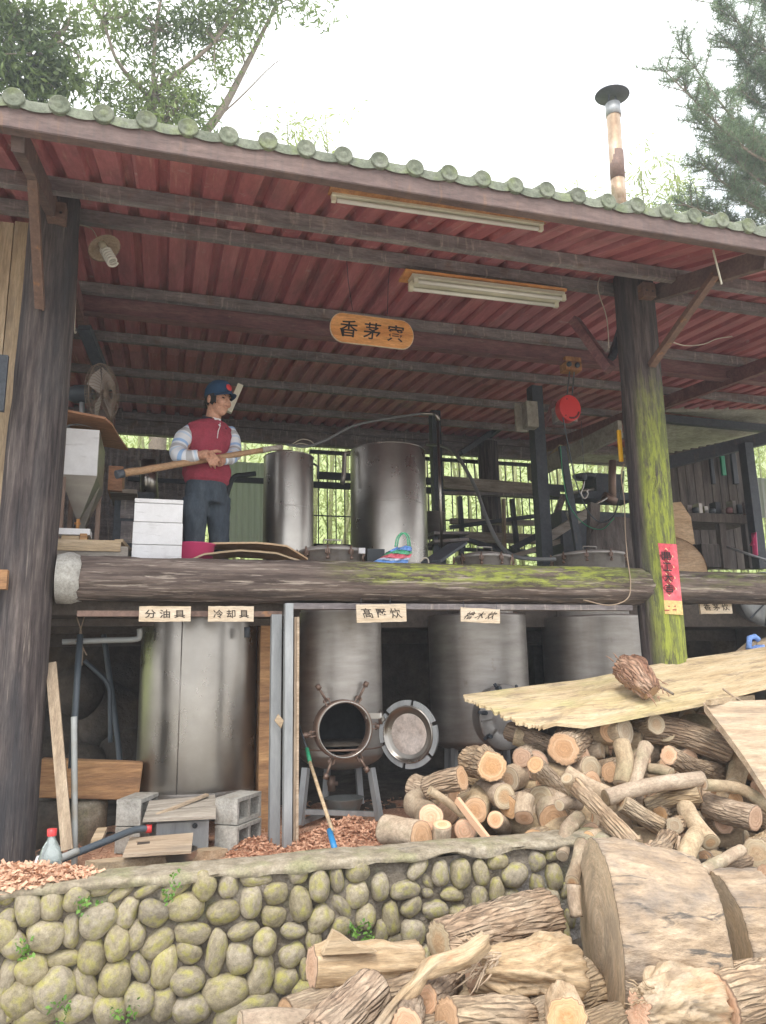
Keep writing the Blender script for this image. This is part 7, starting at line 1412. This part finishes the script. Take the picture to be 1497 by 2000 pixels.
sleeve([P(446, 842, 5.34), P(455, 862, 5.31), P(458, 884, 5.26), P(450, 895, 5.18), wL], [.055, .058, .052, .05, .044, .034], 2)
# body: one continuous mesh (head, neck, trunk core, forearms, both hands)
HC = P(427, 783, 5.22); hf = Vector((.62, -.78, -.10)).normalized(); hs_ = hf.cross(up).normalized()*-1; hs_ = up.cross(hf).normalized(); hu = hf.cross(hs_)
hu = hu if hu.z > 0 else -hu
def ell(mb, c, a, b, d, n=20, m_=14):
    V = []; F = []
    for i in range(m_+1):
        ph = PI*i/m_
        for k in range(n): t_ = 2*PI*k/n; V.append(c+hs_*a*math.sin(ph)*math.cos(t_)+hf*b*math.sin(ph)*math.sin(t_)+hu*d*math.cos(ph))
    for i in range(m_):
        for k in range(n): F.append((i*n+k, i*n+(k+1) % n, (i+1)*n+(k+1) % n, (i+1)*n+k))
    mb.add(V, F, 0, True)
mb = MB()
ell(mb, HC+hu*.02-hf*.012, .074, .094, .10); ell(mb, HC-hu*.052+hf*.022, .054, .062, .062); ell(mb, HC-hu*.09+hf*.050, .026, .028, .024)
ell(mb, HC-hu*.028+hf*.068, .058, .026, .035); ell(mb, HC+hu*.03+hf*.068, .052, .02, .02)
mb.tube([HC+hu*.018+hf*.086, HC-hu*.012+hf*.103, HC-hu*.022+hf*.104], [.009, .012, .015], 10)
for s_ in (-1, 1):
    ell(mb, HC-hu*.026+hf*.094+hs_*.013*s_, .008, .010, .008, 10, 8); ell(mb, HC-hu*.005-hf*.012+hs_*.076*s_, .008, .02, .032, 12, 8); ell(mb, HC-hu*.012+hf*.062+hs_*.04*s_, .018, .018, .014, 10, 8)
ell(mb, HC-hu*.054+hf*.086, .024, .010, .010, 12, 8)
mb.tube([HC-hu*.05-hf*.02, tc(415, 822), tc(412, 838)], [.056, .054, .07], 20)
mb.tube([tc(412, 834), tc(406, 880), tc(404, 945)], [.07, .08, .09], 16)
for pts, rr_ in (((P(377, 842, 5.22), P(350, 884, 5.10), wR), (.045, .042, .028)), ((P(446, 842, 5.34), P(458, 884, 5.26), wL), (.045, .04, .027))): mb.tube([tc(411, 840)]+list(pts), [.05]+list(rr_), 14)
PA, PBp = P(233, 926, 4.86), P(514, 879, 5.22)
def hand(mb, wr_, kn, tips, thumb, s_=1):
    mb.tube([wr_, wr_.lerp(kn, .5), kn], [.026, .034, .033], 12)
    for (b_, m1, m2, tp) in tips: mb.tube([kn.lerp(b_, .55), b_, m1, m2, tp], [.012, .0115, .0105, .0095, .007], 8)
    mb.tube([wr_.lerp(kn, .35)]+thumb, [.016, .013, .012, .009], 8)
kR = P(408, 888, 4.985); tr = []
for i, (bx_, by_, tx_, ty_) in enumerate(((416, 886, 431, 904), (413, 890, 427, 911), (409, 893, 421, 915), (405, 895, 413, 913))):
    b_ = P(bx_, by_, 4.975); tp = P(tx_, ty_, 5.0); m1 = P(bx_+(tx_-bx_)*.4, by_+(ty_-by_)*.30, 4.955); m2 = P(bx_+(tx_-bx_)*.78, by_+(ty_-by_)*.7, 4.965); tr.append((b_, m1, m2, tp))
hand(mb, wR, kR, tr, [P(414, 883, 4.99), P(424, 881, 4.99), P(433, 883, 5.0)])
kL = P(427, 903, 5.09); tl = []
for i in range(4): tl.append((P(421-i*1.5, 902+i*2, 5.07), P(417-i, 899+i*2, 5.05), P(419-i, 894+i*2, 5.04), P(423-i, 893+i*2, 5.05)))
hand(mb, wL, kL, tl, [P(424, 898, 5.08), P(428, 893, 5.06), P(433, 892, 5.05)])
body = remesh(mb, 'body', M['skin'], man, .0048, 2)
for s_ in (-1, 1):
    mb = MB(); e0 = HC+hu*.004+hf*.0865+hs_*.033*s_; ell(mb, e0, .014, .006, .0045, 12, 8); mb.build('eye', M['eye'], man)
    mb = MB(); mb.tube([HC+hu*.024+hf*.091+hs_*.016*s_, HC+hu*.029+hf*.088+hs_*.034*s_, HC+hu*.024+hf*.078+hs_*.052*s_], [.003, .0042, .002], 6); mb.build('eyebrow', M['hair'], man)
mb = MB(); ell(mb, HC-hu*.052+hf*.0955, .022, .004, .0028, 12, 6); mb.build('mouth', M['lip'], man)
mb = MB(); V = []; F = []; n = 30                                       # short hair below the cap, open at the face
for i, (h_, k_) in enumerate(((.05, 1.05), (.02, 1.07), (-.015, 1.06), (-.04, 1.0))):
    for k in range(n+1): a = PI/2+.95+(2*PI-1.9)*k/n; V.append(HC-hf*.012+hs_*math.cos(a)*.074*k_+hf*math.sin(a)*.094*k_+hu*(h_+.012*math.sin(k*2.1)*(i == 3)))
for i in range(3):
    for k in range(n): q = i*(n+1)+k; F.append((q, q+1, q+n+2, q+n+1))
mb.add(V, F, 0, True); hr_ = mb.build('hair', M['hair'], man); q = hr_.modifiers.new('t', 'SOLIDIFY'); q.thickness = .006
mb = MB(); V = []; F = []; n = 32                                       # cap crown and peak
prof = [(1.10, .028), (1.13, .05), (1.10, .085), (.95, .115), (.65, .138), (.3, .148), (.03, .15)]
for (k_, h_) in prof:
    for k in range(n): a = 2*PI*k/n; V.append(HC-hf*.010+hs_*math.cos(a)*.076*k_+hf*math.sin(a)*.096*k_+hu*(h_+(.012*math.sin(a) if k_ > .8 else .004*math.sin(a))))
for i in range(len(prof)-1):
    for k in range(n): F.append((i*n+k, i*n+(k+1) % n, (i+1)*n+(k+1) % n, (i+1)*n+k))
mb.add(V, F, 0, True); cap = mb.build('cap', M['capblue'], man)
mb = MB(); V = []; F = []
for i, q in enumerate((0, .5, 1)):
    for k in range(13): a = PI*(.14+.72*k/12); rr_ = 1+q*.78*math.sin(a); V.append(HC-hf*.010+hs_*math.cos(a)*.080*(1+q*.12)+hf*math.sin(a)*.098*rr_+hu*(.040-.022*q+.012-.020*abs(math.cos(a))**2))
for i in range(2):
    for k in range(12): q = i*13+k; F.append((q, q+1, q+14, q+13))
mb.add(V, F, 0, True); pk = mb.build('peak', M['capblue'], cap); q = pk.modifiers.new('t', 'SOLIDIFY'); q.thickness = .005
mb = MB(); cc_ = HC+hf*.098+hu*.085; nn_ = (hf+hu*.35).normalized(); mb.lathe([(.026, 0), (.024, .004), (.001, .006)], cc_, nn_, 24); mb.build('cap_badge', M['redplastic'], cap)
R_ = [(tc(404, 940), .140, .108), (tc(403, 965), .150, .115), (tc(402, 985), .152, .110)]
mb = MB(); ringloft(mb, interp_rings(R_, 4), wr=.03, seed=4)
for (hx, kx_, fx, dY, ky) in ((383, 380, 376, -.04, 1050), (424, 428, 424, .07, 1045)):
    a = tc(hx, 975, dY); k_ = tc(kx_, ky, dY-.04); f_ = P(fx, 1150, YM+dY); f_.z = FZ+.06
    V = []; q = catmull([a, k_, f_], 12); rr_ = np.interp(np.linspace(0, 1, len(q)), [0, .3, .5, 1], [.092, .082, .070, .060]); fr = frames(q); n = 24; F = []
    for i, p in enumerate(q):
        for k in range(n): t_ = 2*PI*k/n; w_ = rr_[i]*(1+.12*nz3(math.cos(t_)*1.3+hx, math.sin(t_)*1.3, p.z*12)+.07*nz3(math.cos(t_)*3+hx, math.sin(t_)*3, p.z*34)); V.append(p+(fr[i][1]*math.cos(t_)+fr[i][2]*math.sin(t_))*w_)
    for i in range(len(q)-1):
        for k in range(n): F.append((i*n+k, i*n+(k+1) % n, (i+1)*n+(k+1) % n, (i+1)*n+k))
    F += [tuple(reversed(range(n))), tuple((len(q)-1)*n+k for k in range(n))]; mb.add(V, F, 0, True)
    sh = MB(); o_ = Vector((f_.x, f_.y, FZ+.04)); sh.tube([o_-fw*.07, o_, o_+fw*.08, o_+fw*.16], [.036, .042, .040, .022], 12); sh.build('shoe', M['hair'], man)
remesh(mb, 'trousers', M['trousers'], man, .012, 1)
# the pole he holds
d_ = (PBp-PA); pole = empty('wooden_pole', PA, 'long thick wooden pole held across the man\'s body', 'pole')
mb = MB(); q = [PA+d_*(i/14)+Vector((0, 0, .004*nz3(i*.7, 0, 0))) for i in range(15)]; mb.tube(q, [.025, .022, .019], 14); mb.build('pole_shaft', mat('smooth_brown_pole', (.36, .22, .12), (4, 20, 20), rough=.6, bump=.1), pole)
mb = MB(); mb.tube([PA-d_.normalized()*.02, PA+d_.normalized()*.03], .027, 14); mb.build('end_band', M['darksteel'], pole); mb = MB(); mb.tube([PBp-d_.normalized()*.01, PBp+d_.normalized()*.16], [.022, .018], 14); mb.build('burnt_end', M['greyplank'], pole)
mb = MB(); mb.beam(P(447, 805, 5.7), P(470, 752, 5.75), .045, .03, up=(0, 1, 0)); mb.build('lamp_strip', M['lampwhite'], label='pale metal strip standing behind the man\'s head', cat='strip')
# ---------------------------------------------------------------- vegetation
def blob_pts(rng, blobs, n):
    w_ = np.array([b[3]**2*b[4] if len(b) > 4 else b[3]**2 for b in blobs]); w_ = w_/w_.sum(); idx = rng.choice(len(blobs), n, p=w_)
    B = np.array([b[:4] for b in blobs]); d = rng.normal(size=(n, 3)); d /= np.linalg.norm(d, axis=1)[:, None]; r = rng.uniform(0, 1, n)**.45
    return B[idx, :3]+d*(B[idx, 3]*r)[:, None]*np.array([1, 1, .8])
def clumps(rng, pts, sub, spread):       # each point becomes a small spray of leaves
    return (np.repeat(pts, sub, 0)+rng.normal(size=(len(pts)*sub, 3))*spread)
rng = np.random.default_rng(3)
# bamboo thicket behind the shed: one mass
pts = np.stack([rng.uniform(-3.5, 17, 1700), rng.uniform(12.6, 17, 1700), rng.uniform(.8, 7.2, 1700)], 1); pts[:, 2] += (pts[:, 1]-12)*.25
leaf_obj('thicket', clumps(rng, pts, 24, .20), .20, M['leaf_b'], elong=6, droop=.5, seed=4, kind='stuff')
pts = np.stack([rng.uniform(-3.5, 15, 520), rng.uniform(11.5, 12.6, 520), rng.uniform(.7, 3.4, 520)], 1)
leaf_obj('undergrowth', clumps(rng, pts, 16, .16), .15, M['leaf_b'], elong=4, droop=.2, seed=5, kind='stuff')
mb = MB(); rg_ = random.Random(4)
for i in range(110):
    x, y = rg_.uniform(-3, 15), rg_.uniform(12.2, 15); h = rg_.uniform(5, 7.5); l_ = rg_.uniform(-.8, .8); z0_ = hillz(x, y)
    mb.tube([(x, y, z0_-.2), (x+l_*.3, y, z0_+h*.5), (x+l_, y+.2, z0_+h)], [.035, .03, .01], 6)
mb.build('bamboo_culms', M['bamboo'], kind='stuff')
# bamboo whose tops show above the roof
def bamboo(px, py_top, Y, seed, label, n=420, w=.9, tip=0):
    rg = random.Random(seed); r2 = np.random.default_rng(seed); top = P(px, py_top, Y); b = Vector((top.x+rg.uniform(-.5, .5), Y, hillz(top.x, Y)-.1))
    o = empty('bamboo', b, label, 'bamboo'); pth = catmull([b, b.lerp(top, .6)+Vector((.2, 0, .3)), top], 12)
    mb = MB(); mb.tube(pth, [.045, .035, .008], 7); pts = []
    for k in range(26):
        t_ = .62+.38*rg.random(); i = int(t_*(len(pth)-1)); s_ = pth[i]; d = Vector((rg.uniform(-1, 1), rg.uniform(-.6, .6), rg.uniform(.1, 1.1))).normalized()*w*rg.uniform(.4, 1)
        mb.tube([s_, s_+d*.6, s_+d+Vector((0, 0, -.12*w))], [.008, .006, .003], 4)
        for j in range(6): u = .4+.6*j/6; q = s_+d*u; pts.append((q.x, q.y, q.z))
    mb.build('culm', M['bamboo'], o); pts = np.array(pts); leaf_obj('foliage', clumps(r2, pts, max(2, n//len(pts)), .10), .20, M['leaf_b'], o, elong=6.5, droop=.7, seed=seed)
for a in ((560, 215, 13, 11, 'thin bamboo top left of centre above the roof', 700, .9), (635, 210, 13.5, 12, 'thin bamboo top just right of the leafy tree', 700, .9), (1125, 330, 13, 13, 'smallest bamboo tip left of the chimney', 260, .5), (1250, 330, 12, 14, 'bamboo spray right of the chimney', 900, .9), (1310, 300, 12.5, 15, 'bamboo spray in front of the pine', 1300, 1.1), (1180, 372, 12.5, 16, 'tiny bamboo tip touching the chimney', 150, .3), (860, 400, 13, 17, 'bamboo hidden behind the middle of the roof', 300, .6)):
    bamboo(*a[:3], a[3], a[4], a[5], a[6])
# leafy tree upper left
def tree(name, base, limbs, blobs, n, sub, spread, lsize, m, elong, label, seed, twigs=60, droop=.4, r0=.16):
    r2 = np.random.default_rng(seed); rg = random.Random(seed); o = empty(name, base, label, 'tree')
    mb = MB()
    for (pts, ra, rb_) in limbs: mb.tube([Vector(p) for p in pts], [ra, (ra+rb_)/2, rb_], 9, smooth_path=6)
    pts = blob_pts(r2, blobs, n); ends = [Vector(l[0][-1]) for l in limbs]+[Vector(l[0][len(l[0])//2]) for l in limbs]
    for k in range(twigs):
        p = Vector(pts[r2.integers(n)]); e = min(ends, key=lambda q: (q-p).length); mb.tube([e, e.lerp(p, .5)+Vector((rg.uniform(-.2, .2), 0, rg.uniform(-.1, .3))), p], [.022, .013, .004], 5)
    mb.build('trunk', M['twig'], o)
    q = clumps(r2, pts, sub, spread); shade = np.clip(.5+.5*(np.sin(q[:, 0]*2.1+seed)*np.cos(q[:, 2]*1.7))+r2.normal(0, .22, len(q)), 0, 1)
    leaf_obj('crown', q, lsize, m, o, elong=elong, droop=droop, seed=seed, shade=shade); return o
def B(px, py, Y, rpx, wt=1): p = P(px, py, Y); return (p.x, p.y, p.z, rpx*depth(p)/FPX, wt)
def Lm(*q): return [P(*p) for p in q]
b0 = P(330, 330, 12.5); b0.z = hillz(b0.x, 12.5)-.2
limbs = [([b0, P(330, 330, 12.5), P(305, 260, 12.5), P(290, 190, 12.4)], .16, .06), ([P(305, 260, 12.5), P(300, 150, 12.3), P(305, 60, 12.2), P(320, -30, 12)], .05, .02), ([P(290, 190, 12.4), P(350, 140, 12.3), P(420, 80, 12.2), P(490, -20, 12)], .05, .02),
    ([P(330, 330, 12.5), P(420, 235, 12.6), P(480, 130, 12.6), P(540, 10, 12.6)], .10, .03), ([P(420, 235, 12.6), P(470, 190, 12.6), P(530, 130, 12.4), P(560, 110, 12.4)], .02, .006), ([P(290, 190, 12.4), P(230, 120, 12), P(200, 40, 12), P(150, -30, 12)], .04, .015)]
tree('leafy_tree', b0, limbs, [B(230, 40, 12, 60, 1.2), B(300, 60, 12.4, 60), B(380, 50, 12.4, 60, 1.2), B(450, 20, 12.2, 60, 1.2), B(300, 140, 12.4, 55, .9), B(350, 190, 12.3, 60, 1.3), B(440, 120, 12.4, 40, .8), B(230, 190, 12.2, 55, 1.2), B(260, 230, 12.4, 50), B(330, 235, 12.3, 60, 1.3), B(520, -5, 12.2, 45), B(590, 10, 12.1, 30, .7), B(635, 30, 12.1, 20, .5), B(480, 60, 12.4, 35, .6), B(180, 150, 12, 35, .8), B(400, 240, 12.3, 30, .6), B(400, 180, 12.2, 26, .5)],
    640, 13, .14, .16, M['leaf_a'], 4.2, 'airy leafy tree with thin pale limbs above the roof, left of centre', 21, 110)
b1_ = P(-60, 300, 11.5); b1_.z = hillz(b1_.x, 11.5)-.2
tree('leafy_tree', b1_, [([b1_, P(-40, 250, 11.5), P(10, 120, 11.4), P(30, 20, 11.3)], .2, .05), ([P(-20, 180, 11.4), P(60, 120, 11.3), P(110, 80, 11.2)], .06, .02)], [B(20, 40, 11.3, 70, 1.6), B(100, 50, 11.3, 65, 1.5), B(60, 130, 11.3, 70, 1.6), B(120, 135, 11.2, 50, 1.3), B(20, 150, 11.2, 60, 1.5), B(70, 190, 11.4, 50, 1.2), B(-60, 80, 11.3, 110, 1), B(150, 20, 11.3, 40), B(155, 165, 11.2, 30, .8)],
    520, 12, .12, .16, M['leaf_a'], 3.6, 'denser dark leafed tree in the upper left corner', 22, 60)
# pine at the right
def pine(base, limbs, label, seed, per=5):
    r2 = np.random.default_rng(seed); o = empty('pine_tree', base, label, 'tree'); mb = MB(); tuft = []
    for (pts, ra, rb_) in limbs:
        q = catmull([Vector(p) for p in pts], 9); mb.tube(q, [ra, rb_], 7)
        L_ = (q[-1]-q[0]).length
        if ra < .1:
            for i in range(4, len(q)):
                for k in range(per):
                    d = Vector(r2.normal(size=3)); d.z = abs(d.z)*.6+.1; d = (d.normalized()+(q[-1]-q[0]).normalized()*.6).normalized()*r2.uniform(.15, .60); e = q[i]+d
                    mb.tube([q[i], q[i]+d*.5, e], [.010, .007, .005], 4)
                    for u in (.35, .6, .8, 1.0): tuft.append(tuple(q[i]+d*u))
    mb.build('trunk', M['twig'], o); T = np.array(tuft); nn = 18; n = len(T)*nn
    c = np.repeat(T, nn, 0); d = r2.normal(size=(n, 3)); d[:, 2] += .25; d /= np.linalg.norm(d, axis=1)[:, None]; s_ = np.cross(d, r2.normal(size=(n, 3))); s_ /= np.linalg.norm(s_, axis=1)[:, None]; L_ = .15*r2.uniform(.7, 1.2, n)[:, None]; W = .0045
    v = np.stack([c-s_*W, c+s_*W, c+d*L_+s_*W*.4, c+d*L_-s_*W*.4], 1).reshape(-1, 3)-np.array(base)
    me = bpy.data.meshes.new('needles'); me.vertices.add(4*n); me.vertices.foreach_set('co', v.ravel()); me.loops.add(4*n); me.loops.foreach_set('vertex_index', np.arange(4*n)); me.polygons.add(n); me.polygons.foreach_set('loop_start', np.arange(n)*4); me.polygons.foreach_set('loop_total', np.full(n, 4))
    me.materials.append(M['leaf_p']); at = me.attributes.new('lv', 'FLOAT', 'POINT'); at.data.foreach_set('value', np.repeat(np.clip(r2.normal(.55, .3, n), 0, 1), 4).astype(np.float32)); me.update(calc_edges=True)
    ob = bpy.data.objects.new('crown', me); C.objects.link(ob); ob.parent = o; return o
bp_ = P(1600, 500, 10.5); bp_.z = hillz(bp_.x, 10.5)-.2
Lb = [([bp_, P(1600, 400, 10.5), P(1590, 100, 10.5), P(1580, -150, 10.5)], .16, .1)]
for (x0, y0, x1, y1, x2, y2, Y) in ((1590, 330, 1470, 300, 1300, 140, 10.0), (1590, 330, 1460, 260, 1330, 95, 10.3), (1590, 120, 1500, 100, 1410, 10, 10.2), (1590, 200, 1500, 160, 1425, 85, 10.5), (1590, 400, 1480, 350, 1360, 230, 10.4), (1590, 460, 1470, 400, 1370, 320, 10.6), (1590, 300, 1520, 230, 1450, 180, 10.8), (1590, 420, 1500, 360, 1420, 290, 10.9), (1590, 480, 1520, 420, 1440, 370, 11.2), (1590, 260, 1520, 300, 1440, 250, 11.2), (1590, 60, 1520, 30, 1460, -30, 10.6), (1590, 360, 1530, 330, 1480, 320, 11.4), (1590, 500, 1450, 440, 1340, 400, 11.3), (1590, 140, 1540, 150, 1480, 130, 11.0)):
    Lb.append(([P(x0, y0, 10.5), P(x1, y1, Y), P(x2, y2, Y-.1)], .045, .010))
pine(bp_, Lb, 'pine tree with drooping needle sprays in the upper right corner', 31)
# little ferns and weeds in the joints of the wall
WL = ['', 'small weed in the wall near the peeled log', 'largest green weed just under the coping at left', 'green weed at the left edge of the wall', 'low weed hanging under the coping on the far left', 'weed near the bottom of the wall left of centre', 'small weed beside the largest furrowed log', 'weed at the bottom left of the wall']
for i, (px, py) in enumerate(((800, 1962//1, ), (705, 1820), (335, 1742), (48, 1855), (170, 1775), (240, 1985), (715, 1828), (120, 1968))[0:8]):
    c = P(px, py, 3.27); r2 = np.random.default_rng(50+i)
    if (px, py) == (800, 1962): continue
    leaf_obj('fern_tuft', clumps(r2, np.array([[c.x, c.y, c.z]]*9)+r2.normal(size=(9, 3))*.022, 6, .008), .018, M['leaf_fern'] if 'leaf_fern' in M else M['leaf_b'], elong=1.6, droop=.3, seed=i, label=WL[i], cat='plant', group='weeds in the wall joints', kind=None)
# ---------------------------------------------------------------- thin haze volume added to veil and lift the dark tones
mb = MB(); mb.box((2, 5, 14), (128, 124, 31)); hz_ = mb.build('haze', M['ink'], origin=(2, 5, -1.5), kind='stuff')
hm = bpy.data.materials.new('tone_lift_haze'); hm.use_nodes = True; t = hm.node_tree; t.nodes.clear()
o = t.nodes.new('ShaderNodeOutputMaterial'); v = t.nodes.new('ShaderNodeVolumePrincipled'); v.inputs['Color'].default_value = (.90, .94, 1, 1); v.inputs['Density'].default_value = .0045
t.links.new(v.outputs[0], o.inputs['Volume']); hz_.data.materials[0] = hm
